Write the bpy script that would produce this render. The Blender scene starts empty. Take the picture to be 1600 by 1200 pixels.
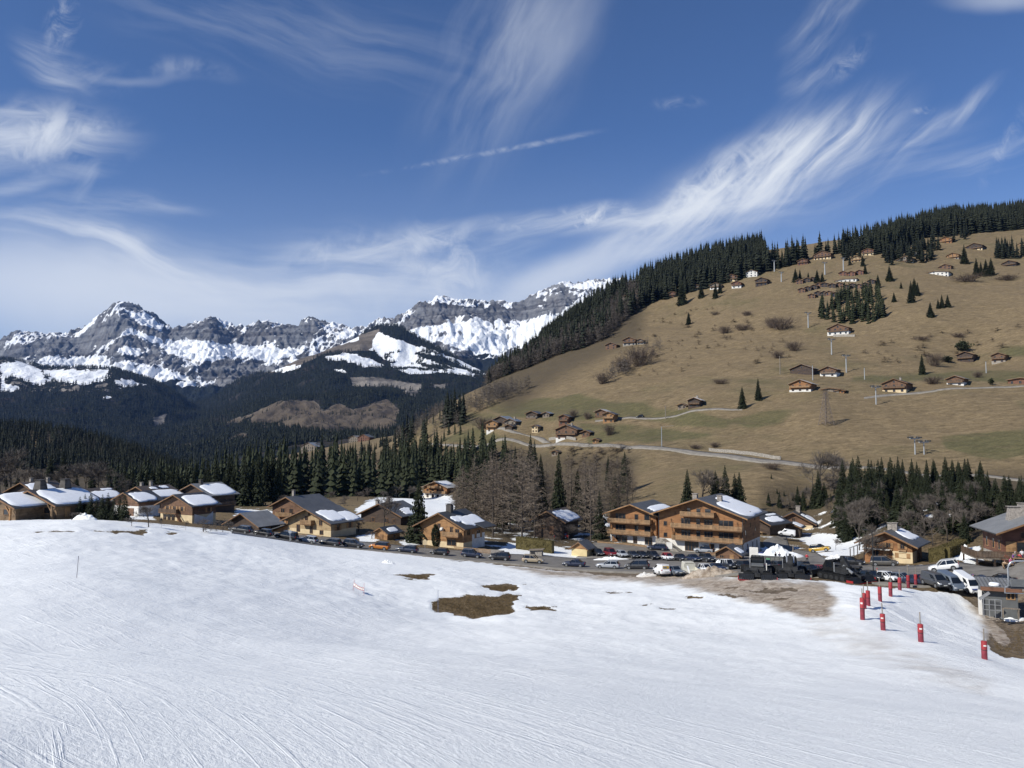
import bpy, math, random
import numpy as np
from mathutils import Vector, Matrix
random.seed(7)
S = bpy.context.scene
COL = S.collection
R = math.radians
F = 1200.0                       # focal length in photo pixels (1600 wide)
PITCH = math.atan(80 / F)        # camera tilts up, level line at row 680
CP, SP = math.cos(PITCH), math.sin(PITCH)

# ---------------------------------------------------------------- camera maths
def at(u, v, Y):
    """world point on the ray of photo pixel (u,v) at forward distance Y"""
    t = (600 - v) / F
    dy, dz = CP - SP * t, SP + CP * t
    k = Y / dy
    return np.array([(u - 800) / F * k, Y, dz * k])

def proj(x, y, z):
    d = np.maximum(y * CP + z * SP, 0.5)
    up = -y * SP + z * CP
    return 800 + F * x / d, 600 - F * up / d

# ---------------------------------------------------------------- numpy noise
def _hash(ix, iy, seed):
    h = (ix.astype(np.int64) * 374761393 + iy.astype(np.int64) * 668265263 + seed * 974634757) & 0xFFFFFFFF
    h = ((h ^ (h >> 13)) * 1274126177) & 0xFFFFFFFF
    return ((h ^ (h >> 16)) & 0xFFFF) / 65535.0 * 2 * math.pi

def gnoise(x, y, seed=0):
    x = np.asarray(x, float); y = np.asarray(y, float)
    x0 = np.floor(x); y0 = np.floor(y); fx = x - x0; fy = y - y0
    sx = fx * fx * fx * (fx * (fx * 6 - 15) + 10); sy = fy * fy * fy * (fy * (fy * 6 - 15) + 10)
    def g(dx, dy):
        a = _hash(x0 + dx, y0 + dy, seed)
        return np.cos(a) * (fx - dx) + np.sin(a) * (fy - dy)
    n0 = g(0, 0) * (1 - sx) + g(1, 0) * sx
    n1 = g(0, 1) * (1 - sx) + g(1, 1) * sx
    return (n0 * (1 - sy) + n1 * sy) * 1.5

def fbm(x, y, o=4, seed=0):
    s = 0; a = 1; n = 0
    for i in range(o):
        s = s + a * gnoise(x, y, seed + i * 17); n += a; a *= .5; x = x * 2.03; y = y * 2.03
    return s / n

def ridged(x, y, o=5, seed=0):
    s = 0; a = 1; n = 0
    for i in range(o):
        s = s + a * (1 - np.abs(gnoise(x, y, seed + i * 31)) * 1.6); n += a; a *= .5; x = x * 2.07; y = y * 2.07
    return s / n

def sstep(a, b, x):
    t = np.clip((x - a) / (b - a), 0, 1)
    return t * t * (3 - 2 * t)

def sdpoly(u, v, P, vs=1.0):
    """signed distance (positive inside) to polygon P in photo pixels, rows stretched by vs"""
    P = np.array(P, float); P = P * [1, vs]; v = v * vs
    d = np.full(u.shape, 1e18); ins = np.zeros(u.shape, bool)
    n = len(P)
    for i in range(n):
        ax, ay = P[i]; bx, by = P[(i + 1) % n]
        ex, ey = bx - ax, by - ay
        t = np.clip(((u - ax) * ex + (v - ay) * ey) / (ex * ex + ey * ey + 1e-9), 0, 1)
        d = np.minimum(d, (u - ax - t * ex) ** 2 + (v - ay - t * ey) ** 2)
        c = (ay > v) != (by > v)
        if ey != 0:
            ins ^= c & (u < ex * (v - ay) / ey + ax)
    d = np.sqrt(d)
    return np.where(ins, d, -d)

# ---------------------------------------------------------------- thin plate terrain through measured points
class Terrain:
    C = 60.0
    # multiquadric kernel: passes through the points without overshooting between them
    def __init__(s, pts, lk=.5, lam=1e-5):
        w = np.array([at(*p) for p in pts])
        x, y, z = w.T
        s.lk = lk
        s.P = np.stack([x / (y + s.C), lk * np.log(y + s.C)], 1)
        val = z / (y + s.C)
        n = len(w)
        K = s._k(s.P[:, None] - s.P[None]) - lam * np.eye(n)
        A = np.zeros((n + 3, n + 3)); A[:n, :n] = K
        A[:n, n] = 1; A[:n, n + 1:] = s.P; A[n:, :n] = A[:n, n:].T
        sol = np.linalg.solve(A, np.r_[val, 0, 0, 0])
        s.w, s.c = sol[:n], sol[n:]
        s.extra = None
    @staticmethod
    def _k(d):
        return np.sqrt(d[..., 0] ** 2 + d[..., 1] ** 2 + 2.5e-4)
    def base(s, x, y):
        x = np.asarray(x, float); y = np.asarray(y, float)
        sh = np.broadcast(x, y).shape
        x, y = np.broadcast_to(x, sh).ravel(), np.broadcast_to(y, sh).ravel()
        out = np.empty(x.size)
        for i in range(0, x.size, 40000):
            yy = y[i:i + 40000] + s.C
            q = np.stack([x[i:i + 40000] / yy, s.lk * np.log(yy)], 1)
            out[i:i + 40000] = (s._k(q[:, None] - s.P[None]) @ s.w + s.c[0] + q @ s.c[1:]) * yy
        return out.reshape(sh)
    def H(s, x, y):
        z = s.base(x, y)
        return z + s.extra(np.asarray(x, float), np.asarray(y, float), z) if s.extra else z
    def cast(s, u, v, y0=6, y1=1500):
        Y = np.exp(np.linspace(math.log(y0 + 20), math.log(y1 + 20), 500)) - 20
        t = (600 - v) / F
        dy, dz = CP - SP * t, SP + CP * t
        X = (u - 800) / F / dy * Y; Z = dz / dy * Y
        h = s.H(X, Y)
        hit = np.nonzero(h > Z)[0]
        i = hit[0] if len(hit) else int(np.argmin(np.abs(h - Z)))
        if i > 0 and len(hit):
            a, b = Z[i - 1] - h[i - 1], h[i] - Z[i]
            k = a / (a + b + 1e-9); y = Y[i - 1] + (Y[i] - Y[i - 1]) * k
        else:
            y = Y[i]
        x = (u - 800) / F / dy * y
        return np.array([x, y, float(s.H(x, y))])

# ---------------------------------------------------------------- materials
MATS = {}
class NT:
    def __init__(s, name):
        s.m = bpy.data.materials.new(name); s.m.use_nodes = True
        s.t = s.m.node_tree; s.n = s.t.nodes
        s.b = s.n['Principled BSDF']
    def add(s, typ, **kw):
        n = s.n.new(typ)
        for k, v in kw.items(): setattr(n, k, v)
        return n
    def lk(s, a, b): s.t.links.new(a, b)
    def inp(s, node, key, val):
        if isinstance(val, bpy.types.NodeSocket): s.lk(val, node.inputs[key])
        elif val is not None: node.inputs[key].default_value = val
    def math(s, op, a, b=None, c=None, clamp=False):
        n = s.add('ShaderNodeMath', operation=op, use_clamp=clamp)
        s.inp(n, 0, a); s.inp(n, 1, b); s.inp(n, 2, c)
        return n.outputs[0]
    def vmath(s, op, a, b=None):
        n = s.add('ShaderNodeVectorMath', operation=op)
        s.inp(n, 0, a); s.inp(n, 1, b)
        return n.outputs[0]
    def mix(s, f, a, b, blend='MIX'):
        n = s.add('ShaderNodeMix', data_type='RGBA', blend_type=blend)
        s.inp(n, 0, f)
        for k, v in ((6, a), (7, b)):
            s.inp(n, k, v if isinstance(v, bpy.types.NodeSocket) else (*v[:3], 1))
        return n.outputs[2]
    def ramp(s, f, a, b, x=0., y=1.):
        n = s.add('ShaderNodeMapRange', interpolation_type='SMOOTHSTEP')
        s.inp(n, 0, f); s.inp(n, 1, a); s.inp(n, 2, b); s.inp(n, 3, x); s.inp(n, 4, y)
        return n.outputs[0]
    def pos(s, kind='Object'): return s.add('ShaderNodeTexCoord').outputs[kind]
    def mapping(s, v, scale=(1, 1, 1), rot=(0, 0, 0), loc=(0, 0, 0)):
        n = s.add('ShaderNodeMapping'); s.lk(v, n.inputs[0])
        n.inputs[1].default_value = loc; n.inputs[2].default_value = rot; n.inputs[3].default_value = scale
        return n.outputs[0]
    def noise(s, v, scale, detail=4, rough=.55, dist=0.):
        n = s.add('ShaderNodeTexNoise'); s.inp(n, 'Vector', v); s.inp(n, 'Scale', scale)
        n.inputs['Detail'].default_value = detail; n.inputs['Roughness'].default_value = rough; n.inputs['Distortion'].default_value = dist
        return n.outputs[0]
    def attr(s, name):
        n = s.add('ShaderNodeAttribute', attribute_name=name)
        sp = s.add('ShaderNodeSeparateColor'); s.lk(n.outputs['Color'], sp.inputs[0])
        return sp.outputs
    def bump(s, h, strength=.5, dist=.1, normal=None):
        n = s.add('ShaderNodeBump'); n.inputs['Strength'].default_value = strength; n.inputs['Distance'].default_value = dist
        s.lk(h, n.inputs['Height'])
        if normal is not None: s.lk(normal, n.inputs['Normal'])
        return n.outputs[0]
    def done(s, col=None, rough=.8, normal=None, metal=0., spec=None):
        s.inp(s.b, 'Base Color', col if isinstance(col, bpy.types.NodeSocket) else (*col[:3], 1))
        s.inp(s.b, 'Roughness', rough); s.inp(s.b, 'Metallic', metal)
        if spec is not None: s.inp(s.b, 'Specular IOR Level', spec)
        if normal is not None: s.lk(normal, s.b.inputs['Normal'])
        return s.m

def M_plain(name, c, rough=.7, var=.25, scale=3., metal=0., spec=None, coat=0., bump=0.):
    """a plain material with a little procedural variation"""
    if name in MATS: return MATS[name]
    m = NT(name)
    n = m.noise(m.pos(), scale, 5)
    k = m.ramp(n, .3, .7, 1 - var, 1 + var)
    col = m.vmath('MULTIPLY', (c[0], c[1], c[2]), None)
    vm = col.node; cb = m.add('ShaderNodeCombineXYZ')
    for i in range(3): m.lk(k, cb.inputs[i])
    m.lk(cb.outputs[0], vm.inputs[1])
    MATS[name] = m.done(col, rough, m.bump(n, bump, .02) if bump else None, metal, spec)
    if coat: m.b.inputs['Coat Weight'].default_value = coat
    return MATS[name]

# ---------------------------------------------------------------- mesh helpers
def mesh_np(name, V, Q, mat, parent=None, smooth=False, attrs=None):
    """numpy vertices, quads or triangles (all faces the same size)"""
    me = bpy.data.meshes.new(name)
    V = np.asarray(V, np.float32); Q = np.asarray(Q, np.int32)
    k = Q.shape[1]
    me.vertices.add(len(V)); me.vertices.foreach_set('co', V.ravel())
    me.loops.add(Q.size); me.loops.foreach_set('vertex_index', Q.ravel())
    me.polygons.add(len(Q)); me.polygons.foreach_set('loop_start', np.arange(0, Q.size, k, dtype=np.int32))
    me.update(calc_edges=True)
    if smooth: me.polygons.foreach_set('use_smooth', np.ones(len(Q), bool))
    for an, arr in (attrs or {}).items():
        a = me.attributes.new(an, 'FLOAT_COLOR', 'POINT')
        c = np.ones((len(V), 4), np.float32); c[:, :arr.shape[1]] = arr
        a.data.foreach_set('color', c.ravel())
    me.materials.append(mat)
    return link(name, me, parent)

def link(name, me, parent=None):
    o = bpy.data.objects.new(name, me); COL.objects.link(o)
    if parent is not None: o.parent = parent
    return o

def tag(o, label=None, cat=None, group=None, kind=None):
    if label: o['label'] = label
    if cat: o['category'] = cat
    if group: o['group'] = group
    if kind: o['kind'] = kind
    return o

def thing(name, label, cat, loc=(0, 0, 0), rz=0., group=None):
    o = bpy.data.objects.new(name, None); COL.objects.link(o)
    o.empty_display_size = .5
    o.location = [float(c) for c in loc]; o.rotation_euler = (0, 0, rz)
    return tag(o, label, cat, group)

def dup(root, loc, rz, label=None, group=None, scale=None):
    r = root.copy(); COL.objects.link(r); r.location = [float(c) for c in loc]
    e = root.rotation_euler.copy(); e.z = rz; r.rotation_euler = e
    if label: r['label'] = label
    if group: r['group'] = group
    if scale is not None: r.scale = scale if hasattr(scale, '__len__') else (scale,) * 3
    for ch in list(root.children):
        c = ch.copy(); COL.objects.link(c); c.parent = r
        for g in ch.children:
            d = g.copy(); COL.objects.link(d); d.parent = c
    return r

class MB:
    """collects shapes and links them as ONE mesh object"""
    def __init__(s): s.v = []; s.f = []; s.m = []; s.mats = []; s.cm = 0
    def mat(s, m):
        if m not in s.mats: s.mats.append(m)
        s.cm = s.mats.index(m); return s
    def poly(s, pts, faces):
        o = len(s.v); s.v += [tuple(float(c) for c in p) for p in pts]
        for f in faces: s.f.append([o + i for i in f]); s.m.append(s.cm)
        return s
    def box(s, x0, x1, y0, y1, z0, z1):
        p = [(x, y, z) for z in (z0, z1) for y in (y0, y1) for x in (x0, x1)]
        return s.poly(p, [(0, 2, 3, 1), (4, 5, 7, 6), (0, 1, 5, 4), (2, 6, 7, 3), (0, 4, 6, 2), (1, 3, 7, 5)])
    def bar(s, a, b, w, h=None):
        """square bar from a to b"""
        a, b = Vector(a), Vector(b); h = h or w
        d = (b - a)
        if d.length < 1e-6: return s
        d.normalize()
        up = Vector((0, 0, 1)) if abs(d.z) < .95 else Vector((0, 1, 0))
        sx = d.cross(up).normalized() * w / 2; sy = d.cross(sx).normalized() * h / 2
        p = [q + i * sx + j * sy for q in (a, b) for i, j in ((-1, -1), (1, -1), (1, 1), (-1, 1))]
        return s.poly(p, [(3, 2, 1, 0), (4, 5, 6, 7), (0, 1, 5, 4), (1, 2, 6, 5), (2, 3, 7, 6), (3, 0, 4, 7)])
    def tube(s, pts, rad, n=8, cap=True):
        pts = [Vector(p) for p in pts]
        rr = rad if hasattr(rad, '__len__') else [rad] * len(pts)
        ring = []; prev = None
        for i, p in enumerate(pts):
            d = (pts[min(i + 1, len(pts) - 1)] - pts[max(i - 1, 0)]).normalized()
            up = Vector((0, 0, 1)) if abs(d.z) < .9 else Vector((0, 1, 0))
            a = d.cross(up).normalized(); b = d.cross(a).normalized()
            if prev is not None and a.dot(prev) < 0: a, b = -a, -b
            prev = a
            ring.append([p + (a * math.cos(2 * math.pi * k / n) + b * math.sin(2 * math.pi * k / n)) * rr[i] for k in range(n)])
        o = len(s.v)
        for r in ring: s.v += [tuple(q) for q in r]
        for i in range(len(pts) - 1):
            for k in range(n):
                k2 = (k + 1) % n
                s.f.append([o + i * n + k, o + i * n + k2, o + (i + 1) * n + k2, o + (i + 1) * n + k]); s.m.append(s.cm)
        if cap:
            s.f.append([o + k for k in range(n)][::-1]); s.m.append(s.cm)
            e = o + (len(pts) - 1) * n
            s.f.append([e + k for k in range(n)]); s.m.append(s.cm)
        return s
    def prism(s, prof, axis, a, b):
        """closed profile of 2-D points pushed from a to b along axis x, y or z"""
        n = len(prof)
        def mk(p, t): return {'x': (t, p[0], p[1]), 'y': (p[0], t, p[1]), 'z': (p[0], p[1], t)}[axis]
        pts = [mk(p, a) for p in prof] + [mk(p, b) for p in prof]
        fs = [list(range(n))[::-1], list(range(n, 2 * n))] + [(i, (i + 1) % n, n + (i + 1) % n, n + i) for i in range(n)]
        return s.poly(pts, fs)
    def build(s, name, mat=None, parent=None, smooth=False, bevel=0.):
        me = bpy.data.meshes.new(name)
        me.from_pydata(s.v, [], s.f)
        if mat is not None: me.materials.append(mat)
        else:
            for m in s.mats: me.materials.append(m)
            me.polygons.foreach_set('material_index', s.m)
        import bmesh
        bm = bmesh.new(); bm.from_mesh(me); bmesh.ops.recalc_face_normals(bm, faces=bm.faces)
        bm.to_mesh(me); bm.free()
        if smooth: me.polygons.foreach_set('use_smooth', [True] * len(me.polygons))
        me.update()
        o = link(name, me, parent)
        if bevel:
            b = o.modifiers.new('edge', 'BEVEL'); b.width = bevel; b.segments = 2; b.limit_method = 'ANGLE'
        return o
EXPO = 0.27
SKY_TINT = (.57, .705, .91)
HAZE = 1.8e-5
# ---------------------------------------------------------------- camera, sun, sky
cam = bpy.data.cameras.new('camera'); cam.sensor_width = 36; cam.lens = 27
cam.clip_start = .3; cam.clip_end = 60000
co = bpy.data.objects.new('camera', cam); COL.objects.link(co)
co.rotation_euler = (math.pi / 2 + PITCH, 0, 0)
S.camera = co
SUN_EL = R(38); SUN_XY = (-0.86, -0.51)
sx, sy = SUN_XY; n_ = math.hypot(sx, sy); sx /= n_; sy /= n_
sund = Vector((sx * math.cos(SUN_EL), sy * math.cos(SUN_EL), math.sin(SUN_EL)))
sl = bpy.data.lights.new('sun', 'SUN'); sl.energy = 4.3; sl.angle = R(.5); sl.color = (1, .957, .86)
so = bpy.data.objects.new('sun', sl); COL.objects.link(so); so.rotation_euler = sund.to_track_quat('Z', 'Y').to_euler()
S.view_settings.view_transform = 'Standard'; S.view_settings.look = 'None'
S.view_settings.exposure = EXPO; S.view_settings.gamma = 1
S.cycles.max_bounces = 6; S.cycles.diffuse_bounces = 3; S.cycles.transparent_max_bounces = 12; S.cycles.volume_bounces = 0

W = bpy.data.worlds.new('World'); S.world = W; W.use_nodes = True
class WN(NT):
    def __init__(s, tree): s.t = tree; s.n = tree.nodes
wn = WN(W.node_tree)
bg = wn.n['Background']
sky = wn.add('ShaderNodeTexSky', sky_type='NISHITA', sun_disc=False)
sky.sun_elevation = SUN_EL; sky.sun_rotation = math.atan2(sx, sy); sky.altitude = 1500
sky.air_density = 1.0; sky.dust_density = .4; sky.ozone_density = 3.0
gen = wn.pos('Generated')
sep = wn.add('ShaderNodeSeparateXYZ'); wn.lk(gen, sep.inputs[0])
yd = wn.math('MAXIMUM', sep.outputs[1], .08)
px = wn.math('DIVIDE', sep.outputs[0], yd)
pz = wn.math('DIVIDE', sep.outputs[2], yd)
cmb = wn.add('ShaderNodeCombineXYZ'); wn.lk(px, cmb.inputs[0]); wn.lk(pz, cmb.inputs[1])
P0 = cmb.outputs[0]
def dirp(u, v):
    p = at(u, v, 1.0); return p[0], p[2]
# large slow warp so that the streaks bend
wv = wn.add('ShaderNodeTexNoise'); wn.lk(P0, wv.inputs['Vector']); wv.inputs['Scale'].default_value = 4.5; wv.inputs['Detail'].default_value = 3
wv2 = wn.vmath('SUBTRACT', wv.outputs['Color'], (.5, .5, .5))
sc = wn.add('ShaderNodeVectorMath', operation='SCALE'); wn.lk(wv2, sc.inputs[0]); sc.inputs['Scale'].default_value = .07
PW = wn.vmath('ADD', P0, sc.outputs[0])
def fibre(v, ang, sc_along, sc_across, lo, hi, detail=6, rough=.6):
    """streaky texture, threads along ang (degrees, counter-clockwise from +x)"""
    m = wn.mapping(v, (1, 1, 1), (0, 0, -R(ang)))
    m = wn.mapping(m, (sc_along, sc_across, 1))
    return wn.ramp(wn.noise(m, 1., detail, rough, .3), lo, hi)
def blob(u, v, ru, rv, ang, amt, fib=None, soft=1.0, base=PW):
    """soft elongated patch of cirrus round a direction; ang is the slope of its long axis"""
    cx, cz = dirp(u, v)
    m = wn.vmath('SUBTRACT', base, (cx, cz, 0))
    m = wn.mapping(m, (1, 1, 1), (0, 0, -R(ang)))
    m = wn.vmath('MULTIPLY', m, (F / ru, F / rv, 0))
    ln = wn.add('ShaderNodeVectorMath', operation='LENGTH'); wn.lk(m, ln.inputs[0])
    g = wn.ramp(ln.outputs['Value'], 1.0 + soft * .6, max(0, 1 - soft), 0, amt)
    return wn.math('MULTIPLY', g, fib) if fib is not None else g
f50 = fibre(PW, 46, 6, 40, .30, .78)
f20 = fibre(PW, 17, 3.2, 26, .36, .74)
f10 = fibre(PW, -6, 3.0, 24, .34, .74)
fm25 = fibre(PW, -20, 4.0, 30, .36, .74)
f70 = fibre(PW, 64, 3.5, 18, .34, .8)
fl = wn.ramp(wn.noise(P0, 14, 6, .62, .6), .36, .7)
fs = wn.ramp(wn.noise(PW, 30, 5, .62, .8), .38, .68)
layers = [
    # the big feathered streak on the right
    blob(1195, 268, 200, 62, 29, 1., f50), blob(1140, 285, 190, 44, 31, .55, wn.math('MAXIMUM', fs, f50)), blob(1150, 290, 230, 60, 28, .25), blob(1305, 215, 105, 40, 18, .7, f50), blob(1080, 300, 90, 20, 35, .5, fs),
    blob(960, 338, 185, 22, 5, .95, wn.math('MAXIMUM', fl, f20)), blob(1010, 390, 210, 26, 20, .52, f20), blob(870, 440, 170, 26, 22, .40),
    blob(1060, 350, 160, 40, 24, .36, f50), blob(1270, 290, 220, 44, 20, .36, f20), blob(1330, 183, 22, 8, 10, .45, fl),
    blob(1425, 232, 75, 15, 50, .55, f50), blob(1500, 178, 70, 14, 34, .55, f50), blob(1445, 176, 15, 6, 15, .4, fs),
    blob(1545, 250, 120, 22, 16, .42, f20), blob(1560, 235, 60, 12, 55, .25, fs), blob(1270, 95, 60, 30, 55, .34, f50), blob(1290, 20, 70, 28, 40, .42, f50),
    blob(1320, 90, 40, 18, 45, .25, fs), blob(1570, 5, 90, 20, 0, .34), blob(1060, 157, 34, 11, 8, .22, fs), blob(740, 243, 150, 4.5, 10.5, .26, fs, 1., P0), blob(870, 218, 60, 5, 12, .16, fs, 1., P0),
    blob(1175, 225, 70, 14, 22, .3, fl),
    # faint veils overhead
    blob(800, 70, 210, 95, 62, .34, f70), blob(860, 30, 110, 60, 60, .2), blob(440, 40, 300, 70, -14, .16, fm25), blob(280, 105, 75, 16, -8, .22, fl), blob(210, 118, 70, 8, -4, .14),
    # left side
    blob(85, 95, 70, 30, -38, .48, fm25), blob(98, 25, 44, 22, 75, .42, fs), blob(150, 110, 60, 26, -15, .2, fl),
    blob(45, 208, 150, 58, -4, .80, wn.math('MAXIMUM', fl, f10)), blob(20, 205, 90, 40, -4, .36), blob(140, 200, 60, 18, 10, .3, fs),
    blob(60, 290, 150, 14, 9, .36, f10), blob(143, 288, 36, 12, 55, .4, f50), blob(95, 335, 170, 24, 2, .42, f10), blob(230, 328, 90, 9, -4, .24, f10),
    blob(110, 372, 210, 26, -15, .62, fm25), blob(260, 410, 190, 34, -20, .42, fm25),
    blob(60, 440, 330, 80, -6, .55), blob(230, 470, 360, 62, -8, .36), blob(420, 450, 330, 60, -4, .36, f10), blob(600, 388, 150, 26, 8, .62, wn.math('MAXIMUM', fl, f20)),
    blob(690, 415, 70, 50, -40, .44, fs), blob(560, 430, 260, 60, 3, .42, f10), blob(520, 470, 420, 55, 0, .34), blob(780, 405, 70, 30, 28, .42, f20), blob(650, 450, 180, 60, 0, .22, fl), blob(905, 425, 80, 30, 20, .2),
]
tr = None
for l in layers:   # combined transmission of all layers
    t = wn.math('SUBTRACT', 1., l)
    tr = t if tr is None else wn.math('MULTIPLY', tr, t)
low = wn.ramp(pz, .42, .0, 0, .26)                       # the sky pales towards the horizon
tr = wn.math('MULTIPLY', tr, wn.math('SUBTRACT', 1., low))
cl = wn.math('SUBTRACT', 1., tr)
front = wn.ramp(sep.outputs[1], .1, .3)
cl = wn.math('MULTIPLY', cl, front)
SKY_K = .10
skys = wn.add('ShaderNodeVectorMath', operation='MULTIPLY'); wn.lk(sky.outputs[0], skys.inputs[0]); skys.inputs[1].default_value = SKY_TINT
sat = skys.outputs[0]
cloudc = tuple(c / SKY_K for c in (.71, .745, .79))
fin = wn.mix(cl, sat, cloudc)
wn.lk(fin, bg.inputs['Color']); bg.inputs['Strength'].default_value = SKY_K
# ---------------------------------------------------------------- ground: one measured surface from the camera to the far hill
GP = [(-500, 1250, 8), (0, 1200, 12), (400, 1200, 13.5), (800, 1200, 15), (1200, 1200, 17), (1600, 1200, 19), (2100, 1200, 22),
 (0, 1050, 30), (400, 1050, 33), (800, 1050, 38), (1200, 1060, 45), (1538, 1030, 60), (1600, 1090, 42), (1440, 1003, 69), (1380, 985, 75), (1348, 968, 80), (1300, 960, 85),
 (0, 950, 52), (200, 940, 62), (400, 950, 70), (120, 903, 70), (0, 870, 85), (-60, 830, 110), (0, 818, 118), (130, 814, 122), (-300, 830, 100), (-400, 900, 70), (-500, 1000, 40),
 (230, 824, 128), (300, 850, 120), (350, 834, 136), (430, 845, 146), (500, 858, 150), (600, 868, 152), (650, 875, 152), (700, 882, 150), (800, 892, 146), (900, 901, 140), (1000, 906, 134), (1100, 902, 130),
 (400, 880, 110), (560, 930, 95), (600, 1000, 62), (640, 900, 122), (740, 945, 98), (740, 915, 116), (700, 965, 90), (830, 930, 112), (1000, 930, 112), (1000, 1000, 72), (1150, 950, 98), (1300, 1000, 72), (1180, 1000, 74),
 (1210, 906, 118), (1160, 900, 122), (1320, 910, 114), (1400, 918, 106), (1410, 925, 101), (1345, 945, 90), (1470, 919, 110),
 # bank behind the red pads and the dirt below it
 (1425, 958, 97), (1470, 975, 95), (1500, 950, 107), (1525, 1000, 89), (1560, 960, 107), (1600, 1000, 94), (1590, 1028, 82), (1640, 1060, 66), (1600, 965, 106), (1550, 945, 110), (1590, 930, 113),
 # road and parking
 (380, 832, 176), (450, 840, 175), (600, 857, 172), (750, 869, 170), (850, 877, 165), (950, 883, 160), (1000, 890, 152), (1100, 878, 160), (1200, 885, 148), (1300, 889, 140), (1430, 893, 132), (1560, 893, 126),
 (1507, 918, 113), (1440, 914, 116), (1360, 906, 124), (1590, 878, 122), (1530, 878, 128), (1700, 890, 118), (1600, 905, 116),
 # village
 (300, 817, 205), (250, 812, 205), (340, 819, 210), (60, 812, 145), (60, 800, 215), (180, 800, 230), (350, 800, 240), (420, 828, 205), (500, 837, 190), (560, 840, 190), (475, 812, 225), (610, 845, 185), (600, 818, 215), (724, 856, 180), (690, 854, 182),
 (685, 779, 380), (620, 783, 290), (570, 790, 270), (720, 800, 270), (400, 800, 255), (870, 842, 205), (910, 868, 182), (960, 853, 193), (1060, 864, 185), (1160, 870, 180), (1190, 862, 198), (1210, 842, 215), (1255, 833, 235), (1330, 850, 190), (1300, 862, 170),
 (1400, 879, 150), (1440, 880, 148), (1480, 870, 150), (1500, 860, 160), (1340, 872, 160),
 # plateau behind, valley under the spruces
 (0, 775, 260), (150, 768, 280), (-200, 770, 260), (380, 785, 300), (300, 775, 330), (560, 775, 330), (450, 775, 340), (200, 770, 420), (400, 765, 500), (600, 762, 460), (760, 770, 330), (860, 775, 290),
 # hill
 (830, 693, 430), (760, 697, 450), (700, 692, 470), (1000, 699, 350), (1100, 711, 325), (1200, 722, 300), (1300, 731, 290), (1450, 742, 270), (1590, 750, 258), (1750, 755, 240),
 (1200, 746, 270), (1080, 738, 290), (980, 745, 310), (1350, 760, 250), (1590, 790, 195), (1450, 800, 190), (1750, 790, 190), (900, 740, 350), (840, 730, 385), (760, 725, 410),
 (885, 673, 420), (950, 650, 430), (780, 668, 455), (660, 668, 560), (690, 645, 620), (720, 622, 640), (760, 605, 660), (640, 690, 560), (600, 700, 700),
 (900, 580, 600), (850, 620, 540), (980, 542, 640), (1090, 632, 405), (1100, 590, 480), (1255, 607, 405), (1180, 622, 400), (1400, 612, 395), (1300, 583, 450), (1490, 602, 392), (1515, 562, 470), (1600, 598, 385), (1720, 600, 370),
 (1310, 518, 570), (1250, 545, 530), (1075, 500, 720), (1150, 520, 620), (1000, 490, 790), (1170, 442, 790), (1110, 455, 800), (1300, 458, 680), (1460, 432, 700), (1570, 415, 740), (1580, 500, 520), (1450, 490, 560), (1400, 455, 650), (1720, 490, 500), (1740, 400, 720),
 (1430, 700, 300), (1290, 655, 345), (1200, 680, 345), (1600, 690, 292), (1050, 672, 385),
 # ridge line under the skyline forest
 (770, 596, 790), (810, 570, 840), (850, 540, 880), (900, 505, 920), (940, 475, 950), (1000, 448, 970), (1060, 426, 980), (1120, 408, 990), (1200, 392, 1000), (1300, 376, 1010), (1400, 362, 1010), (1500, 350, 1010), (1600, 342, 1000), (1750, 330, 980),
 (770, 620, 1000), (850, 575, 1100), (950, 510, 1150), (1060, 460, 1180), (1200, 425, 1200), (1400, 395, 1210), (1600, 375, 1200), (1750, 365, 1180), (900, 640, 1500), (1200, 560, 1500), (1500, 520, 1500), (1750, 500, 1500),
 # valley to the left and the dark wooded hill there
 (0, 690, 900), (60, 672, 1050), (0, 670, 1050), (-150, 675, 1050), (110, 680, 1040), (160, 692, 1020), (220, 712, 990), (270, 735, 960), (330, 745, 950), (60, 700, 1350), (-150, 700, 1350), (200, 745, 1350), (0, 730, 650), (150, 740, 650), (-200, 725, 650), (350, 752, 700),
 (420, 722, 900), (480, 704, 1050), (560, 690, 1120), (620, 680, 1050), (690, 655, 900), (500, 725, 760), (600, 720, 760), (400, 735, 1400), (560, 705, 1500), (700, 690, 1400)]
T0 = Terrain(GP, lam=2e-3)
def extra(x, y, z):
    near = 1 - sstep(120, 170, y)
    far = sstep(180, 330, y)
    n = near * (fbm(x / 22, y / 22, 3, 5) * .55 + fbm(x / 6, y / 7, 3, 9) * .12) * sstep(10, 45, y)
    # melted bumps near the crest
    n += near * sstep(55, 105, y) * (np.maximum(fbm(x / 2.2, y / 2.8, 5, 21), -.15) * .20)
    n += near * (fbm(x / 1.3, y / 1.6, 3, 27) * .05) * sstep(30, 60, y)
    bank = np.exp(-((x - 46) / 8) ** 2 - ((y - 88) / 12) ** 2)
    n += bank * (ridged((x + y * .55) / 2.4, (y - x * .4) / 14, 3, 51) - .5) * .55
    f = far * (fbm(x / 60, y / 60, 4, 33) * 3.2 * sstep(200, 500, y) + fbm(x / 14, y / 14, 3, 41) * .5)
    return n + f
T0.extra = extra

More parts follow.
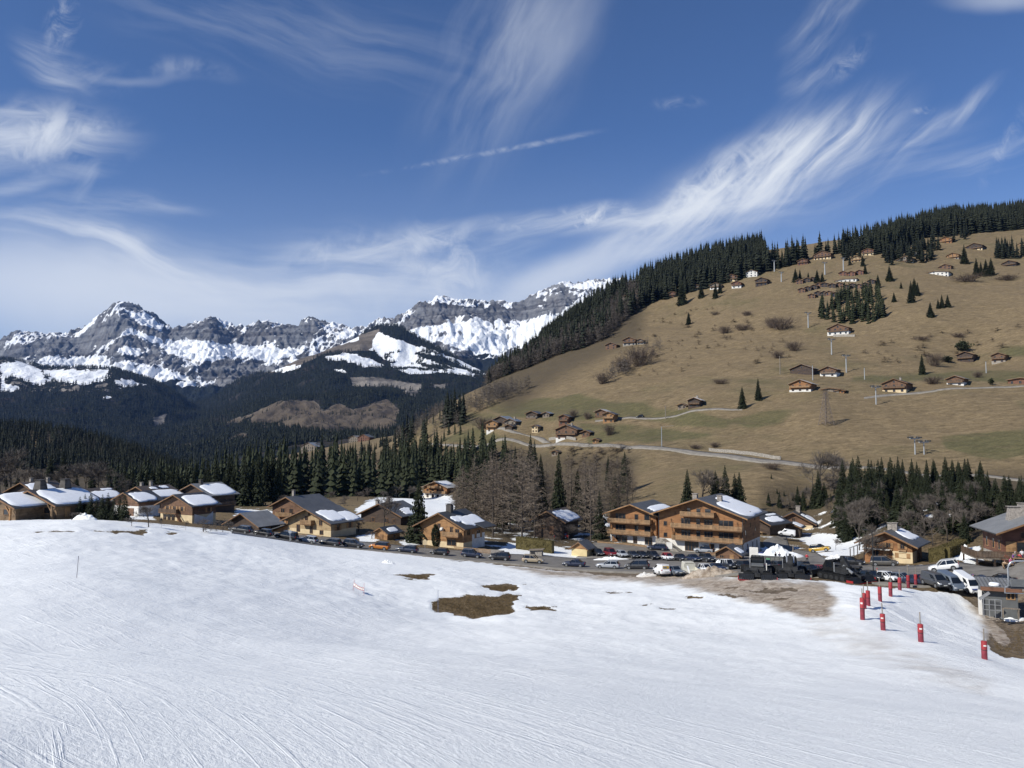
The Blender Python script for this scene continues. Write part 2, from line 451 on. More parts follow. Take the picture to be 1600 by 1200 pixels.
SNOWLINE = [(-400, 805), (0, 812), (130, 807), (350, 828), (430, 839), (500, 849), (600, 861), (700, 873), (800, 884), (880, 891), (960, 900), (1060, 902), (1160, 902), (1270, 907), (1360, 914), (1440, 920), (1470, 922), (1500, 928), (1520, 946), (1553, 958), (1565, 966), (1556, 976), (1572, 988), (1579, 1003), (1566, 1007), (1546, 988), (1541, 1004), (1552, 1020), (1572, 1028), (1640, 1031), (2400, 1040), (2400, 2500), (-800, 2500), (-800, 805)]
BARE = [[(675, 938), (690, 932), (740, 929), (775, 931), (795, 927), (812, 929), (800, 943), (806, 955), (770, 961), (738, 965), (705, 955), (672, 949)],
        [(750, 917), (780, 913), (818, 915), (800, 922), (785, 924)], [(820, 945), (870, 947), (865, 951), (840, 951)], [(612, 897), (680, 897), (668, 905), (640, 905)],
        [(50, 829), (115, 829), (110, 832), (60, 832)], [(150, 829), (230, 828), (222, 834), (190, 833)], [(262, 834), (280, 834), (278, 837), (264, 837)],
        [(950, 924), (985, 923), (985, 926), (955, 926)], [(1075, 930), (1095, 930), (1093, 933), (1078, 933)], [(1000, 946), (1020, 946), (1018, 949), (1002, 949)], [(1030, 952), (1056, 952), (1054, 955), (1032, 955)], [(1160, 921), (1235, 917), (1248, 921), (1190, 925)], [(1115, 927), (1166, 930), (1150, 933)], [(1196, 936), (1236, 932), (1226, 938)], [(1130, 918), (1150, 916), (1158, 919), (1138, 921)]]
SNOWVIL = [[(368, 794), (436, 798), (436, 806), (368, 806)], [(556, 795), (575, 782), (620, 772), (650, 769), (705, 777), (722, 800), (716, 812), (560, 812)], [(770, 866), (795, 848), (838, 852), (905, 860), (940, 868), (905, 872), (820, 868)],
           [(1245, 842), (1262, 832), (1345, 838), (1352, 862), (1320, 870), (1280, 868), (1262, 852)], [(1488, 872), (1500, 854), (1530, 852), (1540, 876), (1512, 884)], [(940, 874), (1120, 884), (1120, 888), (940, 878)],
           [(560, 838), (590, 832), (590, 846), (560, 846)], [(620, 845), (660, 842), (664, 850), (630, 852)], [(0, 800), (240, 800), (240, 812), (0, 812)], [(1178, 868), (1200, 850), (1220, 850), (1260, 872), (1225, 872)],
           [(1390, 886), (1440, 883), (1440, 888), (1395, 890)], [(1000, 892), (1030, 888), (1030, 898), (1000, 898)]]
DIRTY = [[(780, 884), (900, 888), (1120, 894), (1290, 910), (1310, 930), (1300, 965), (1260, 968), (1200, 950), (1080, 924), (960, 911), (850, 900)], [(1500, 926), (1560, 900), (1640, 900), (1640, 1040), (1545, 1010)]]
GREEN = [[(1130, 656), (1200, 638), (1270, 633), (1225, 664), (1170, 668)], [(670, 690), (745, 668), (800, 690), (780, 698)], [(750, 628), (900, 620), (1060, 640), (1160, 655), (1130, 668), (960, 655), (860, 660), (780, 650)],
         [(900, 660), (1000, 660), (1110, 680), (1050, 692), (920, 690)], [(1460, 676), (1640, 672), (1640, 700), (1560, 720), (1480, 700)], [(1560, 538), (1640, 536), (1640, 560), (1560, 556)],
         [(690, 650), (770, 640), (800, 655), (720, 668)], [(1330, 585), (1640, 575), (1640, 596), (1330, 600)]]
STRAW = [[(800, 610), (960, 540), (1080, 500), (1300, 470), (1200, 560), (1000, 600), (860, 622)], [(1215, 660), (1275, 632), (1330, 625), (1580, 618), (1600, 660), (1420, 690), (1260, 700)], [(1350, 460), (1640, 440), (1640, 540), (1400, 550), (1330, 540)]]
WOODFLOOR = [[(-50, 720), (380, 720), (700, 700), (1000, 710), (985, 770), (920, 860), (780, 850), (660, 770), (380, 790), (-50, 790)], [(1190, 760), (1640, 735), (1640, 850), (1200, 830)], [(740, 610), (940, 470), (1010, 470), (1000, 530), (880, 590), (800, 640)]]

def build_ground():
    na, ny = 900, 900
    l = np.linspace(math.log(48), math.log(1560), ny)
    y = np.exp(l) - 60
    a = np.linspace(-.98, .98, na)
    A, Y = np.meshgrid(a, y); X = A * (Y + 60)
    Z = T0.H(X, Y)
    u, v = proj(X, Y, Z)
    Zt = T0.base(X, Y)
    u, v = proj(X, Y, Zt)                      # cover is read off the smooth surface
    u[Y < 4] = 800; v[Y < 4] = 1400
    nn = fbm(X / 5, Y / 5, 4, 3); n2 = fbm(X / 1.6, Y / 2.2, 3, 14); n3 = fbm(X / 40, Y / 40, 4, 8)
    snow = np.where(Y < 170, sdpoly(u, v, SNOWLINE, 1.6) / 5 + nn * .9 + n2 * .9, -3)
    for P in BARE:
        snow = np.minimum(snow, np.where(Y < 170, -(sdpoly(u, v, P, 2.5)) / 5 + n2 * 2.2 + nn * 1.1, 9))
    vil = np.full(X.shape, -3.)
    for P in SNOWVIL:
        vil = np.maximum(vil, np.where((Y > 95) & (Y < 450), sdpoly(u, v, P, 2.) / 5 + n2 * 1.3 + nn * 1.7, -3))
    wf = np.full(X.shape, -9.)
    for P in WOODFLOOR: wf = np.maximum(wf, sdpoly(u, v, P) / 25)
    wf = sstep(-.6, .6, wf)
    vil = np.maximum(vil, np.where((Y > 182) & (Y < 245) & (u > 740) & (v > 775), -.35 + nn * 1.6, -3))
    snow = np.where(Y < 170, np.maximum(snow, np.where(snow < -2.5, -3, snow)), -3)
    snow = np.maximum(snow, vil)
    dirt = np.full(X.shape, -9.)
    for P in DIRTY: dirt = np.maximum(dirt, sdpoly(u, v, P, 1.5) / 22)
    tint = sdpoly(u, v, [(1230, 945), (1310, 940), (1340, 970), (1440, 1012), (1560, 1062), (1540, 1090), (1400, 1050), (1270, 1000)], 1.5) / 30
    dirt = np.where(Y < 165, np.maximum(sstep(-.35, .75, dirt + nn * .5 + n3 * .6), .42 * sstep(-.6, .8, tint + nn * .3)), 0)
    gr = np.full(X.shape, -9.)
    for P in GREEN: gr = np.maximum(gr, sdpoly(u, v, P, 1.5) / 14)
    st = np.full(X.shape, -9.)
    for P in STRAW: st = np.maximum(st, sdpoly(u, v, P, 1.5) / 30)
    far = sstep(190, 260, Y)
    green = far * np.clip(.26 + .55 * sstep(-.3, .5, gr + n3 * .4) - .45 * sstep(-.4, .4, st) + n3 * .35, 0, 1)
    cov = np.stack([np.clip(snow * .25 + .5, 0, 1), green, dirt], -1).reshape(-1, 3)
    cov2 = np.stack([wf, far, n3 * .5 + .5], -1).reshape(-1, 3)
    Z = Z - .16 * (1 - sstep(-.5, .5, snow)) * (Y < 165) * (Y > 20)       # the snow lies a hand deep round the bare ground
    V = np.stack([X, Y, Z], -1).reshape(-1, 3)
    idx = np.arange(na * ny).reshape(ny, na)
    Q = np.stack([idx[:-1, :-1], idx[:-1, 1:], idx[1:, 1:], idx[1:, :-1]], -1)
    js = int(np.searchsorted(y, 168)); je = int(np.searchsorted(y, 262))
    for name, r0, r1 in (('snow_slope', 0, js), ('village_ground', js, je), ('hillside', je, ny - 1)):
        q = Q[r0:r1].reshape(-1, 4); lo = r0 * na; hi = (r1 + 1) * na
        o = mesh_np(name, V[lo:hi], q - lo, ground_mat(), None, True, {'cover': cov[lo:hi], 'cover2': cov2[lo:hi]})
        tag(o, kind='structure')

def ground_mat():
    if 'ground' in MATS: return MATS['ground']
    m = NT('ground'); p = m.pos()
    c = m.attr('cover'); c2 = m.attr('cover2')
    fine = m.noise(p, 2.2, 6, .65); mid = m.noise(p, .35, 5, .6); big = m.noise(p, .05, 5, .6)
    # --- grass
    ps = m.mapping(p, (.5, 1.6, 1.2), (0, 0, .35)); gn = m.noise(ps, .35, 6, .7, .6)
    tan = m.mix(m.ramp(gn, .3, .7), (.094, .068, .036), (.292, .218, .123))
    tan = m.mix(m.ramp(mid, .38, .7), tan, (.192, .142, .08))
    olive = m.mix(m.ramp(gn, .3, .7), (.075, .070, .031), (.135, .12, .056))
    g = m.mix(m.ramp(m.math('ADD', c[1], m.math('MULTIPLY', m.math('SUBTRACT', big, .5), .9)), .15, .8), tan, olive)
    g = m.mix(m.ramp(m.noise(p, .9, 4, .7), .56, .78), g, (.13, .095, .05))
    ter = m.noise(m.mapping(p, (.03, .06, .55)), 1., 5, .65, .8)          # faint grazing terraces
    g = m.mix(m.ramp(ter, .5, .68, 0, .5), g, (.115, .088, .05))
    g = m.mix(m.ramp(m.noise(p, .018, 4, .6), .48, .7, 0, .45), g, (.17, .125, .07))
    spk = m.noise(m.mapping(p, (.6, 1., 1.)), 1.3, 6, .85)
    g = m.mix(m.ramp(spk, .36, .5, .55, 0.), g, (.05, .036, .02)); g = m.mix(m.ramp(spk, .54, .7, 0., .5), g, (.34, .27, .165))
    # near the piste the bare grass is matted and brown
    mat_ = m.mix(m.ramp(fine, .3, .7), (.06, .042, .022), (.21, .15, .08))
    g = m.mix(c2[1], mat_, g)
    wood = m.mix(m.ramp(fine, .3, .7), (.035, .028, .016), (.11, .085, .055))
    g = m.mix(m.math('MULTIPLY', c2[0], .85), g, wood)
    soil = m.mix(m.ramp(m.noise(p, 1.4, 6, .7), .3, .72), (.075, .056, .04), (.25, .20, .15))
    g = m.mix(m.math('MULTIPLY', c[2], .75), g, soil)
    # --- snow
    rim = m.math('ADD', c[0], m.math('MULTIPLY', m.math('SUBTRACT', fine, .5), .35))
    rim = m.math('ADD', rim, m.math('MULTIPLY', m.math('SUBTRACT', m.noise(p, 6, 3, .6), .5), .22))
    sm = m.ramp(rim, .46, .54)
    wht = m.mix(m.ramp(big, .3, .7), (.845, .862, .858), (.895, .905, .892))
    dirty = m.mix(m.ramp(m.noise(p, 1.1, 6, .72, .8), .28, .72), (.17, .122, .082), (.54, .465, .375))
    dk = m.math('MULTIPLY', c[2], m.ramp(m.math('ADD', mid, m.math('MULTIPLY', c[2], .5)), .45, .95))
    snow = m.mix(dk, wht, dirty)
    col = m.mix(sm, g, snow)
    # --- tracks: long shallow grooves running across the piste in several directions
    sp = m.add('ShaderNodeSeparateXYZ'); m.lk(p, sp.inputs[0])
    gx = m.math('ADD', m.math('MULTIPLY', sp.outputs[0], 1.9), m.math('MULTIPLY', m.math('LOGARITHM', m.math('COSH', m.math('DIVIDE', sp.outputs[0], 15.)), math.e), 16.))
    cw = m.add('ShaderNodeCombineXYZ'); m.lk(m.math('DIVIDE', m.math('ADD', sp.outputs[1], gx), 2.1), cw.inputs[1]); m.lk(m.math('SUBTRACT', m.math('MULTIPLY', sp.outputs[0], .5), sp.outputs[1]), cw.inputs[0])
    pw = cw.outputs[0]                                            # runs bend from the far left to the near right
    def grooves(ang, along, across, lo, hi, dist=.6, det=4):
        q = m.mapping(pw, (1, 1, 1), (0, 0, R(ang))); q = m.mapping(q, (along, across, .0))
        return m.ramp(m.noise(q, 1, det, .62, dist), lo, hi)
    g1 = grooves(1, .05, 3.4, .54, .62); g2 = grooves(-8, .04, 2.5, .56, .64); g3 = grooves(3, .07, 5.0, .57, .66); g4 = grooves(2, .05, 2.0, .58, .68)
    sel = m.ramp(m.noise(p, .09, 3, .5), .40, .62); sel2 = m.ramp(m.noise(m.mapping(p, loc=(40, 9, 0)), .07, 3, .5), .42, .6)
    h = m.math('MULTIPLY', g1, sel); h = m.math('ADD', h, m.math('MULTIPLY', g2, sel2)); h = m.math('ADD', h, m.math('MULTIPLY', g3, .5)); h = m.math('ADD', h, m.math('MULTIPLY', m.math('MULTIPLY', g4, sel), .35))
    cr = m.noise(m.mapping(pw, (.4, 1.3, 1.)), 5.5, 6, .75); lump = m.noise(p, 1.3, 4, .6)
    hs = m.math('ADD', m.math('MULTIPLY', h, .048), m.math('MULTIPLY', cr, .12)); hs = m.math('ADD', hs, m.math('MULTIPLY', lump, .12))
    hg = m.math('ADD', m.math('MULTIPLY', m.math('ADD', fine, mid), .3), m.math('MULTIPLY', gn, .8))
    hh = m.add('ShaderNodeMix'); m.lk(sm, hh.inputs[0]); m.lk(hg, hh.inputs[2]); m.lk(m.math('ADD', hs, .12), hh.inputs[3])
    nb = m.bump(hh.outputs[0], .55, 1.)
    MATS['ground'] = m.done(col, m.ramp(sm, 0, 1, .95, .55), nb, spec=.25)
    return MATS['ground']
build_ground()

# ---------------------------------------------------------------- roads: ribbons draped over the ground
def asphalt(name, a, b, gravel=0.):
    if name in MATS: return MATS[name]
    m = NT(name); p = m.pos()
    n = m.noise(p, .5, 6, .65); f = m.noise(p, 9, 4, .7)
    c = m.mix(m.ramp(n, .3, .7), a, b)
    c = m.mix(m.ramp(m.noise(m.mapping(p, (.15, 1.2, 1), (0, 0, .1)), 1., 5, .6), .55, .75), c, tuple(k * .72 for k in a))
    c = m.mix(m.ramp(f, .55, .8), c, tuple(k * 1.25 for k in b))
    MATS[name] = m.done(c, .85, m.bump(f, .3, .02)); return MATS[name]
def ribbon(name, edge_a, edge_b, mat, lift=.06, n=260, k=10, cast=None):
    """edge_a / edge_b: photo-pixel polylines of the two kerbs (both read off the ground)"""
    def samp(E):
        P = np.array([(*T0.cast(*e)[:2],) if len(e) == 2 else (at(*e)[0], at(*e)[1]) for e in E])
        # smooth catmull-rom
        d = np.r_[0, np.cumsum(np.hypot(*np.diff(P, axis=0).T))]; t = np.linspace(0, d[-1], n)
        out = []
        for c in range(2):
            m_ = np.gradient(P[:, c], d)
            i = np.clip(np.searchsorted(d, t) - 1, 0, len(d) - 2); h = d[i + 1] - d[i]; s = (t - d[i]) / h
            out.append((2 * s**3 - 3 * s**2 + 1) * P[i, c] + (s**3 - 2 * s**2 + s) * h * m_[i] + (-2 * s**3 + 3 * s**2) * P[i + 1, c] + (s**3 - s**2) * h * m_[i + 1])
        return np.stack(out, 1)
    A, B = samp(edge_a), samp(edge_b)
    w = np.linspace(0, 1, k)[None, :, None]
    G = A[:, None] * (1 - w) + B[:, None] * w
    Zg = T0.H(G[..., 0], G[..., 1])
    for _ in range(3): Zg[1:-1] = np.maximum(Zg[1:-1], (Zg[:-2] + Zg[2:]) / 2)
    V = np.concatenate([G, (Zg + lift)[..., None]], -1)
    dn = np.array([0, 0, -.6]); V = np.concatenate([V[:, :1] + dn, V, V[:, -1:] + dn], 1).reshape(-1, 3); k += 2     # verges run into the ground
    idx = np.arange(n * k).reshape(n, k)
    Q = np.stack([idx[:-1, :-1], idx[:-1, 1:], idx[1:, 1:], idx[1:, :-1]], -1).reshape(-1, 4)
    return tag(mesh_np(name, V, Q, mat, None, True), kind='structure')
AS = asphalt('asphalt', (.125, .114, .10), (.20, .185, .165))
GRV = asphalt('gravel_lane', (.17, .152, .127), (.27, .245, .21))
ribbon('road', [(362, 833), (450, 846), (560, 859), (680, 871), (780, 880), (880, 890), (960, 894), (1060, 897), (1160, 897), (1270, 901), (1360, 910), (1440, 917), (1520, 918), (1640, 912)],
       [(362, 823), (450, 832), (560, 846), (680, 858), (780, 865), (880, 871), (960, 873), (1060, 876), (1160, 876), (1270, 878), (1360, 882), (1440, 884), (1520, 882), (1640, 880)], AS, .10)
ribbon('parking_lot', [(900, 871), (1000, 874), (1110, 877), (1190, 877), (1262, 878)], [(930, 846), (1000, 852), (1110, 858), (1190, 862), (1262, 872)], AS, .07)
ribbon('side_street', [(1250, 879), (1215, 862), (1192, 848), (1215, 838), (1245, 832)], [(1300, 880), (1262, 862), (1232, 850), (1255, 838), (1283, 832)], AS, .12)
ribbon('hill_road', [(668, 696), (705, 697.5), (760, 697.5), (820, 696), (880, 696), (955, 698.5), (1000, 701.5), (1060, 707), (1100, 712.5), (1200, 724), (1300, 733), (1420, 741), (1590, 752), (1640, 755)],
       [(668, 693), (705, 694.5), (760, 694), (820, 692), (880, 691.5), (955, 694), (1000, 696.5), (1060, 701.5), (1100, 706.5), (1200, 719), (1300, 729.5), (1420, 738), (1590, 749), (1640, 752)], GRV, .25, 300, 4)
ribbon('hill_lane', [(1160, 641), (1125, 640.5), (1060, 650), (960, 655.5), (930, 659)], [(1160, 639), (1125, 638), (1060, 648), (960, 653), (930, 657)], GRV, .15, 160, 3)
ribbon('farm_track', [(862, 692), (838, 682), (805, 674), (780, 668)], [(850, 693), (826, 682), (798, 676), (776, 671)], GRV, .2, 90, 3)
ribbon('farm_drive', [(1350, 621), (1400, 615), (1440, 612.5), (1520, 606), (1640, 599)], [(1350, 623.5), (1400, 618), (1440, 615), (1520, 607.6), (1640, 600.6)], GRV, .2, 120, 3)
# ---------------------------------------------------------------- mountains
def layer_mesh(name, T, umin, umax, y0, y1, na, ny, relief, cover, mat):
    a0, a1 = [(k - 800) / F for k in (umin, umax)]
    l = np.linspace(math.log(y0), math.log(y1), ny); y = np.exp(l)
    A, Y = np.meshgrid(np.linspace(a0, a1, na), y); X = A * (Y + 60)
    Z = T.base(X, Y)
    Z = Z + relief(X, Y, Z)
    gx = np.gradient(Z, axis=1) / np.gradient(X, axis=1)
    gy = np.gradient(Z, axis=0) / np.gradient(Y, axis=0)
    slope = np.hypot(gx, gy)
    u, v = proj(X, Y, Z)
    cov = cover(u, v, X, Y, Z, slope, gx)
    V = np.stack([X, Y, Z], -1).reshape(-1, 3)
    idx = np.arange(na * ny).reshape(ny, na)
    Q = np.stack([idx[:-1, :-1], idx[:-1, 1:], idx[1:, 1:], idx[1:, :-1]], -1).reshape(-1, 4)
    o = mesh_np(name, V, Q, mat, None, True, {'cover': cov.reshape(-1, 3)})
    tag(o, kind='structure')
    return dict(X=X, Y=Y, Z=Z, u=u, v=v, cov=cov, slope=slope)

def union(polys, u, v, vs=1., w=8.):
    d = np.full(u.shape, -9.)
    for P in polys: d = np.maximum(d, sdpoly(u, v, P, vs) / w)
    return d

def mountain_mat(name, rock_a, rock_b, forest, meadow, sc):
    m = NT(name); p = m.pos(); c = m.attr('cover')   # r snow, g forest, b meadow/brown
    n = m.noise(p, .012 * sc, 8, .65, .4)
    strata = m.noise(m.mapping(p, (.3, .3, 5.)), .004 * sc, 6, .6, .6)
    rock = m.mix(m.ramp(n, .3, .7), rock_a, rock_b)
    rock = m.mix(m.ramp(strata, .45, .62), rock, tuple(k * .62 for k in rock_a))
    rock = m.mix(m.math('MULTIPLY', c[2], .9), rock, m.mix(m.ramp(n, .3, .7), tuple(k * .72 for k in meadow), meadow))
    fn = m.noise(p, .05 * sc, 5, .7)
    fo = m.mix(m.ramp(fn, .35, .65), tuple(k * .45 for k in forest), forest)
    fo = m.mix(m.ramp(m.noise(p, .006 * sc, 4, .6), .52, .68), fo, (.042, .035, .03))
    sd = m.math('ADD', c[0], m.math('MULTIPLY', m.math('SUBTRACT', m.noise(p, .03 * sc, 6, .7), .5), .34))
    col = m.mix(m.ramp(sd, .43, .57), rock, (.84, .86, .89))
    fd = m.math('ADD', c[1], m.math('MULTIPLY', m.math('SUBTRACT', fn, .5), .45))
    col = m.mix(m.ramp(fd, .44, .56), col, fo)
    return m.done(col, .85, m.bump(n, .7, 40 / sc), spec=.15)

# --- far massif -------------------------------------------------------------
SKY1 = [(-150, 575), (-60, 560), (0, 546), (20, 536), (33, 528), (45, 534), (60, 527), (72, 532), (86, 525), (100, 532), (130, 525), (148, 507), (165, 492), (187, 480), (205, 487), (230, 493), (250, 506), (265, 516), (290, 513), (315, 508), (330, 505), (345, 512), (360, 522), (380, 523), (400, 517), (420, 513), (430, 511), (445, 516), (470, 510), (488, 503), (505, 514), (522, 519), (550, 518), (590, 511), (602, 507), (630, 497), (660, 480), (684, 470), (700, 472), (740, 477), (775, 481), (800, 479), (825, 476), (838, 463), (860, 452), (880, 446), (900, 443), (930, 440), (950, 442), (1000, 450), (1100, 470)]
P1 = [(u, v, 9500) for u, v in SKY1]
for u, v in SKY1[::2]: P1 += [(u, v + 70, 11000), (u, v + 150, 12600)]
for i, (u, v) in enumerate(SKY1):
    if i % 2 == 0:
        h = {True: 30, False: 24}[100 < u < 260]
        P1 += [(u, v + h, 9150), (u, v + h + 26, 8600)]
for u in range(-150, 1150, 100): P1 += [(u, 590 if u < 500 else 560, 8000), (u, 625 if u < 500 else 600, 7300), (u, 660, 6700)]
P1 += [(170, 545, 8700), (210, 560, 8450), (250, 575, 8300), (330, 535, 8900), (330, 568, 8350), (660, 515, 8900), (740, 515, 8800), (700, 540, 8300), (830, 505, 8900)]
T1 = Terrain(P1, lam=5e-4)
def relief1(X, Y, Z):
    crest = sstep(0, 500, np.abs(Y - 9500)) * .65 + .35
    w = gnoise(X / 900, Y / 900, 77) * 300
    gul = ridged((X + w) / 420, Y / 1500, 5, 3) - .45
    big = ridged(X / 1500 + .3, Y / 1500, 4, 12) - .45
    cliff = fbm(X / 500, Y / 260, 4, 19)
    low = sstep(6600, 7600, Y)
    # rock steps: benches in height
    st = np.sin(Z / 85 + fbm(X / 700, Y / 700, 3, 44) * 3) * 26
    return low * (crest * (gul * 135 + big * 130 + cliff * 60 + st) + (ridged(X / 160, Y / 200, 4, 8) - .5) * 70 + (ridged(X / 120, Y / 150, 4, 23) - .5) * 75)
SNOW1 = [[(187, 479), (215, 489), (240, 494), (264, 516), (250, 519), (225, 511), (205, 498)], [(185, 528), (205, 512), (240, 524), (290, 531), (360, 536), (420, 541), (482, 541), (470, 553), (430, 562), (380, 558), (330, 568), (300, 563), (270, 553), (240, 540), (205, 524)],
         [(160, 571), (200, 570), (250, 575), (290, 585), (312, 607), (275, 612), (240, 597), (190, 581)], [(612, 527), (660, 508), (700, 506), (740, 498), (780, 503), (830, 495), (870, 488), (892, 492), (850, 512), (832, 532), (790, 548), (770, 565), (700, 537), (660, 537), (620, 534)],
         [(826, 473), (850, 457), (872, 450), (846, 462)], [(180, 540), (222, 545), (218, 556), (180, 553)], [(60, 556), (170, 556), (170, 575), (60, 572)], [(520, 520), (600, 512), (605, 520), (530, 530)], [(690, 470), (745, 477), (742, 481), (700, 476)], [(880, 445), (950, 441), (950, 452), (890, 450)], [(400, 540), (470, 542), (430, 566), (390, 563)]]
ROCK1 = [[(150, 510), (180, 490), (215, 500), (230, 515), (200, 512), (180, 530), (150, 540), (135, 530)], [(262, 517), (330, 505), (362, 523), (430, 511), (488, 503), (505, 516), (490, 532), (430, 532), (360, 532), (300, 530)], [(180, 522), (240, 535), (245, 544), (190, 540)],
         [(600, 520), (680, 473), (800, 482), (838, 478), (860, 490), (780, 500), (720, 492), (690, 503), (620, 525)], [(0, 550), (80, 528), (140, 530), (130, 552), (60, 555), (0, 568)], [(660, 522), (712, 512), (722, 522), (670, 530)], [(735, 515), (775, 505), (810, 512), (770, 520)], [(190, 560), (260, 548), (285, 560), (290, 580), (240, 572)], [(310, 572), (400, 562), (440, 575), (380, 590), (320, 600)], [(842, 470), (900, 450), (880, 485), (850, 488)]]
def cover1(u, v, X, Y, Z, sl, gx):
    n = fbm(X / 350, Y / 350, 5, 61); gl = ridged(X / 330 + n * .6, Y / 1200, 4, 62)
    s = union(SNOW1, u, v, 1.6, 7) ; r = union(ROCK1, u, v, 1.6, 7)
    k = .55 + (gl - .55) * 1.35 + n * .55 - (sl - .75) * .34
    k = k + (ridged(X / 85 + n, Y / 380, 4, 66) - .5) * .5
    k = k + np.clip(s, -.4, 1.2) * .62 - np.clip(r, -.4, 1.0) * .38
    k = k - sstep(598, 620, v) * .6
    fo = sstep(-.2, .3, (v - 600 - n * 25) / 18) * np.where(u < 480, 1, 0)
    fo = np.maximum(fo, sstep(-.2, .3, (v - 556 - n * 20) / 14) * np.where(u > 600, 1, 0))
    br = np.clip(.35 + n + np.where((u > 600) & (u < 720), .25, 0), 0, 1)
    return np.stack([np.clip(k, 0, 1), np.clip(fo, 0, 1), br * .3], -1)
MM1 = mountain_mat('alpine_rock', (.10, .105, .115), (.235, .24, .25), (.012, .016, .013), (.19, .15, .115), .6)
L1 = layer_mesh('mountain_massif', T1, -260, 1120, 6600, 12700, 900, 420, relief1, cover1, MM1)

# --- middle mountains: wooded flanks, snowy shoulder, meadows ----------------
P2 = [(u, v, 5600) for u, v in [(330, 622), (370, 598), (400, 588), (450, 574), (480, 562), (510, 550), (540, 536), (565, 525), (592, 513)]]
P2 += [(u, v, 5300) for u, v in [(620, 525), (660, 540), (700, 556), (735, 575), (765, 590), (800, 612), (860, 640), (1000, 680)]]
P2 += [(u, v, 5200) for u, v in [(-200, 575), (-100, 568), (-50, 563), (0, 563), (25, 564), (45, 570), (70, 576), (120, 574), (170, 577), (215, 589), (255, 604), (290, 632), (305, 652)]]
P2 += [(u, v + 90, 6600) for u, v in [(-200, 575), (0, 565), (120, 575), (255, 605), (330, 622), (400, 590), (480, 565), (592, 515), (660, 545), (765, 595), (1000, 690)]]
P2 += [(-150, 600, 4700), (0, 600, 4600), (60, 606, 4600), (150, 606, 4600), (220, 620, 4600), (-150, 650, 3900), (0, 650, 3900), (100, 655, 3900), (200, 665, 3900), (280, 680, 4000), (310, 672, 4400),
       (-150, 720, 2300), (0, 720, 2300), (150, 722, 2300), (260, 725, 2400), (330, 712, 2600), (330, 660, 4200), (400, 640, 3900), (400, 690, 2900), (460, 605, 4600), (540, 556, 5100), (510, 565, 5000), (560, 562, 4900), (600, 575, 4800), (650, 580, 4800), (720, 588, 4800), (600, 545, 5250), (640, 560, 5150),
       (600, 592, 4500), (560, 600, 4350), (650, 605, 4350), (740, 612, 4350), (600, 612, 4200), (600, 628, 3500), (480, 632, 3500), (530, 640, 3300), (440, 640, 3300), (640, 645, 3200), (560, 665, 2700), (480, 672, 2600), (620, 672, 2600), (700, 650, 3200), (400, 668, 2900), (760, 650, 3300), (900, 690, 3000),
       (450, 700, 2000), (560, 692, 1900), (650, 690, 1900), (750, 690, 1900), (300, 735, 1900), (100, 740, 1800), (450, 718, 1450), (600, 710, 1450), (300, 755, 1450), (0, 755, 1450), (800, 700, 1450), (-150, 755, 1450)]
T2 = Terrain(P2, lam=5e-4)
def relief2(X, Y, Z):
    c = sstep(0, 350, np.abs(Y - np.where(X / (Y + 60) < -.41, 5200, 5450))) * .8 + .2
    lo = sstep(1450, 2600, Y)
    return lo * c * ((ridged(X / 700, Y / 900, 4, 71) - .45) * 90 + fbm(X / 240, Y / 240, 4, 72) * 26 + (ridged(X / 130, Y / 260, 3, 76) - .5) * 16)
SNOW2 = [[(506, 556), (540, 551), (560, 553), (605, 570), (592, 577), (560, 571), (540, 565), (514, 563)], [(590, 516), (615, 529), (660, 542), (720, 562), (768, 585), (742, 588), (690, 583), (640, 584), (612, 574), (578, 546)],
         [(0, 566), (30, 563), (60, 575), (76, 595), (60, 602), (20, 590), (0, 600)], [(70, 577), (168, 577), (172, 590), (140, 602), (100, 598), (75, 596)], [(176, 594), (205, 593), (225, 602), (190, 606)], [(420, 577), (470, 570), (472, 577), (430, 583)], [(160, 616), (176, 618), (172, 626), (163, 622)], [(0, 598), (30, 604), (20, 612), (0, 612)], [(505, 541), (560, 527), (562, 531), (510, 545)], [(524, 578), (546, 580), (540, 585)]]
FORB2 = [[(585, 545), (592, 560), (620, 566), (605, 570), (575, 556)], [(690, 572), (650, 566), (660, 573), (700, 580)], [(640, 548), (690, 556), (740, 580), (700, 572), (660, 560)]]
BROWN2 = [[(395, 590), (470, 556), (594, 512), (588, 548), (560, 548), (510, 553), (460, 575)]]
MEAD2 = [[(380, 652), (436, 626), (492, 624), (505, 640), (530, 630), (552, 640), (605, 622), (625, 640), (622, 662), (600, 678), (520, 684), (440, 668), (400, 670)], [(262, 704), (285, 692), (312, 690), (300, 700), (275, 706)], [(355, 690), (372, 676), (390, 676), (385, 690)], [(355, 660), (385, 648), (400, 646), (372, 662)]]
CLIFF2 = [[(545, 588), (600, 590), (662, 600), (655, 610), (600, 606), (550, 604)], [(237, 650), (262, 646), (255, 668), (240, 668)], [(620, 612), (660, 610), (650, 622)], [(670, 598), (700, 600), (690, 612)]]
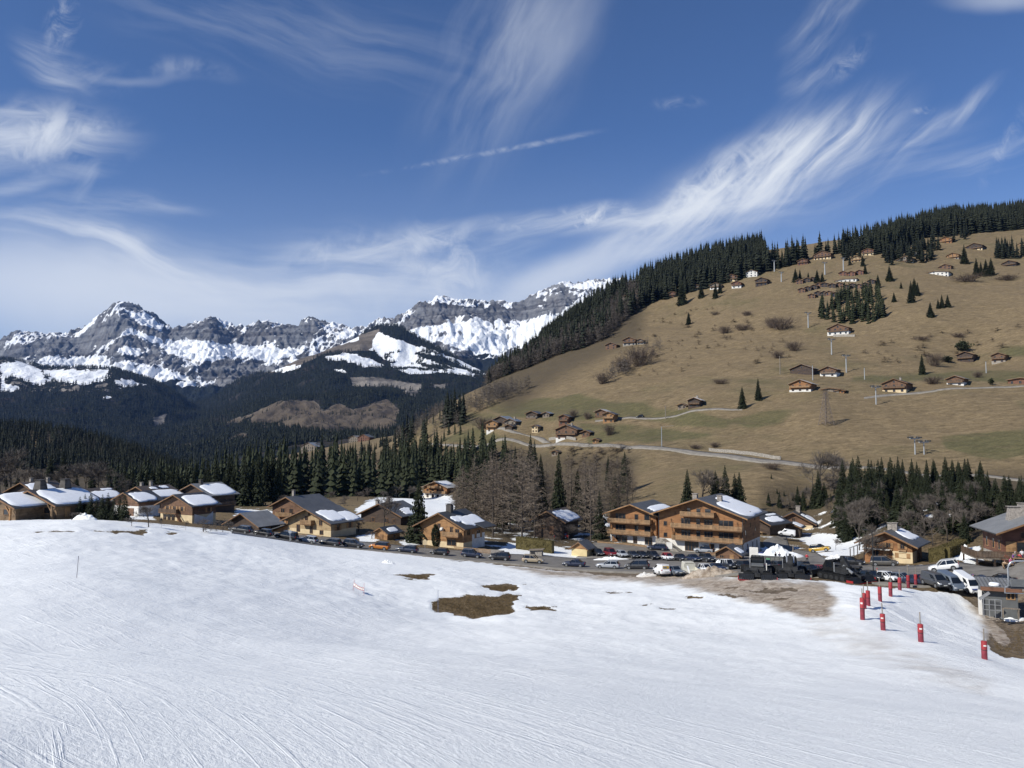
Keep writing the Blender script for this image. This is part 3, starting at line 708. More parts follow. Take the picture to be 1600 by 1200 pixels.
def cover2(u, v, X, Y, Z, sl, gx):
    n = fbm(X / 160, Y / 160, 5, 81); n2 = fbm(X / 50, Y / 60, 4, 82)
    hi = Y > 3900
    s = np.where(hi, union(SNOW2, u, v, 1.6, 6), -9) + n * .9 + n2 * np.where(u < 300, 1.6, .8)
    fb = union(FORB2, u, v, 1.6, 5) + n2 * .6
    br = np.where(hi, union(BROWN2, u, v, 1.5, 7), -9) + n * .4
    me = np.where(Y < 3900, union(MEAD2, u, v, 1.5, 7), -9) + n * .7 + n2 * .5
    cl = union(CLIFF2, u, v, 1.5, 6) + n * .8 + n2 * .7
    snow = np.where(fb > .1, 0, sstep(-.3, .5, s))
    opn = np.maximum(np.maximum(snow, sstep(-.2, .4, br)), np.maximum(sstep(-.2, .3, me), sstep(-.1, .4, cl)))
    left = (u < 175) & (v < 612) & hi
    opn = np.where(left, np.maximum(opn, sstep(-.1, .5, n2 + .1)), opn)
    return np.stack([snow, 1 - opn, np.clip(np.maximum(sstep(-.2, .3, me), sstep(-.2, .4, br) * .6), 0, 1)], -1)
MM2 = mountain_mat('wooded_rock', (.15, .135, .12), (.28, .25, .215), (.012, .016, .013), (.115, .088, .06), 1.)
L2 = layer_mesh('mountain_foothills', T2, -260, 1000, 1450, 6600, 800, 460, relief2, cover2, MM2)
# ---------------------------------------------------------------- vegetation
rng = np.random.default_rng(11)
def leaf_mat(name, a, b, rough=.8, transl=.0):
    m = NT(name); p = m.pos()
    oi = m.add('ShaderNodeObjectInfo')
    n = m.noise(p, 1.1, 4, .65)
    f = m.math('ADD', m.ramp(n, .3, .7, 0, .5), m.math('MULTIPLY', oi.outputs['Random'], .25))
    f = m.math('ADD', f, m.ramp(m.noise(m.vmath('MULTIPLY', p, (1, 1, .12)), .09, 3, .7), .35, .7, 0, .35))
    c = m.mix(f, a, b)
    return m.done(c, rough, spec=.2)
LEAF = leaf_mat('spruce_needles', (.008, .0125, .008), (.038, .045, .02))
LEAF2 = leaf_mat('far_spruce_needles', (.007, .010, .008), (.030, .035, .020))
LARCH = leaf_mat('larch_twigs', (.12, .095, .072), (.225, .18, .138))
GREYT = leaf_mat('bare_grey_twigs', (.085, .072, .062), (.17, .145, .125))
SHRUB = leaf_mat('shrub_twigs', (.075, .055, .045), (.15, .115, .09))
BARK = leaf_mat('bark', (.045, .036, .03), (.12, .10, .085))
HEDGE = leaf_mat('hedge_leaves', (.045, .038, .012), (.135, .11, .045))

def tri_soup(name, T, mat):
    T = np.asarray(T, np.float32).reshape(-1, 3, 3)
    me = bpy.data.meshes.new(name)
    n = len(T)
    me.vertices.add(n * 3); me.vertices.foreach_set('co', T.ravel())
    me.loops.add(n * 3); me.loops.foreach_set('vertex_index', np.arange(n * 3, dtype=np.int32))
    me.polygons.add(n); me.polygons.foreach_set('loop_start', np.arange(0, n * 3, 3, dtype=np.int32))
    me.update(calc_edges=True); me.materials.append(mat)
    return me

def spruce_tris(r, whorls, blades, det=True, bare=.06, power=.9):
    """unit-height crown: whorls of drooping jagged boughs"""
    T = []
    zs = bare + (1 - bare) * (np.linspace(0, 1, whorls) ** .92)
    for i, z in enumerate(zs):
        k = (1 - (z - bare) / (1 - bare))
        L0 = r * (k ** power) + .008
        nb = max(4, int(blades * (.45 + .55 * k)))
        a0 = rng.uniform(0, 6.28)
        for j in range(nb):
            a = a0 + j * 6.283 / nb + rng.normal(0, .16)
            L = L0 * rng.uniform(.62, 1.18)
            droop = L * rng.uniform(.35, .75) * (.55 + .75 * k)
            zz = z + rng.normal(0, .006)
            c, s = math.cos(a), math.sin(a)
            w = L * rng.uniform(.26, .42)
            def P(t, side, dz=0.): return (c * L * t - s * side, s * L * t + c * side, zz - droop * t ** 1.35 + dz + .015 * k)
            if det:
                q0, q1, q2, q3 = P(.02, 0, .004), P(.4, 0), P(.75, 0), P(1, 0, .006)
                for sg in (-1, 1):
                    e1 = P(.36, sg * w * rng.uniform(.7, 1.1), -.012); e2 = P(.62, sg * w * rng.uniform(.6, 1.), -.016); e3 = P(.86, sg * w * .5, -.012)
                    T += [(q0, q1, e1), (q1, q2, e2), (q2, q3, e3)]
                h1 = P(.5, 0, -.045 - .03 * k); T.append((q1, q2, h1))
                h2 = P(.85, 0, -.035 - .03 * k); T.append((q2, q3, h2))
            else:
                sp = 1. / whorls; q0 = (0, 0, z + sp * .85); q3 = (c * L, s * L, z - sp * rng.uniform(.3, .8)); w = L * .62
                e1 = (c * L * .72 - s * w, s * L * .72 + c * w, z - sp * rng.uniform(.1, .6)); e2 = (c * L * .72 + s * w, s * L * .72 - c * w, z - sp * rng.uniform(.1, .6))
                T += [(q0, q3, e1), (q0, e2, q3)]
    T.append(((.006, 0, .95), (-.006, .004, .95), (0, 0, 1.02)))
    return np.array(T, np.float32)

def blade(p, q, w):
    """thin triangle from p to q"""
    p, q = np.asarray(p, float), np.asarray(q, float)
    d = q - p; s = np.cross(d, rng.normal(size=3)); s = s / (np.linalg.norm(s) + 1e-9) * w
    return (p - s, p + s, q)

def larch_tris(r, nb, ntw, tw):
    T = []
    for i in range(nb):
        z = .12 + .87 * (i / nb) ** .95; k = (1 - z) / .88
        L = (r * k ** .75 + .01) * rng.uniform(.6, 1.15); a = rng.uniform(0, 6.283)
        d = np.array([math.cos(a), math.sin(a), rng.uniform(-.05, .32)])
        b = np.array([0, 0, z]); e = b + d * L + [0, 0, L * .12]
        T.append(blade(b, e, tw * 1.2))
        for t in rng.uniform(.12, 1, ntw):
            o = b + (e - b) * t
            dd = d * .7 + rng.normal(0, .75, 3) + [0, 0, -.15]
            T.append(blade(o, o + dd / np.linalg.norm(dd) * L * rng.uniform(.18, .42), tw))
    return np.array(T, np.float32)

def bare_tris(spread, depth, tw, up=.55):
    T = []
    def grow(p, d, L, w, k):
        q = p + d * L
        T.append(blade(p, q, w)); T.append(blade(p, q + rng.normal(0, .01, 3), w))
        if k == 0:
            for _ in range(4):
                e = d + rng.normal(0, .6, 3); T.append(blade(p + (q - p) * rng.uniform(.3, 1), q + e / np.linalg.norm(e) * L * .8, tw))
            return
        for _ in range(4 if k > 1 else 5):
            e = d * .9 + rng.normal(0, spread, 3) + [0, 0, .15]; e /= np.linalg.norm(e)
            grow(p + (q - p) * rng.uniform(.55, 1.), e, L * rng.uniform(.6, .82), max(w * .55, tw), k - 1)
    grow(np.array([0, 0, .0]), np.array([0, 0, 1.]), .3, .018, depth)
    T = np.array(T, np.float32); T[..., 2] = np.maximum(T[..., 2], 0); T /= T[..., 2].max()
    return T

def shrub_tris(n, tw, flat=1.):
    T = []
    for _ in range(n):
        a = rng.uniform(0, 6.283); rr = rng.uniform(0, .35); b = np.array([math.cos(a) * rr, math.sin(a) * rr, 0])
        d = np.array([math.cos(a) * rr * 1.6, math.sin(a) * rr * 1.6, 0]) + rng.normal(0, .28, 3); d[2] = rng.uniform(.45, 1.) * flat
        e = b + d * .9; m_ = b + d * .4
        T.append(blade(b, e, tw))
        for _ in range(4):
            T.append(blade(m_ + (e - m_) * rng.uniform(0, .8), e + rng.normal(0, .16, 3), tw * .8))
    T = np.array(T, np.float32); T[..., 2] = np.clip(T[..., 2], 0, 1); return T

def trunk_mesh(name, r, h, mat, lean=0.):
    m = MB(); n = 6
    m.tube([(0, 0, -.04), (lean * .3, 0, h * .35), (lean, 0, h)], [r, r * .75, r * .18], n)
    o = m.build(name, mat); me = o.data; bpy.data.objects.remove(o); return me

TREES = {}
def kind(k, name, crowns, trunk): TREES[k] = dict(name=name, crowns=crowns, trunk=trunk)
kind('spruce', 'spruce_tree', [tri_soup('crown', spruce_tris(r, 34, 12), LEAF) for r in (.19, .215, .17, .235)], trunk_mesh('trunk', .014, .9, BARK))
kind('slim', 'spruce_tree', [tri_soup('crown', spruce_tris(r, 30, 9, power=.75), LEAF) for r in (.13, .15)], trunk_mesh('trunk', .012, .9, BARK))
kind('wide', 'spruce_tree', [tri_soup('crown', spruce_tris(r, 20, 12, bare=.02, power=.8), LEAF) for r in (.3, .27)], trunk_mesh('trunk', .02, .85, BARK))
kind('larch', 'larch_tree', [tri_soup('crown', larch_tris(r, 130, 16, .0019), LARCH) for r in (.21, .19, .23)], trunk_mesh('trunk', .009, .95, BARK))
kind('bare', 'bare_tree', [tri_soup('crown', bare_tris(s, 4, .0022), GREYT) for s in (.42, .5, .36)], trunk_mesh('trunk', .016, .6, BARK, .03))
kind('shrub', 'bare_shrub', [tri_soup('twigs', shrub_tris(150, .012), SHRUB) for _ in range(3)], None)
ROOTS = {}
NTREE = {}
def tree(k, x, y, h, label, group, z=None, wide=1., cat=None):
    K = TREES[k]; i = int(rng.integers(len(K['crowns'])))
    z = float(T0.H(x, y)) if z is None else z
    key = (k, i); rz = float(rng.uniform(0, 6.28))
    NTREE[k] = NTREE.get(k, 0) + 1
    sc = (h * wide, h * wide, h)
    if key in ROOTS:
        return dup(ROOTS[key], (x, y, z - .1), rz, label, group, sc)
    t = thing(K['name'], label, cat or {'spruce': 'spruce', 'slim': 'spruce', 'wide': 'spruce', 'larch': 'larch', 'bare': 'tree', 'shrub': 'shrub'}[k], (x, y, z - .1), rz, group)
    t.scale = sc
    link('crown' if k != 'shrub' else 'twigs', K['crowns'][i], t)
    if K['trunk']: link('trunk', K['trunk'], t)
    ROOTS[key] = t
    return t

def tree_uv(k, u, vt, Y, label, group, wide=1., hmin=2.):
    """tree at forward distance Y whose tip stands at photo row vt"""
    x = at(u, 700, Y)[0]; z = float(T0.H(x, Y)); vb = proj(x, Y, z)[1]
    h = max(hmin, (vb - vt) * Y / F)
    return tree(k, x, Y, h, label, group, z, wide)
def tree_base(k, u, vb, vt, label, group=None, wide=1.):
    """tree standing where photo row vb meets the ground"""
    x, y, z = T0.cast(u, vb)
    return tree(k, x, y, (vb - vt) * y / F, label, group, z, wide)

# soup of copies for a mass no one could count
def forest(name, protos, pts, hs, mat, wide=None):
    parts = []
    for i, P in enumerate(protos):
        sel = np.arange(len(pts)) % len(protos) == i
        p = np.asarray(pts)[sel]; h = np.asarray(hs)[sel]
        if not len(p): continue
        a = rng.uniform(0, 6.283, len(p)); c, s = np.cos(a), np.sin(a)
        wd = h * (rng.uniform(.85, 1.2, len(p)) if wide is None else np.asarray(wide)[sel])
        Q = P.reshape(-1, 3)
        X = (Q[None, :, 0] * c[:, None] - Q[None, :, 1] * s[:, None]) * wd[:, None] + p[:, 0:1]
        Yy = (Q[None, :, 0] * s[:, None] + Q[None, :, 1] * c[:, None]) * wd[:, None] + p[:, 1:2]
        Z = Q[None, :, 2] * h[:, None] + p[:, 2:3]
        parts.append(np.stack([X, Yy, Z], -1).reshape(-1, 3, 3))
    o = link(name, tri_soup(name, np.concatenate(parts), mat))
    return tag(o, kind='stuff')

def scatter(poly, y0, y1, n, margin=0, H=T0.H):
    """random ground points whose foot shows inside the photo polygon"""
    P = np.array(poly, float); out = []
    a0 = (P[:, 0].min() - 800) / F - .02; a1 = (P[:, 0].max() - 800) / F + .02
    tries = 0
    while sum(map(len, out)) < n and tries < 500:
        tries += 1
        m = 8000
        y = np.sqrt(rng.uniform(y0 ** 2, y1 ** 2, m)); x = rng.uniform(a0, a1, m) * y
        z = H(x, y); u, v = proj(x, y, z)
        ok = sdpoly(u, v, poly) > margin
        out.append(np.stack([x, y, z], 1)[ok])
    return np.concatenate(out)[:n] if out else np.zeros((0, 3))

G_BELT = 'spruces of the dark belt behind the village'
L_BELT = 'dark green spruce in the dense belt behind the village'
tops = [(150, 722), (180, 728), (215, 722), (250, 722), (300, 720), (340, 712), (380, 702), (410, 695), (440, 692), (470, 697), (515, 690), (560, 700), (600, 698), (650, 700), (700, 702), (735, 704)]
def top(u): return float(np.interp(u, [t[0] for t in tops], [t[1] for t in tops]))
rest = []
for j, (Y, off, st) in enumerate([(285, 30, 13), (305, 20, 11), (335, 10, 11), (375, 4, 11), (420, -2, 11), (480, -4, 11), (560, -2, 11)]):
    u = 172 + (j % 3) * 4 if j else 185
    while u < 725:
        uu = u + rng.normal(0, 3); yy = Y + rng.normal(0, 7)
        u += st * rng.uniform(.75, 1.4)
        if Y < 400 and (470 < uu < 480 or 652 < uu < 714): continue
        if j < 2 and 440 < uu: continue
        vt = top(uu) + off * (.6 if uu > 380 else .35) + rng.normal(2, 6)
        x = at(uu, 700, yy)[0]
        if j < 2: tree_uv('spruce', uu, vt, yy, L_BELT, G_BELT, rng.uniform(.72, .95))
        else:
            z = float(T0.H(x, yy)); rest.append((x, yy, z, max(8, (proj(x, yy, z)[1] - vt) * yy / F)))

G_R = 'spruces of the wood below the hill road'
L_R = 'dark green spruce in the wood between the hill road and the street'
for u0, u1, Y, v0, v1, st in [(1316, 1532, 236, 712, 722, 9), (1330, 1545, 222, 722, 738, 11), (1440, 1625, 205, 738, 752, 10), (1500, 1640, 190, 742, 770, 11), (1205, 1320, 256, 752, 776, 11), (1315, 1440, 206, 742, 775, 14), (1400, 1560, 186, 752, 790, 15), (1560, 1640, 178, 740, 775, 12)]:
    u = u0
    while u < u1:
        uu = u + rng.normal(0, 2.5); u += st * rng.uniform(.7, 1.5)
        tree_uv('spruce', uu, rng.uniform(v0, v1), Y + rng.normal(0, 5), L_R, G_R, rng.uniform(.95, 1.25))
for u, vt, Y in [(1277, 736, 222), (1286, 753, 212), (1268, 762, 224), (1253, 766, 232), (1199, 769, 236), (1216, 767, 236), (1232, 781, 232), (1330, 724, 226), (1348, 788, 196), (1336, 792, 200), (1360, 790, 198), (1296, 770, 214), (1319, 798, 196), (1412, 752, 205), (1428, 760, 200), (1444, 746, 204), (1308, 752, 226), (1456, 800, 182), (1396, 770, 196), (1243, 770, 238)]:
    tree_uv('spruce', u, vt, max(Y, 250) if u < 1302 else Y, L_R, G_R, 1.1)
for u, vt, Y, w in [(1073, 734, 232, 1.1), (1117, 736, 236, 1.2), (1132, 728, 236, 1.2), (1147, 740, 240, 1.), (1154, 738, 238, 1.)]:
    tree_uv('spruce', u, vt, Y, 'dark spruce rising behind the ridge of the big wooden apartment chalet', 'spruces behind the apartment chalet', w)
for u, vt, Y, w, lab in [(873, 708, 222, .9, 'tall narrow dark spruce standing alone among the brown larches'), (655, 752, 186, 1.35, 'full dark spruce beside the drive, left of the satellite-dish chalet'), (829, 679, 320, .9, 'tallest spruce below the hamlet, its tip reaching the hill road'),
                         (766, 687, 330, .9, 'pointed spruce below the hamlet beside the valley belt'), (836, 706, 318, .9, 'lower spruce joined to the tallest one below the hamlet'), (976, 706, 280, 1.05, 'lone dark spruce on the meadow edge right of the larches'), (950, 711, 290, .8, 'small slim spruce between the larches and the lone meadow spruce'),
                         (722, 742, 262, 1., 'dark spruce at the left edge of the larch clump'), (936, 768, 205, .9, 'dark spruce close to the left gable of the apartment chalet'), (820, 728, 300, .9, 'dark spruce behind the larches under the tallest spruce')]:
    tree_uv('spruce', u, vt, Y, lab, None, w)
for u, vt, Y in [(742, 738, 232), (763, 728, 250), (806, 724, 236), (846, 728, 228), (902, 734, 246), (918, 745, 228), (960, 738, 250), (786, 745, 226)]:
    tree_uv('spruce', u, vt, Y, 'dark spruce mixed in among the brown larches', 'spruces among the larches', .9)
u = 735
while u < 850:
    tree_uv('spruce', u, 702 + rng.normal(4, 7), 335 + rng.normal(0, 12), L_BELT, G_BELT, .85); u += 10
for i, (u, vb, vt, w) in enumerate([(1160, 638, 603, 1.1), (1185, 625, 590, 1.15), (1441, 585, 552, 1.15)]):
    tree_base('spruce', u, vb, vt, ['dark spruce on the meadow, lower left of a close pair', 'dark spruce on the meadow, upper right of a close pair', 'lone dark spruce on the meadow left of two wooden chalets'][i], None, w)
# spruces dotted over the upper meadow
G_UP = 'single spruces dotted over the upper meadow'
for u, vb, vt in [(1066, 476, 438), (1096, 465, 442), (1118, 466, 440), (1125, 458, 438), (1076, 507, 487), (1390, 439, 414), (1372, 450, 428), (1397, 472, 456), (1424, 473, 438), (1429, 461, 433), (1434, 462, 440), (1454, 495, 471), (1472, 481, 459), (1481, 480, 460), (1466, 482, 466), (1408, 451, 439), (1507, 412, 381), (1526, 430, 402), (1533, 430, 408), (1541, 431, 404), (1549, 430, 402), (1284, 485, 460), (1348, 416, 397), (1352, 428, 410), (1277, 442, 420), (1243, 440, 418), (1250, 436, 420), (1285, 440, 424), (1263, 436, 424)]:
    tree_base('spruce', u, vb, vt, 'dark spruce standing apart on the upper dry meadow', G_UP, 1.25)
for p in scatter([(1277, 500), (1290, 478), (1330, 462), (1378, 462), (1388, 492), (1372, 506), (1330, 507)], 480, 760, 74):
    rest.append((*p, rng.uniform(11, 17)))

# --- bare larches and grey trees
L_L = 'leafless brown larch in the clump behind the street'
for Y, st in [(205, 19), (222, 17), (242, 17), (268, 18)]:
    u = 712 + rng.uniform(0, 12)
    while u < 985 - (Y < 225) * 55:
        uu = u + rng.normal(0, 3); u += st * rng.uniform(.7, 1.4)
        if (abs(uu - 873) < 9 and Y < 212) or (836 < uu < 914 and Y < 225): continue
        vt = np.interp(uu, [710, 740, 800, 850, 930, 985], [728, 726, 708, 722, 712, 728]) + rng.normal(0, 9) + (205 - Y) * -.02
        tree_uv('larch', uu, vt, Y + rng.normal(0, 6), L_L, 'larches behind the street', rng.uniform(1.05, 1.45))
L_B = 'leafless grey-brown tree in the wood right of the apartment chalet'
for Y, st in [(186, 30), (200, 26), (216, 24), (252, 18)]:
    u = 1205 + rng.uniform(0, 12) + (Y < 195) * 95
    while u < 1620:
        uu = u + rng.normal(0, 3); u += st * rng.uniform(.7, 1.5)
        if (Y < 195 and 1345 < uu < 1440) or (uu < 1310 and Y < 230): continue
        vt = np.interp(uu, [1205, 1240, 1290, 1340, 1420, 1500, 1620], [800, 786, 776, 766, 766, 772, 776]) + rng.normal(0, 14) - (Y - 200) * .25
        tree_uv('bare', uu, vt, Y + rng.normal(0, 5), L_B, 'leafless trees of the wood below the hill road', rng.uniform(.75, 1.05))
for u, vt, Y in [(1440, 772, 176), (1462, 766, 180), (1484, 776, 172), (1506, 770, 178), (1424, 790, 172), (1475, 790, 168), (1498, 792, 166), (1520, 780, 172), (1452, 800, 166)]:
    tree_uv('bare', u, vt, Y, L_B, 'leafless trees of the wood below the hill road', 1.)
for u, vt, Y in [(1432, 774, 178), (1470, 784, 174), (1492, 780, 176), (1512, 776, 174), (1502, 800, 165), (1528, 770, 178), (1540, 764, 180), (1552, 758, 184)]:
    tree_uv('spruce', u, vt, Y, L_R, G_R, 1.25)
for u, vt, Y in [(1280, 700, 262), (1300, 705, 262), (1316, 712, 258), (1268, 718, 262), (1096, 728, 240)]:
    tree_uv('bare', u, vt, Y, 'leafless grey tree standing below the hill road', 'leafless trees under the hill road', 1.1)
for u, vt, Y in [(2, 690, 250), (-14, 694, 255), (20, 716, 262), (118, 720, 262), (156, 716, 258), (136, 724, 268), (172, 730, 262), (40, 726, 275), (66, 730, 280), (90, 735, 275), (55, 738, 262), (12, 738, 268)]:
    tree_uv('bare', u, vt, Y, 'pale leafless tree behind the snowy chalets at far left', 'pale leafless trees at far left', 1.2)
for u, vt, Y in [(80, 712, 330), (100, 706, 330), (146, 730, 300), (30, 735, 330), (122, 738, 310), (12, 742, 340), (60, 735, 340)]:
    tree_uv('spruce', u, vt, Y, L_BELT, G_BELT, 1.1)
for u, vt, Y in [(450, 770, 268), (470, 775, 275), (540, 772, 270), (560, 766, 290), (515, 765, 280), (600, 765, 300), (575, 760, 310), (640, 758, 330), (620, 756, 330)]:
    tree_uv('bare', u, vt, Y, 'small leafless tree at the edge of the snowy field', 'small leafless trees by the snowy field', 1.3)

# --- masses too many to count
SP_FAR = [spruce_tris(r, 10, 8, False, .04) for r in (.17, .2, .15)]
SP_TINY = [spruce_tris(r, 4, 5, False, .0) for r in (.2, .26)]
BR_FAR = [np.concatenate([larch_tris(.28, 26, 4, .009), larch_tris(.2, 10, 3, .01)]) for _ in range(2)]
for B in BR_FAR: B[..., 2] *= 1.0
for p in scatter([(600, 712), (650, 706), (790, 704), (800, 735), (760, 752), (640, 762), (600, 750)], 385, 520, 130): rest.append((*p, rng.uniform(10, 17)))
rest = np.array(rest)
forest('spruce_forest', SP_FAR, rest[:, :3], rest[:, 3], LEAF, np.full(len(rest), 1.0))
EDGE = [(765, 600), (800, 600), (850, 592), (885, 585), (930, 548), (968, 505), (1000, 482), (1050, 458), (1090, 446), (1130, 434), (1186, 420), (1192, 396), (1200, 420), (1240, 408), (1290, 400), (1330, 395), (1370, 398), (1410, 388), (1440, 372), (1500, 366), (1560, 362), (1660, 352), (1660, 300), (700, 560), (755, 590)]
sk = np.concatenate([scatter(EDGE, 700, 1120, 6000), scatter([e for e in EDGE if e[0] < 1195 and e[0] > 760] + [(1195, 300), (760, 560)], 700, 1010, 2600)])
uu, vv = proj(*sk.T); hh = 11 + 15 * rng.random(len(sk)); hh *= np.interp(uu, [760, 900, 1100, 1600], [.9, 1.08, 1.15, 1.1])
low = (vv > np.interp(uu, [760, 850, 900, 940, 975, 1000], [572, 545, 518, 490, 462, 428])) & (uu < 1000)
keep = ~low | (rng.random(len(sk)) < .16)
forest('ridge_spruce_forest', SP_FAR, sk[keep], hh[keep], LEAF2)
bl = sk[low]
b2 = scatter([(700, 652), (770, 612), (830, 606), (800, 625), (760, 640), (735, 650)], 480, 900, 120)
b3 = scatter([(940, 605), (950, 585), (1000, 545), (1035, 540), (1030, 560), (1000, 585), (960, 600)], 450, 760, 60)
b4 = scatter([(610, 690), (650, 655), (700, 640), (735, 660), (690, 690), (640, 705)], 420, 800, 150)
bl = np.concatenate([bl, bl + rng.normal(0, 4, bl.shape) * [1, 1, 0]]); bl[:, 2] = T0.H(bl[:, 0], bl[:, 1])
bb = np.concatenate([bl, b2, b3, b4]); bh = rng.uniform(7, 13, len(bb)); bh[:len(bl)] *= 1.25
forest('leafless_hillside_wood', BR_FAR, bb, bh, GREYT, rng.uniform(1., 1.7, len(bb)))
sc_ = np.concatenate([scatter([(960, 545), (1020, 500), (1100, 480), (1240, 500), (1255, 560), (1000, 592)], 380, 900, 90), scatter([(1330, 540), (1600, 500), (1600, 545), (1380, 570)], 380, 700, 34), scatter([(860, 700), (985, 702), (990, 735), (900, 745)], 260, 430, 70)])
forest('meadow_scrub', BR_FAR, sc_, rng.uniform(1.2, 3.6, len(sc_)), SHRUB, rng.uniform(3., 8., len(sc_)))
s2 = scatter([(690, 665), (705, 642), (720, 645), (730, 662), (712, 676)], 440, 760, 16); s3 = scatter([(560, 720), (620, 690), (690, 668), (660, 700), (600, 720)], 420, 1100, 70)
s4 = scatter([(1310, 395), (1345, 392), (1350, 420), (1330, 420)], 560, 860, 14); s5 = scatter([(1380, 400), (1440, 385), (1470, 390), (1450, 412), (1390, 420)], 560, 900, 60); s6 = scatter([(1545, 400), (1600, 388), (1640, 390), (1640, 402), (1560, 405)], 600, 900, 40); s7 = scatter([(1452, 372), (1520, 366), (1520, 378), (1460, 384)], 700, 1000, 12)
ss = np.concatenate([s2, s3, s4, s5, s6, s7])
forest('scattered_spruce_clumps', SP_FAR, ss, rng.uniform(12, 20, len(ss)), LEAF2)
lh = scatter([(-80, 660), (60, 664), (120, 674), (180, 694), (240, 718), (300, 742), (240, 760), (-80, 760)], 620, 1200, 2700)
forest('dark_wooded_hill_trees', SP_FAR, lh, rng.uniform(9, 17, len(lh)), LEAF2)
lb = scatter([(60, 680), (120, 685), (170, 705), (140, 715), (70, 700)], 700, 1080, 60)
forest('leafless_wooded_hill_trees', BR_FAR, lb, rng.uniform(8, 13, len(lb)), GREYT)
# far slopes
def slope_trees(L, n, hlo, hhi, sel):
    w = sel.astype(float) * L['Y'] * (L['cov'][..., 1] > .5)
    w = w.ravel() / w.sum(); i = rng.choice(w.size, n, p=w)
    X, Y, Z = (L[k].ravel()[i] for k in 'XYZ')
    ny, na = L['X'].shape
    dx = (L['X'][0, 1] - L['X'][0, 0]) / (L['Y'][0, 0] + 60) * (Y + 60)
    X = X + rng.uniform(-.5, .5, n) * dx
    return np.stack([X, Y, Z - 1.5], 1), rng.uniform(hlo, hhi, n)
vis = (L2['v'] < 735) & (L2['u'] > -80) & (L2['u'] < 860) & (L2['Y'] > 1900) & (L2['Y'] < 5700)
p_, h_ = slope_trees(L2, 34000, 18, 34, vis)
forest('far_mountain_forest', SP_TINY, p_, h_, LEAF2, np.full(len(p_), 1.1))
# loose trees on the snowy shoulder and the meadows
snowy = (L2['cov'][..., 0] > .5) & (L2['v'] > 545) & (L2['u'] > 600) & (L2['Y'] < 5400)
medw = (L2['cov'][..., 2] > .5) & (L2['Y'] < 3800) & (L2['u'] > 370)
keepc = L2['cov'].copy(); L2['cov'] = np.ones_like(keepc)
nz = fbm(L2['X'] / 130, L2['Y'] / 130, 3, 91)
pa, ha = slope_trees(L2, 1500, 12, 22, snowy & (nz > .12)); pb, hb = slope_trees(L2, 420, 9, 18, medw & (nz > .1))
forest('far_scattered_trees', SP_TINY, np.concatenate([pa, pb]), np.r_[ha, hb], LEAF2, np.full(len(pa) + len(pb), 1.2))

# dead grass standing in the melted patches
gp = [scatter(P, 60, 160, n, 1.5) for P, n in ((BARE[0], 2600), (BARE[1], 500), (BARE[2], 300), (BARE[3], 300))]
gp += [scatter([(1545, 992), (1560, 985), (1600, 975), (1600, 1024), (1556, 1014)], 60, 130, 500, 1.)]
gp = np.concatenate([g for g in gp if len(g)]); gp[:, 2] -= .16
TUFT = []
for _ in range(3):
    T_ = []
    for _k in range(9):
        a_ = rng.uniform(0, 6.28); b_ = np.array([rng.normal(0, .35), rng.normal(0, .35), 0.]); T_.append(blade(b_, b_ + [math.cos(a_) * .9, math.sin(a_) * .9, rng.uniform(.5, 1.1)], .16))
    TUFT.append(np.array(T_, np.float32))
forest('dead_grass', TUFT, gp, rng.uniform(.10, .26, len(gp)), leaf_mat('dead_grass_blades', (.07, .048, .024), (.22, .16, .085)), rng.uniform(.2, .4, len(gp)))

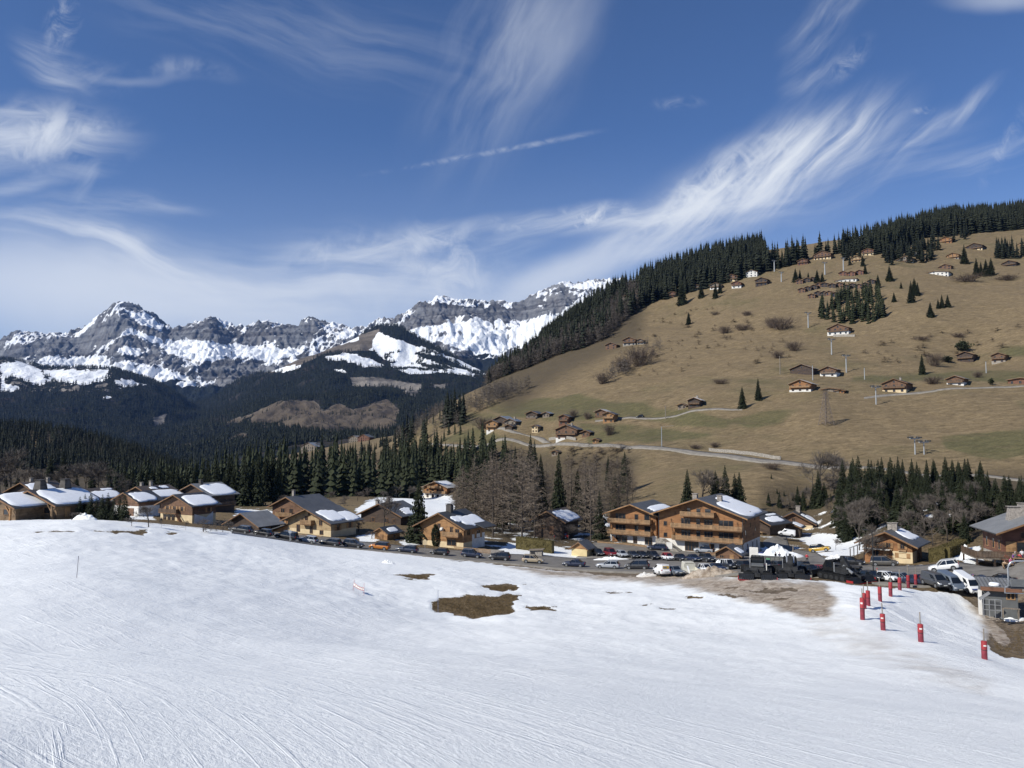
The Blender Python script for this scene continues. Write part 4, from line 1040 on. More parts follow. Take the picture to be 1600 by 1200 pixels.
# --- shrubs on the meadow and by the street
for u, vb, w, h, lab in [(1167, 493, 14, 9, 'round leafless shrub high on the dry meadow'), (1222, 515, 34, 22, 'broad leafless thicket on the meadow left of the lift pylon'), (1208, 512, 22, 20, 'leafless thicket joined to the broad thicket on the meadow'), (1132, 521, 18, 14, 'leafless shrub on the meadow below the spruce row'), (1160, 516, 22, 12, 'low leafless shrub between two bushes on the meadow'),
                         (1240, 548, 20, 18, 'leafless bushy tree above the barn with the blue roof'), (1215, 560, 18, 14, 'greyish shrub at the edge of the brown bank'), (1118, 492, 12, 6, 'low reddish shrub on the slope under the chalets'), (1325, 462, 0, 0, ''), (1498, 527, 20, 8, 'dark low shrub on the dry slope at right'), (1528, 380, 0, 0, ''),
                         (1457, 600, 26, 14, 'leafless shrubs left of the chalet with the white ground floor'), (1528, 590, 14, 12, 'round leafless tree right of the white ground floor chalet'), (1460, 572, 20, 24, 'leafless tree right of the lone meadow spruce'), (1187, 748, 0, 0, ''), (1206, 733, 26, 12, 'dark round shrub below the hill road'), (1087, 701, 18, 8, 'dark low shrub above the hill road'), (1117, 699, 14, 10, 'brown shrub right of the low shrub above the hill road'),
                         (942, 600, 22, 20, 'leafless tree at the lower left of the brown copse'), (975, 580, 26, 26, 'leafless tree in the brown copse on the slope'), (1000, 572, 34, 34, 'largest leafless tree of the brown copse on the slope'), (1125, 600, 20, 10, 'pale straw-coloured shrub on the meadow'), (952, 680, 16, 20, 'leafless tree right of the lower hamlet'), (918, 655, 12, 14, 'small leafless tree beside the two-balcony chalet'), (896, 653, 13, 16, 'leafless tree behind the hamlet'),
                         (755, 670, 30, 22, 'leafless shrubs left of the hamlet barns'), (1480, 566, 20, 11, 'dense green shrub left of the wooden chalets'), (1505, 549, 26, 18, 'dark green pine behind the left wooden chalet'), (1398, 602, 0, 0, ''), (1549, 602, 9, 12, 'dark clipped conifer beside the gravel drive'), (1512, 440, 40, 14, 'leafless thicket below the spruce group at right'), (1573, 438, 30, 10, 'leafless bushes below the dark chalet at right'),
                         (1440, 532, 20, 8, 'dark low shrub on the slope above the lone spruce')]:
    if not w: continue
    x, y, z = T0.cast(u, vb); t = tree('shrub', x, y, h * y / F, lab, None, z)
    t.scale = (w * y / F / 1.3, w * y / F / 1.3, h * y / F)
    if 'green' in lab or 'conifer' in lab:
        for c in t.children:
            ROOTS.clear()
            me = tri_soup('twigs', np.random.default_rng(3).normal(0, .22, (700, 1, 3)) * [1, 1, .8] + [0, 0, .5] + np.random.default_rng(4).normal(0, .07, (700, 3, 3)), LEAF); c.data = me
print('TREES', NTREE)
# ---------------------------------------------------------------- buildings
def planks(name, a, b, vert=False, dark=.45, sc=5.):
    if name in MATS: return MATS[name]
    m = NT(name); p = m.pos()
    n = m.noise(p, .8, 5, .65)
    q = m.mapping(p, (sc, sc, .4) if vert else (.25, .25, sc))
    g = m.noise(q, 1., 3, .6)
    c = m.mix(m.ramp(g, .3, .7), a, b)
    c = m.mix(m.ramp(n, .45, .75), c, tuple(k * dark for k in a))
    w = m.add('ShaderNodeTexWave', wave_type='BANDS', bands_direction='X' if vert else 'Z'); m.lk(p, w.inputs['Vector']); w.inputs['Scale'].default_value = 1.6; w.inputs['Distortion'].default_value = .4
    c = m.mix(m.ramp(w.outputs['Fac'], .0, .12, .55, 0.), c, tuple(k * .4 for k in a))
    MATS[name] = m.done(c, .75, m.bump(g, .3, .03)); return MATS[name]
def seam_roof(name, a, b):
    if name in MATS: return MATS[name]
    m = NT(name); p = m.pos()
    n = m.noise(p, .45, 5, .65); f = m.noise(m.mapping(p, (.4, 3, .4)), 1.3, 4, .65)
    w = m.add('ShaderNodeTexWave', wave_type='BANDS', bands_direction='Y'); m.lk(p, w.inputs['Vector']); w.inputs['Scale'].default_value = .55; w.inputs['Distortion'].default_value = .0
    c = m.mix(m.ramp(n, .3, .7), a, b); c = m.mix(m.ramp(f, .5, .75), c, tuple(k * 1.35 for k in b))
    s = m.ramp(w.outputs['Fac'], .9, .97)
    c = m.mix(m.math('MULTIPLY', s, .55), c, tuple(k * .5 for k in a))
    MATS[name] = m.done(c, .5, m.bump(s, .4, .05), spec=.4); return MATS[name]
def stucco(name, c, var=.12): return M_plain(name, c, .9, var, .7, bump=.15)

WOODS = {
 'orange': planks('larch_cladding', (.235, .105, .040), (.36, .175, .07)),
 'amber': planks('amber_cladding', (.26, .135, .055), (.40, .22, .095)),
 'brown': planks('brown_cladding', (.12, .062, .035), (.20, .108, .06)),
 'dark': planks('dark_cladding', (.040, .026, .019), (.085, .055, .038)),
 'red': planks('red_brown_cladding', (.13, .055, .034), (.21, .095, .055)),
 'pale': planks('pale_cladding', (.34, .24, .13), (.46, .34, .19)),
 'grey': planks('weathered_cladding', (.17, .14, .11), (.27, .225, .175), True),
 'log': planks('log_wall', (.15, .095, .05), (.25, .165, .095), sc=3.), 'vert': planks('upright_cladding', (.20, .095, .038), (.33, .16, .065), True),
}
STONES = {'white': stucco('white_render', (.66, .64, .60)), 'cream': stucco('cream_render', (.60, .48, .30)), 'stone': M_plain('rubble_stone', (.28, .255, .22), .9, .4, 2.5, bump=.5), 'greywall': stucco('grey_render', (.36, .355, .35)), 'yellow': stucco('yellow_render', (.62, .50, .27))}
ROOFS = {'slate': seam_roof('slate_grey_metal', (.075, .078, .083), (.105, .108, .112)), 'char': seam_roof('charcoal_metal', (.040, .042, .046), (.062, .064, .068)), 'grey': seam_roof('grey_metal', (.16, .163, .165), (.21, .213, .215)), 'pale': seam_roof('pale_metal', (.38, .375, .36), (.48, .475, .46)),
         'blue': seam_roof('blue_grey_metal', (.17, .20, .235), (.23, .262, .30)), 'brown': seam_roof('brown_shingle', (.06, .046, .036), (.10, .078, .06)), 'white': seam_roof('whitish_sheet', (.60, .61, .62), (.70, .71, .72)), 'snowy': M_plain('roof_snow_crust', (.80, .825, .86), .6, .05, 1.2)}
SNOWM = M_plain('roof_snow', (.82, .84, .87), .6, .04, 1.5, bump=.3)
GLASS = M_plain('window_glass', (.018, .022, .028), .08, .2, 1., spec=.6)
FRAME = planks('window_timber', (.17, .09, .04), (.26, .14, .065))
SHUT = planks('shutter_timber', (.30, .17, .075), (.42, .25, .12))
RAIL = planks('balcony_timber', (.30, .185, .095), (.44, .285, .155), True)
RAILD = planks('dark_balcony_timber', (.10, .065, .042), (.17, .115, .075), True)
CHIM = M_plain('chimney_stone', (.27, .24, .21), .9, .3, 3., bump=.3)
CHIMD = planks('dark_chimney_boards', (.05, .043, .038), (.10, .088, .078), True)
GUT = M_plain('dark_gutter', (.05, .052, .055), .5, .2)

def blob_slab(pts, nrm, th, n=3):
    """rounded slab over an outline lying on a plane (snow lying on a roof)"""
    P = [Vector(p) for p in pts]; c = sum(P, Vector()) / len(P); N = Vector(nrm)
    v = [p for p in P] + [c + (p - c) * .96 + N * th * .75 for p in P] + [c + (p - c) * .8 + N * th for p in P] + [c + N * th * 1.05]
    k = len(P); f = []
    for r in range(2):
        for i in range(k): f.append((r * k + i, r * k + (i + 1) % k, (r + 1) * k + (i + 1) % k, (r + 1) * k + i))
    for i in range(k): f.append((2 * k + i, 2 * k + (i + 1) % k, 3 * k))
    return v, f

class House:
    """chalet with its gable to the front (-y); origin at the middle of the front foot"""
    def __init__(s, root, W, D, h, rise, wood='orange', roof='slate', base=None, hb=0., oe=.9, of=1.1, o=(0, 0, 0), sink=3., trim=None, th=.22, hip=0.):
        s.root, s.W, s.D, s.h, s.rise, s.o, s.oe, s.of = root, W, D, h, rise, o, oe, of
        ox, oy, oz = o; w = W / 2; s.th = th
        k = rise / w; s.k = k
        if hb:
            m = MB(); m.box(ox - w, ox + w, oy, oy + D, oz - sink, oz + hb); m.build('ground_floor_wall', STONES[base or 'white'], root)
        z0 = oz + hb if hb else oz - sink
        m = MB(); e = .0 if not hb else .03
        m.prism([(ox - w - e, z0), (ox + w + e, z0), (ox + w + e, oz + h), (ox, oz + h + rise), (ox - w - e, oz + h)], 'y', oy - e, oy + D + e)
        m.build('wall', WOODS[wood] if wood in WOODS else STONES[wood], root)
        m = MB()
        for sg in (-1, 1):
            a = (ox, oz + h + rise + .02); b = (ox + sg * (w + oe), oz + h - oe * k + .02)
            pr = [a, b, (b[0], b[1] + th), (a[0], a[1] + th)]
            m.prism(pr, 'y', oy - of, oy + D + of)
        s.roof = m.build('roof', ROOFS[roof], root)
        m = MB()                                     # barge boards on the front verge, gutters along the eaves
        for sg in (-1, 1):
            a = (ox, oz + h + rise + th * .8); b = (ox + sg * (w + oe + .02), oz + h - oe * k + th * .8)
            m.prism([(a[0], a[1] - .28), (b[0], b[1] - .28), b, a], 'y', oy - of - .06, oy - of - .002)
        m.build('bargeboard', trim or FRAME, s.roof)
        for sg in (-1, 1):
            m = MB(); x = ox + sg * (w + oe + .075); z = oz + h - oe * k + .12
            m.box(x - .06, x + .06, oy - of, oy + D + of, z - .07, z + .07); m.build('gutter', GUT, s.roof)
    def zroof(s, x): return s.o[2] + s.h + s.rise - abs(x) * s.k + s.th + .02
    def chimney(s, x, y, w=.8, d=.8, hh=1.3, mat=None, taper=1.):
        ox, oy, oz = s.o; zr = s.zroof(x); m = MB()
        a = [(ox + x + i * w / 2, oy + y + j * d / 2, zr - .6) for i, j in ((-1, -1), (1, -1), (1, 1), (-1, 1))]
        b = [(ox + x + i * w / 2 * taper, oy + y + j * d / 2 * taper, zr + hh) for i, j in ((-1, -1), (1, -1), (1, 1), (-1, 1))]
        m.poly(a + b, [(0, 1, 5, 4), (1, 2, 6, 5), (2, 3, 7, 6), (3, 0, 4, 7), (4, 5, 6, 7)])
        q = w * taper / 2
        m.box(ox + x - q * 1.25, ox + x + q * 1.25, oy + y - d * taper * .62, oy + y + d * taper * .62, zr + hh + .16, zr + hh + .26)
        m.box(ox + x - q * .7, ox + x + q * .7, oy + y - d * taper * .35, oy + y + d * taper * .35, zr + hh, zr + hh + .16)
        m.build('chimney', mat or CHIM, s.roof); return s
    def snow(s, side, x0, x1, y0, y1, th=.28, seed=1, rag=.12):
        """snow on one slope: x0..x1 share of the slope from ridge to eave, y0..y1 share of its length"""
        r = np.random.default_rng(seed); ox, oy, oz = s.o
        w = s.W / 2 + s.oe; L = s.D + 2 * s.of; n = 30; pts = []
        for i in range(n):
            a = 2 * math.pi * i / n
            ca, sa = math.cos(a), math.sin(a)
            q = (abs(ca) ** 5 + abs(sa) ** 5) ** (-1 / 5)
            q *= 1 + rag * (math.sin(a * 3 + seed) * .4 + r.normal(0, .55))
            fx = np.clip((x0 + x1) / 2 + ca * q * (x1 - x0) / 2, .01, .985); fy = np.clip((y0 + y1) / 2 + sa * q * (y1 - y0) / 2, .012, .988)
            x = fx * w * side
            pts.append((ox + x, oy - s.of + fy * L, s.zroof(x) - .005))
        nv = Vector((side * s.k, 0, 1)).normalized()
        v, f = blob_slab(pts, nv, th * .55)
        MB().poly(v, f).build('snow_patch', SNOWM, s.roof, True); return s
    def _pt(s, face, a, z, out):
        ox, oy, oz = s.o
        return {'f': (ox + a, oy - out - .03, oz + z), 'r': (ox + s.W / 2 + out + .03, oy + a, oz + z), 'l': (ox - s.W / 2 - out - .03, oy + a, oz + z), 'b': (ox + a, oy + s.D + out + .03, oz + z)}[face]
    def _slab(s, m, face, a0, a1, z0, z1, d0, d1):
        p, q = s._pt(face, a0, z0, d0), s._pt(face, a1, z1, d1)
        return m.box(*[c for i in range(3) for c in (min(p[i], q[i]), max(p[i], q[i]))])
    def window(s, face, a, z, w, hh, shut=0, mull=1, frame=None, detail=True, name='window'):
        m = MB()
        if not detail:
            s._slab(m, face, a - w / 2, a + w / 2, z, z + hh, -.1, .05); return m.build(name, GLASS, s.root)
        f = .09
        s._slab(m, face, a - w / 2, a + w / 2, z - .02, z + f, -.05, .07); s._slab(m, face, a - w / 2, a + w / 2, z + hh - f, z + hh, -.05, .07)
        s._slab(m, face, a - w / 2, a - w / 2 + f, z + f, z + hh - f, -.05, .065); s._slab(m, face, a + w / 2 - f, a + w / 2, z + f, z + hh - f, -.05, .065)
        for i in range(mull):
            x = a - w / 2 + (i + 1) * w / (mull + 1); s._slab(m, face, x - .04, x + .04, z + f, z + hh - f, -.05, .06)
        o = m.build(name, frame or FRAME, s.root)
        m = MB(); s._slab(m, face, a - w / 2 + .03, a + w / 2 - .03, z + .03, z + hh - .03, -.04, .03); m.build('pane', GLASS, o)
        if shut:
            for sg in (-1, 1):
                m = MB(); x = a + sg * (w / 2 + .03 + w * .27); s._slab(m, face, x - w * .26, x + w * .26, z, z + hh, -.02, .09); m.build('shutter', SHUT, o)
        return o
    def door(s, face, a, w=1., hh=2.1, z=0., mat=None):
        m = MB(); s._slab(m, face, a - w / 2, a + w / 2, z, z + hh, -.05, .08)
        o = m.build('door', mat or SHUT, s.root); return o
    def balcony(s, face, a0, a1, z, depth=1.3, rail=None, hr=1., slat=True, panel=True):
        m = MB(); s._slab(m, face, a0, a1, z - .2, z, -.02, depth); o = m.build('balcony', FRAME, s.root)
        m = MB(); n = max(4, int((a1 - a0) / .22))
        s._slab(m, face, a0, a1, z + hr - .1, z + hr, depth - .1, depth + .02); s._slab(m, face, a0, a1, z + .06, z + .16, depth - .08, depth)
        for i in range(n):
            x = a0 + (i + .5) * (a1 - a0) / n; s._slab(m, face, x - .07, x + .07, z + .1, z + hr - .05, depth - .06, depth - .02)
        for x in (a0, a1): s._slab(m, face, x - .05, x + .05, z, z + hr, -.02, depth)
        m.build('railing', rail or RAIL, o); return o

def spot(u, v, Y, th, W):
    """root location for a house whose front right corner meets photo pixel (u,v) at distance Y (None: where the ground is)"""
    p = T0.cast(u, v) if Y is None else at(u, v, Y)
    c, s = math.cos(R(th)), math.sin(R(th))
    return (p[0] - c * W / 2, p[1] + s * W / 2, p[2])
def house(name, label, u, v, Y, th, W, D, h, rise, group=None, cat='chalet', **kw):
    t = thing(name, label, cat, spot(u, v, Y, th, W), -R(th), group)
    return House(t, W, D, h, rise, **kw)

# --- chalets at the far left ---------------------------------------------------
GL = 'snow-roofed chalets at the left edge'
H = house('chalet', 'log chalet with a snow roof and two dark tapered board chimneys at far left', 88, 812, 138, 20, 10.5, 7.5, 3.0, 2.0, GL, wood='log', roof='char', oe=1.6, of=1.6)
H.snow(1, .05, .97, .05, .97, .4, 3, .05).snow(-1, .1, .97, .05, .97, .4, 4, .05).chimney(-.2, 1.0, 2.0, 1.7, 1.5, CHIMD, .68).chimney(.4, 5.6, 1.7, 1.6, 1.5, CHIMD, .7)
H.window('f', -.4, 1.0, .9, 1.1); H.window('f', -4., .9, .55, 1.); H.window('f', 3.0, 1.0, 1.6, 1.2, 0, 0, SHUT); H.door('r', 2.2, 1.0, 2.)
m = MB(); m.bar((5.3, -1.0, -2), (5.3, -1.0, 2.6), .3); m.bar((5.3, -1.0, 1.4), (4.2, -1.0, 2.8), .2); m.bar((5.3, -1., 1.4), (5.3, .2, 2.6), .2); m.build('corner_post', WOODS['log'], H.root)
H = house('chalet', 'log chalet with a thick snow roof cut by the left picture edge', 24, 813, 134, 20, 9, 7, 2.6, 1.7, GL, wood='log', roof='char', oe=1.5, of=1.4)
H.snow(1, .06, .98, .04, .97, .4, 5, .04).window('f', 2.2, .8, 1.3, 1.1, 0, 0); H.door('f', -1.5, 1.2, 2.)
m = MB(); m.bar((4.4, -.9, -2), (4.4, -.9, 2.2), .3); m.bar((4.4, -.9, 1.1), (3.3, -.9, 2.4), .2); m.build('corner_post', WOODS['amber'], H.root)
H = house('chalet', 'brown-shingled chalet with two small chimneys behind the log chalets', 60, 795, 232, 25, 15, 9, 4.6, 2.9, GL, wood='dark', roof='brown')
H.snow(1, .15, .95, .02, .7, .3, 6).chimney(-1, 3).chimney(1, 7); H.window('f', 2, 1.5, 1.2, 1.2); H.window('f', -2, 1.5, 1.2, 1.2)
H = house('chalet', 'grey-roofed chalet with a low snow strip right of the brown-shingled one', 92, 796, 240, 25, 12, 8, 4.4, 2.6, GL, wood='dark', roof='brown')
H.snow(1, .55, .97, .0, .6, .3, 7); H.window('r', 3, 1.6, 1., 1.2); H.window('r', 6, 1.6, 1., 1.2)
H = house('chalet', 'dark chalet with snow low on its roof, left of the pale grey trees', 150, 802, 226, 25, 12, 8, 4.2, 2.5, GL, wood='dark', roof='brown')
H.snow(1, .3, .97, .1, .95, .32, 8); H.snow(1, .1, .25, .6, .95, .2, 9).window('f', 1, 1, 1.2, 1.2)
H = house('chalet', 'snowy-roofed chalet with a white garage wall behind the dark conifer clump', 216, 806, 215, 25, 10, 7, 4.0, 2.2, GL, wood='brown', roof='char', base='white', hb=2.6)
H.snow(1, .12, .97, .05, .8, .35, 10); H.door('f', 2, 2.4, 2.2, -.2, WOODS['brown']); H.window('f', -2, 3, 1, 1)
H = house('chalet', 'dark chalet with snow and three roof windows between two larger chalets', 243, 803, 232, 25, 15, 10, 4.8, 3.0, GL, wood='dark', roof='brown')
H.snow(1, .42, .97, .02, .95, .38, 11).snow(1, .12, .3, .3, .5, .2, 12).snow(1, .08, .28, .62, .85, .2, 13).chimney(-1.2, 2).chimney(.4, 4); H.window('f', 3.5, 1.6, 1.2, 1.2); H.window('f', 0, 1.6, 1.2, 1.2); H.window('f', 0, 4.4, 1.0, 1.0)
H = house('chalet', 'tall dark chalet with a snow-covered right slope, farthest right of the left group', 328, 806, 238, 28, 15, 9.5, 6.4, 3.0, GL, wood='dark', roof='grey', oe=1.3)
H.snow(1, .12, .97, .12, .97, .4, 14, .05).chimney(.5, 2.2, .9, .9, 1.1, CHIMD); H.balcony('r', .5, 9, 3., 1.2, RAILD); H.window('r', 3, 3.2, 1.2, 1.8); H.window('r', 6.5, 3.2, 1.2, 1.8); H.window('f', 4, 3.6, 1.3, 1.2)
H = house('chalet', 'brown chalet with a pale glazed ground floor and a big snow patch', 300, 818, 203, 28, 12.4, 7.6, 4.7, 2.5, GL, wood='brown', roof='char', base='cream', hb=2.1, oe=1.2, of=1.2)
H.snow(1, .18, .97, .08, .96, .4, 15, .05)
for x in (-3.4, -.6, 2.3): H.window('f', x, 3.0, 1.1, 1.25, 1)
for x in (-4.4, -2.7, -1.1): H.window('f', x, .35, 1.25, 1.5)
H.door('f', 1.0, 1., 2.); H.window('r', 2.2, 2.9, .8, 1.1); H.window('r', 5.2, 2.6, 1.0, 1.2, 1); H.balcony('f', -5.6, 1.2, 2.5, 1.1, RAILD)
m = MB(); m.prism([(.6, -1), (6.6, -1), (6.6, 2.6), (4.4, 1.2), (.6, 2.4)], 'x', 6.24, 6.36); m.build('white_gable_panel', STONES['white'], H.root)
m = MB(); m.bar((1.4, -1.2, 2.4), (4.6, -1.2, -.8), .9, .14); m.build('outside_stair', WOODS['brown'], H.root)

# --- along the street ---------------------------------------------------------------
GS = 'chalets along the street'
H = house('barn', 'low grey-roofed barn beside the road, left of the cream chalet', 405, 832, 198, 30, 12, 7, 1.7, 2.8, GS, 'barn', wood='dark', roof='grey', oe=.9); H.door('r', 3, 1.4, 1.6)
H = house('chalet', 'brown chalet with a plain slate-grey roof and one slender chimney', 475, 811, 216, 28, 12, 11.5, 3.2, 2.6, GS, wood='brown', roof='slate', oe=1.1)
H.chimney(-.5, 2.6, .7, .7, 1.6); H.balcony('f', -3.5, 2.6, .6, 1.4, RAIL); H.window('f', -2., .8, 1.4, 1.9); H.window('f', 1.2, .8, 1.4, 1.9); H.window('f', -2, -2.2, 1.4, 1.6, 1); H.door('f', 1.4, 1.2, 2., -2.2)
m = MB(); m.box(-4.8, 4.4, -.05, .05, -3, .2); m.build('front_panel', WOODS['orange'], H.root)
H = house('chalet', 'cream-boarded chalet with a grey roof and a scalloped snow patch by the road', 517, 838, 188, 30, 14.5, 9, 3.4, 2.8, GS, wood='pale', roof='slate', base='cream', hb=1.3, oe=1.3, of=1.5, sink=4)
H.snow(1, .22, .85, .12, .62, .32, 21, .1).snow(1, .4, .95, .55, .98, .3, 23, .08)
H.balcony('f', -1.8, 1.8, 2.6, 1.3, RAIL); H.window('f', -.9, 2.8, 1.1, 1.7); H.window('f', 3.9, 2.4, 1.1, 1.3, 0); H.window('f', -3.6, .5, 1.2, 1.8); H.window('f', .8, .3, 1.0, 1.8); H.window('f', 4.2, .2, 1.2, 1.1); H.window('r', 2.4, 1.2, 1.1, 1.4, 1); H.window('r', 6.6, 1.4, 1.1, 1.5, 1); H.window('f', 0, 4.6, .7, .8)
m = MB()
for i in range(26): m.box(-7.2 + i * .55, -7.0 + i * .55, -3.1, -3.02, -1.1, .35)
m.box(-7.2, 7.2, -3.15, -3.0, .25, .4); m.build('terrace_fence', RAIL, H.root)
m = MB(); m.prism([(-7.25, 1.9), (-7.25, 2.1), (-13.2, .35), (-13.2, .15)], 'y', -1.2, 7.5); m.build('lean_to_roof', ROOFS['slate'], H.root)
m = MB(); m.prism([(-7.25, -3), (-12.4, -3), (-12.4, .25), (-7.25, 1.8)], 'y', 0, 6.8); m.build('lean_to_wall', WOODS['amber'], H.root)
m = MB(); m.prism([(7.25, -.6), (7.25, -.4), (10.2, -1.4), (10.2, -1.6)], 'y', -.6, 4.4); m.build('porch_roof', ROOFS['char'], H.root)
m = MB(); m.box(7.3, 9.9, -.2, 4.1, -4, -1.6); m.build('garage', WOODS['dark'], H.root)
H = house('chalet', 'dark weathered chalet with twin chimneys behind the leafless garden tree', 626, 822, 214, 26, 13.5, 10, 2.9, 2.9, GS, wood='dark', roof='slate', oe=1.1)
H.chimney(-2.2, 1.5, .8, .8, 1.4).chimney(.3, 3.2, .8, .8, 1.4).snow(1, .5, .95, .3, .75, .25, 24); H.window('f', -2.5, .7, 1.2, 1.3); H.window('f', 2, .7, 1.2, 1.3); H.window('f', 4.5, .7, 1.0, 1.2)
H = house('garden_shed', 'small honey-coloured timber shed with one snow oval on its roof', 605, 848, 186, 30, 3.9, 4.8, 2.3, 1.1, None, 'shed', wood='amber', roof='char', oe=.7, of=.6)
H.snow(1, .25, .85, .25, .8, .22, 25, .04); H.door('f', .2, 1., 1.3, .6, FRAME); H.window('r', 2.6, .9, .8, .7)
H = house('chalet', 'tan timber chalet with a round satellite dish and a plastered right side', 724, 856, 178, 30, 12.5, 9, 4.7, 2.9, GS, wood='amber', roof='char', base='cream', hb=1.1, oe=1.2, of=1.3)
H.snow(1, .36, .9, .25, .98, .32, 26, .1).snow(1, .3, .62, .1, .5, .26, 27, .1).chimney(.2, 3.2, 1.4, 1.1, 1.5, CHIMD)
H.balcony('f', 1.2, 5.6, 2.5, 1.3, RAIL); H.window('f', 3.0, 2.8, 1.0, 1.8); H.window('f', -.6, 3.3, .9, 1.9); H.window('f', 4.6, 3., 1.2, 1.2, 1); H.window('f', 3, .3, 2.6, 1.4); H.window('r', 2., 2.6, 1.3, 1.3, 1); H.window('r', 6.2, 1.6, 1.6, 1.8, 1)
m = MB(); m.box(6.22, 6.34, 3.6, 9.05, -2.5, 2.6); m.build('side_plaster', STONES['white'], H.root)
m = MB(); m.prism([(6.3, 5.0), (9.0, 4.1), (9.0, 4.28), (6.3, 5.2)], 'y', 4.5, 10); m.build('side_roof', ROOFS['char'], H.root)
d = MB(); d.tube([(0, 0, 0), (.1, -.16, .04), (.12, -.2, .05)], [.08, .42, .5], 14); d.bar((0, .3, -.1), (0, 0, 0), .06); o = d.build('satellite_dish', STONES['white'], H.root, True); o.location = (.5, -.45, 3.9)
m = MB(); m.box(4.6, 14.5, -1.5, 4.5, -3, -.55); o = m.build('terrace', STONES['stone'], H.root)
m = MB()
for i in range(34): m.box(4.7 + i * .29, 4.82 + i * .29, -1.5, -1.42, -.5, .35)
m.box(4.6, 14.5, -1.55, -1.4, .3, .4); m.build('railing', RAIL, o)
H = house('chalet', 'distant three-storey chalet with long balconies on the snowy plateau', 698, 779, 378, 28, 13.5, 9, 5.4, 2.6, None, wood='orange', roof='pale', base='white', hb=2.2, oe=1.2)
H.balcony('f', -6.5, 6.5, 2.5, 1.2); H.balcony('f', -4, 4, 5.0, 1.2)
for x in (-4.5, -1.5, 1.5, 4.5): H.window('f', x, 2.8, 1.3, 1.6); H.window('f', x, .2, 1.2, 1.6)
H.snow(1, .1, .6, .2, .9, .2, 28)
H = house('barn', 'dark timber barn under the larches with snow on its right slope', 880, 836, 204, 28, 8.6, 10, 3.8, 2.2, None, 'barn', wood='dark', roof='brown', oe=1.2, of=1.2)
H.snow(1, .12, .95, .1, .95, .25, 29); H.door('f', 1, 1.2, 2.2, 0, WOODS['brown']); H.window('f', -1.6, 1.4, .9, .9)
H = house('bin_shelter', 'tiny roadside shelter with a cream wall and grey gable roof', 917, 868, 179, 30, 3.9, 4, 1.5, 1.35, None, 'shelter', wood='amber', roof='slate', base='yellow', hb=1.35, oe=.5, of=.5)
H = house('timber_kiosk', 'brown timber hut with a round snow patch in front of the apartment chalet', 1155, 880, 170, 32, 5.2, 3.8, 1.9, 1.5, None, 'hut', wood='brown', roof='slate', oe=.8, of=.7)
H.snow(1, .35, .85, .3, .85, .2, 30, .03); H.door('f', 1, .9, 1.7); H.window('f', -1.2, .8, 1., .7)
H = house('chalet', 'black timber cafe chalet with a small white sign right of the apartments', 1203, 836, 220, 50, 9, 8.5, 3.2, 1.9, None, wood='dark', roof='char', oe=1.2, of=1.4)
H.snow(1, .3, .8, .2, .85, .3, 31).snow(-1, .1, .9, .1, .9, .3, 32).snow(1, .05, .22, .5, .95, .25, 33).chimney(-.4, 2.4, 1., 1., 1.4).window('f', -1, .6, 1.4, 1.4)
m = MB(); m.box(-.2, 1.4, -.16, -.08, 2.2, 3.1); m.build('name_board', STONES['white'], H.root)
m = MB(); m.box(1.2, 3.4, -2.2, -.6, .7, .8); [m.box(x, x + .1, -2., -1.9, 0, .7) for x in (1.3, 3.2)]; m.build('porch_table', RAIL, H.root)
H = house('chalet', 'low tan-walled chalet with a stone chimney at the end of the side street', 1270, 827, 236, 27, 11, 8, 1.9, 2.9, None, wood='brown', roof='char', base='cream', hb=1.1, oe=1.2)
H.snow(1, .42, .97, .3, .97, .3, 34, .05).snow(1, .28, .45, .3, .7, .25, 35).chimney(.8, 5, 1.2, 1.2, 1.6); H.window('f', 2, .1, 1.1, .9); H.window('f', 0, 2.2, 1, 1)
H = house('garage_shed', 'little dark garage with a snow-dusted gable beside the white van', 1250, 834, 226, 30, 5, 4, 1.9, 1.0, None, 'shed', wood='dark', roof='char'); H.snow(1, .1, .9, .1, .9, .2, 36)
H = house('chalet', 'orange chalet with a cream plaster corner and shutters across the street at right', 1426, 880, 149, 40, 8.8, 7.6, 3.6, 2.0, None, wood='orange', roof='slate', oe=1.3, of=1.5)
H.snow(1, .12, .7, .35, .95, .3, 37, .1).chimney(-1, 6.4, .8, .8, 1.1).chimney(.6, 3.6, .9, .9, 1.3)
for x in (-2.4, .2, 2.7):
    H.window('f', x, 2.5, .8, 1.0, 1)
    m = MB(); m.box(x - .7, x + .7, -.35, -.05, 2.1, 2.35); m.build('flower_box', RAIL, H.root)
m = MB(); m.box(.9, 4.45, -.1, 3.2, -2.5, 2.0); m.build('plaster_corner', STONES['cream'], H.root)
H.window('f', 2.7, .75, 1.3, 1.0, 1); H.window('f', -2.2, .3, 1.4, 1.6); H.door('f', -.3, 1., 2.)
m = MB(); m.prism([(-4.4, 2.15), (.7, 2.15), (.7, 2.3), (-4.4, 2.3)], 'y', -1.3, 0); m.build('awning', STONES['white'], H.root)
H.window('r', 2.2, 2.2, .9, 1.2); H.window('r', 5, 2.2, .9, 1.2); H.window('r', 5, .2, 1, 1.3)
t = H.root
m = MB(); m.prism([(-4.4, 2.9), (-7.4, 1.6), (-7.4, 1.75), (-4.4, 3.1)], 'y', .5, 6); m.build('carport_roof', ROOFS['slate'], t)
m = MB(); [m.bar((-7.2, y, -2), (-7.2, y, 1.6), .14) for y in (.8, 3.2, 5.7)]; m.build('carport_post', WOODS['dark'], t)

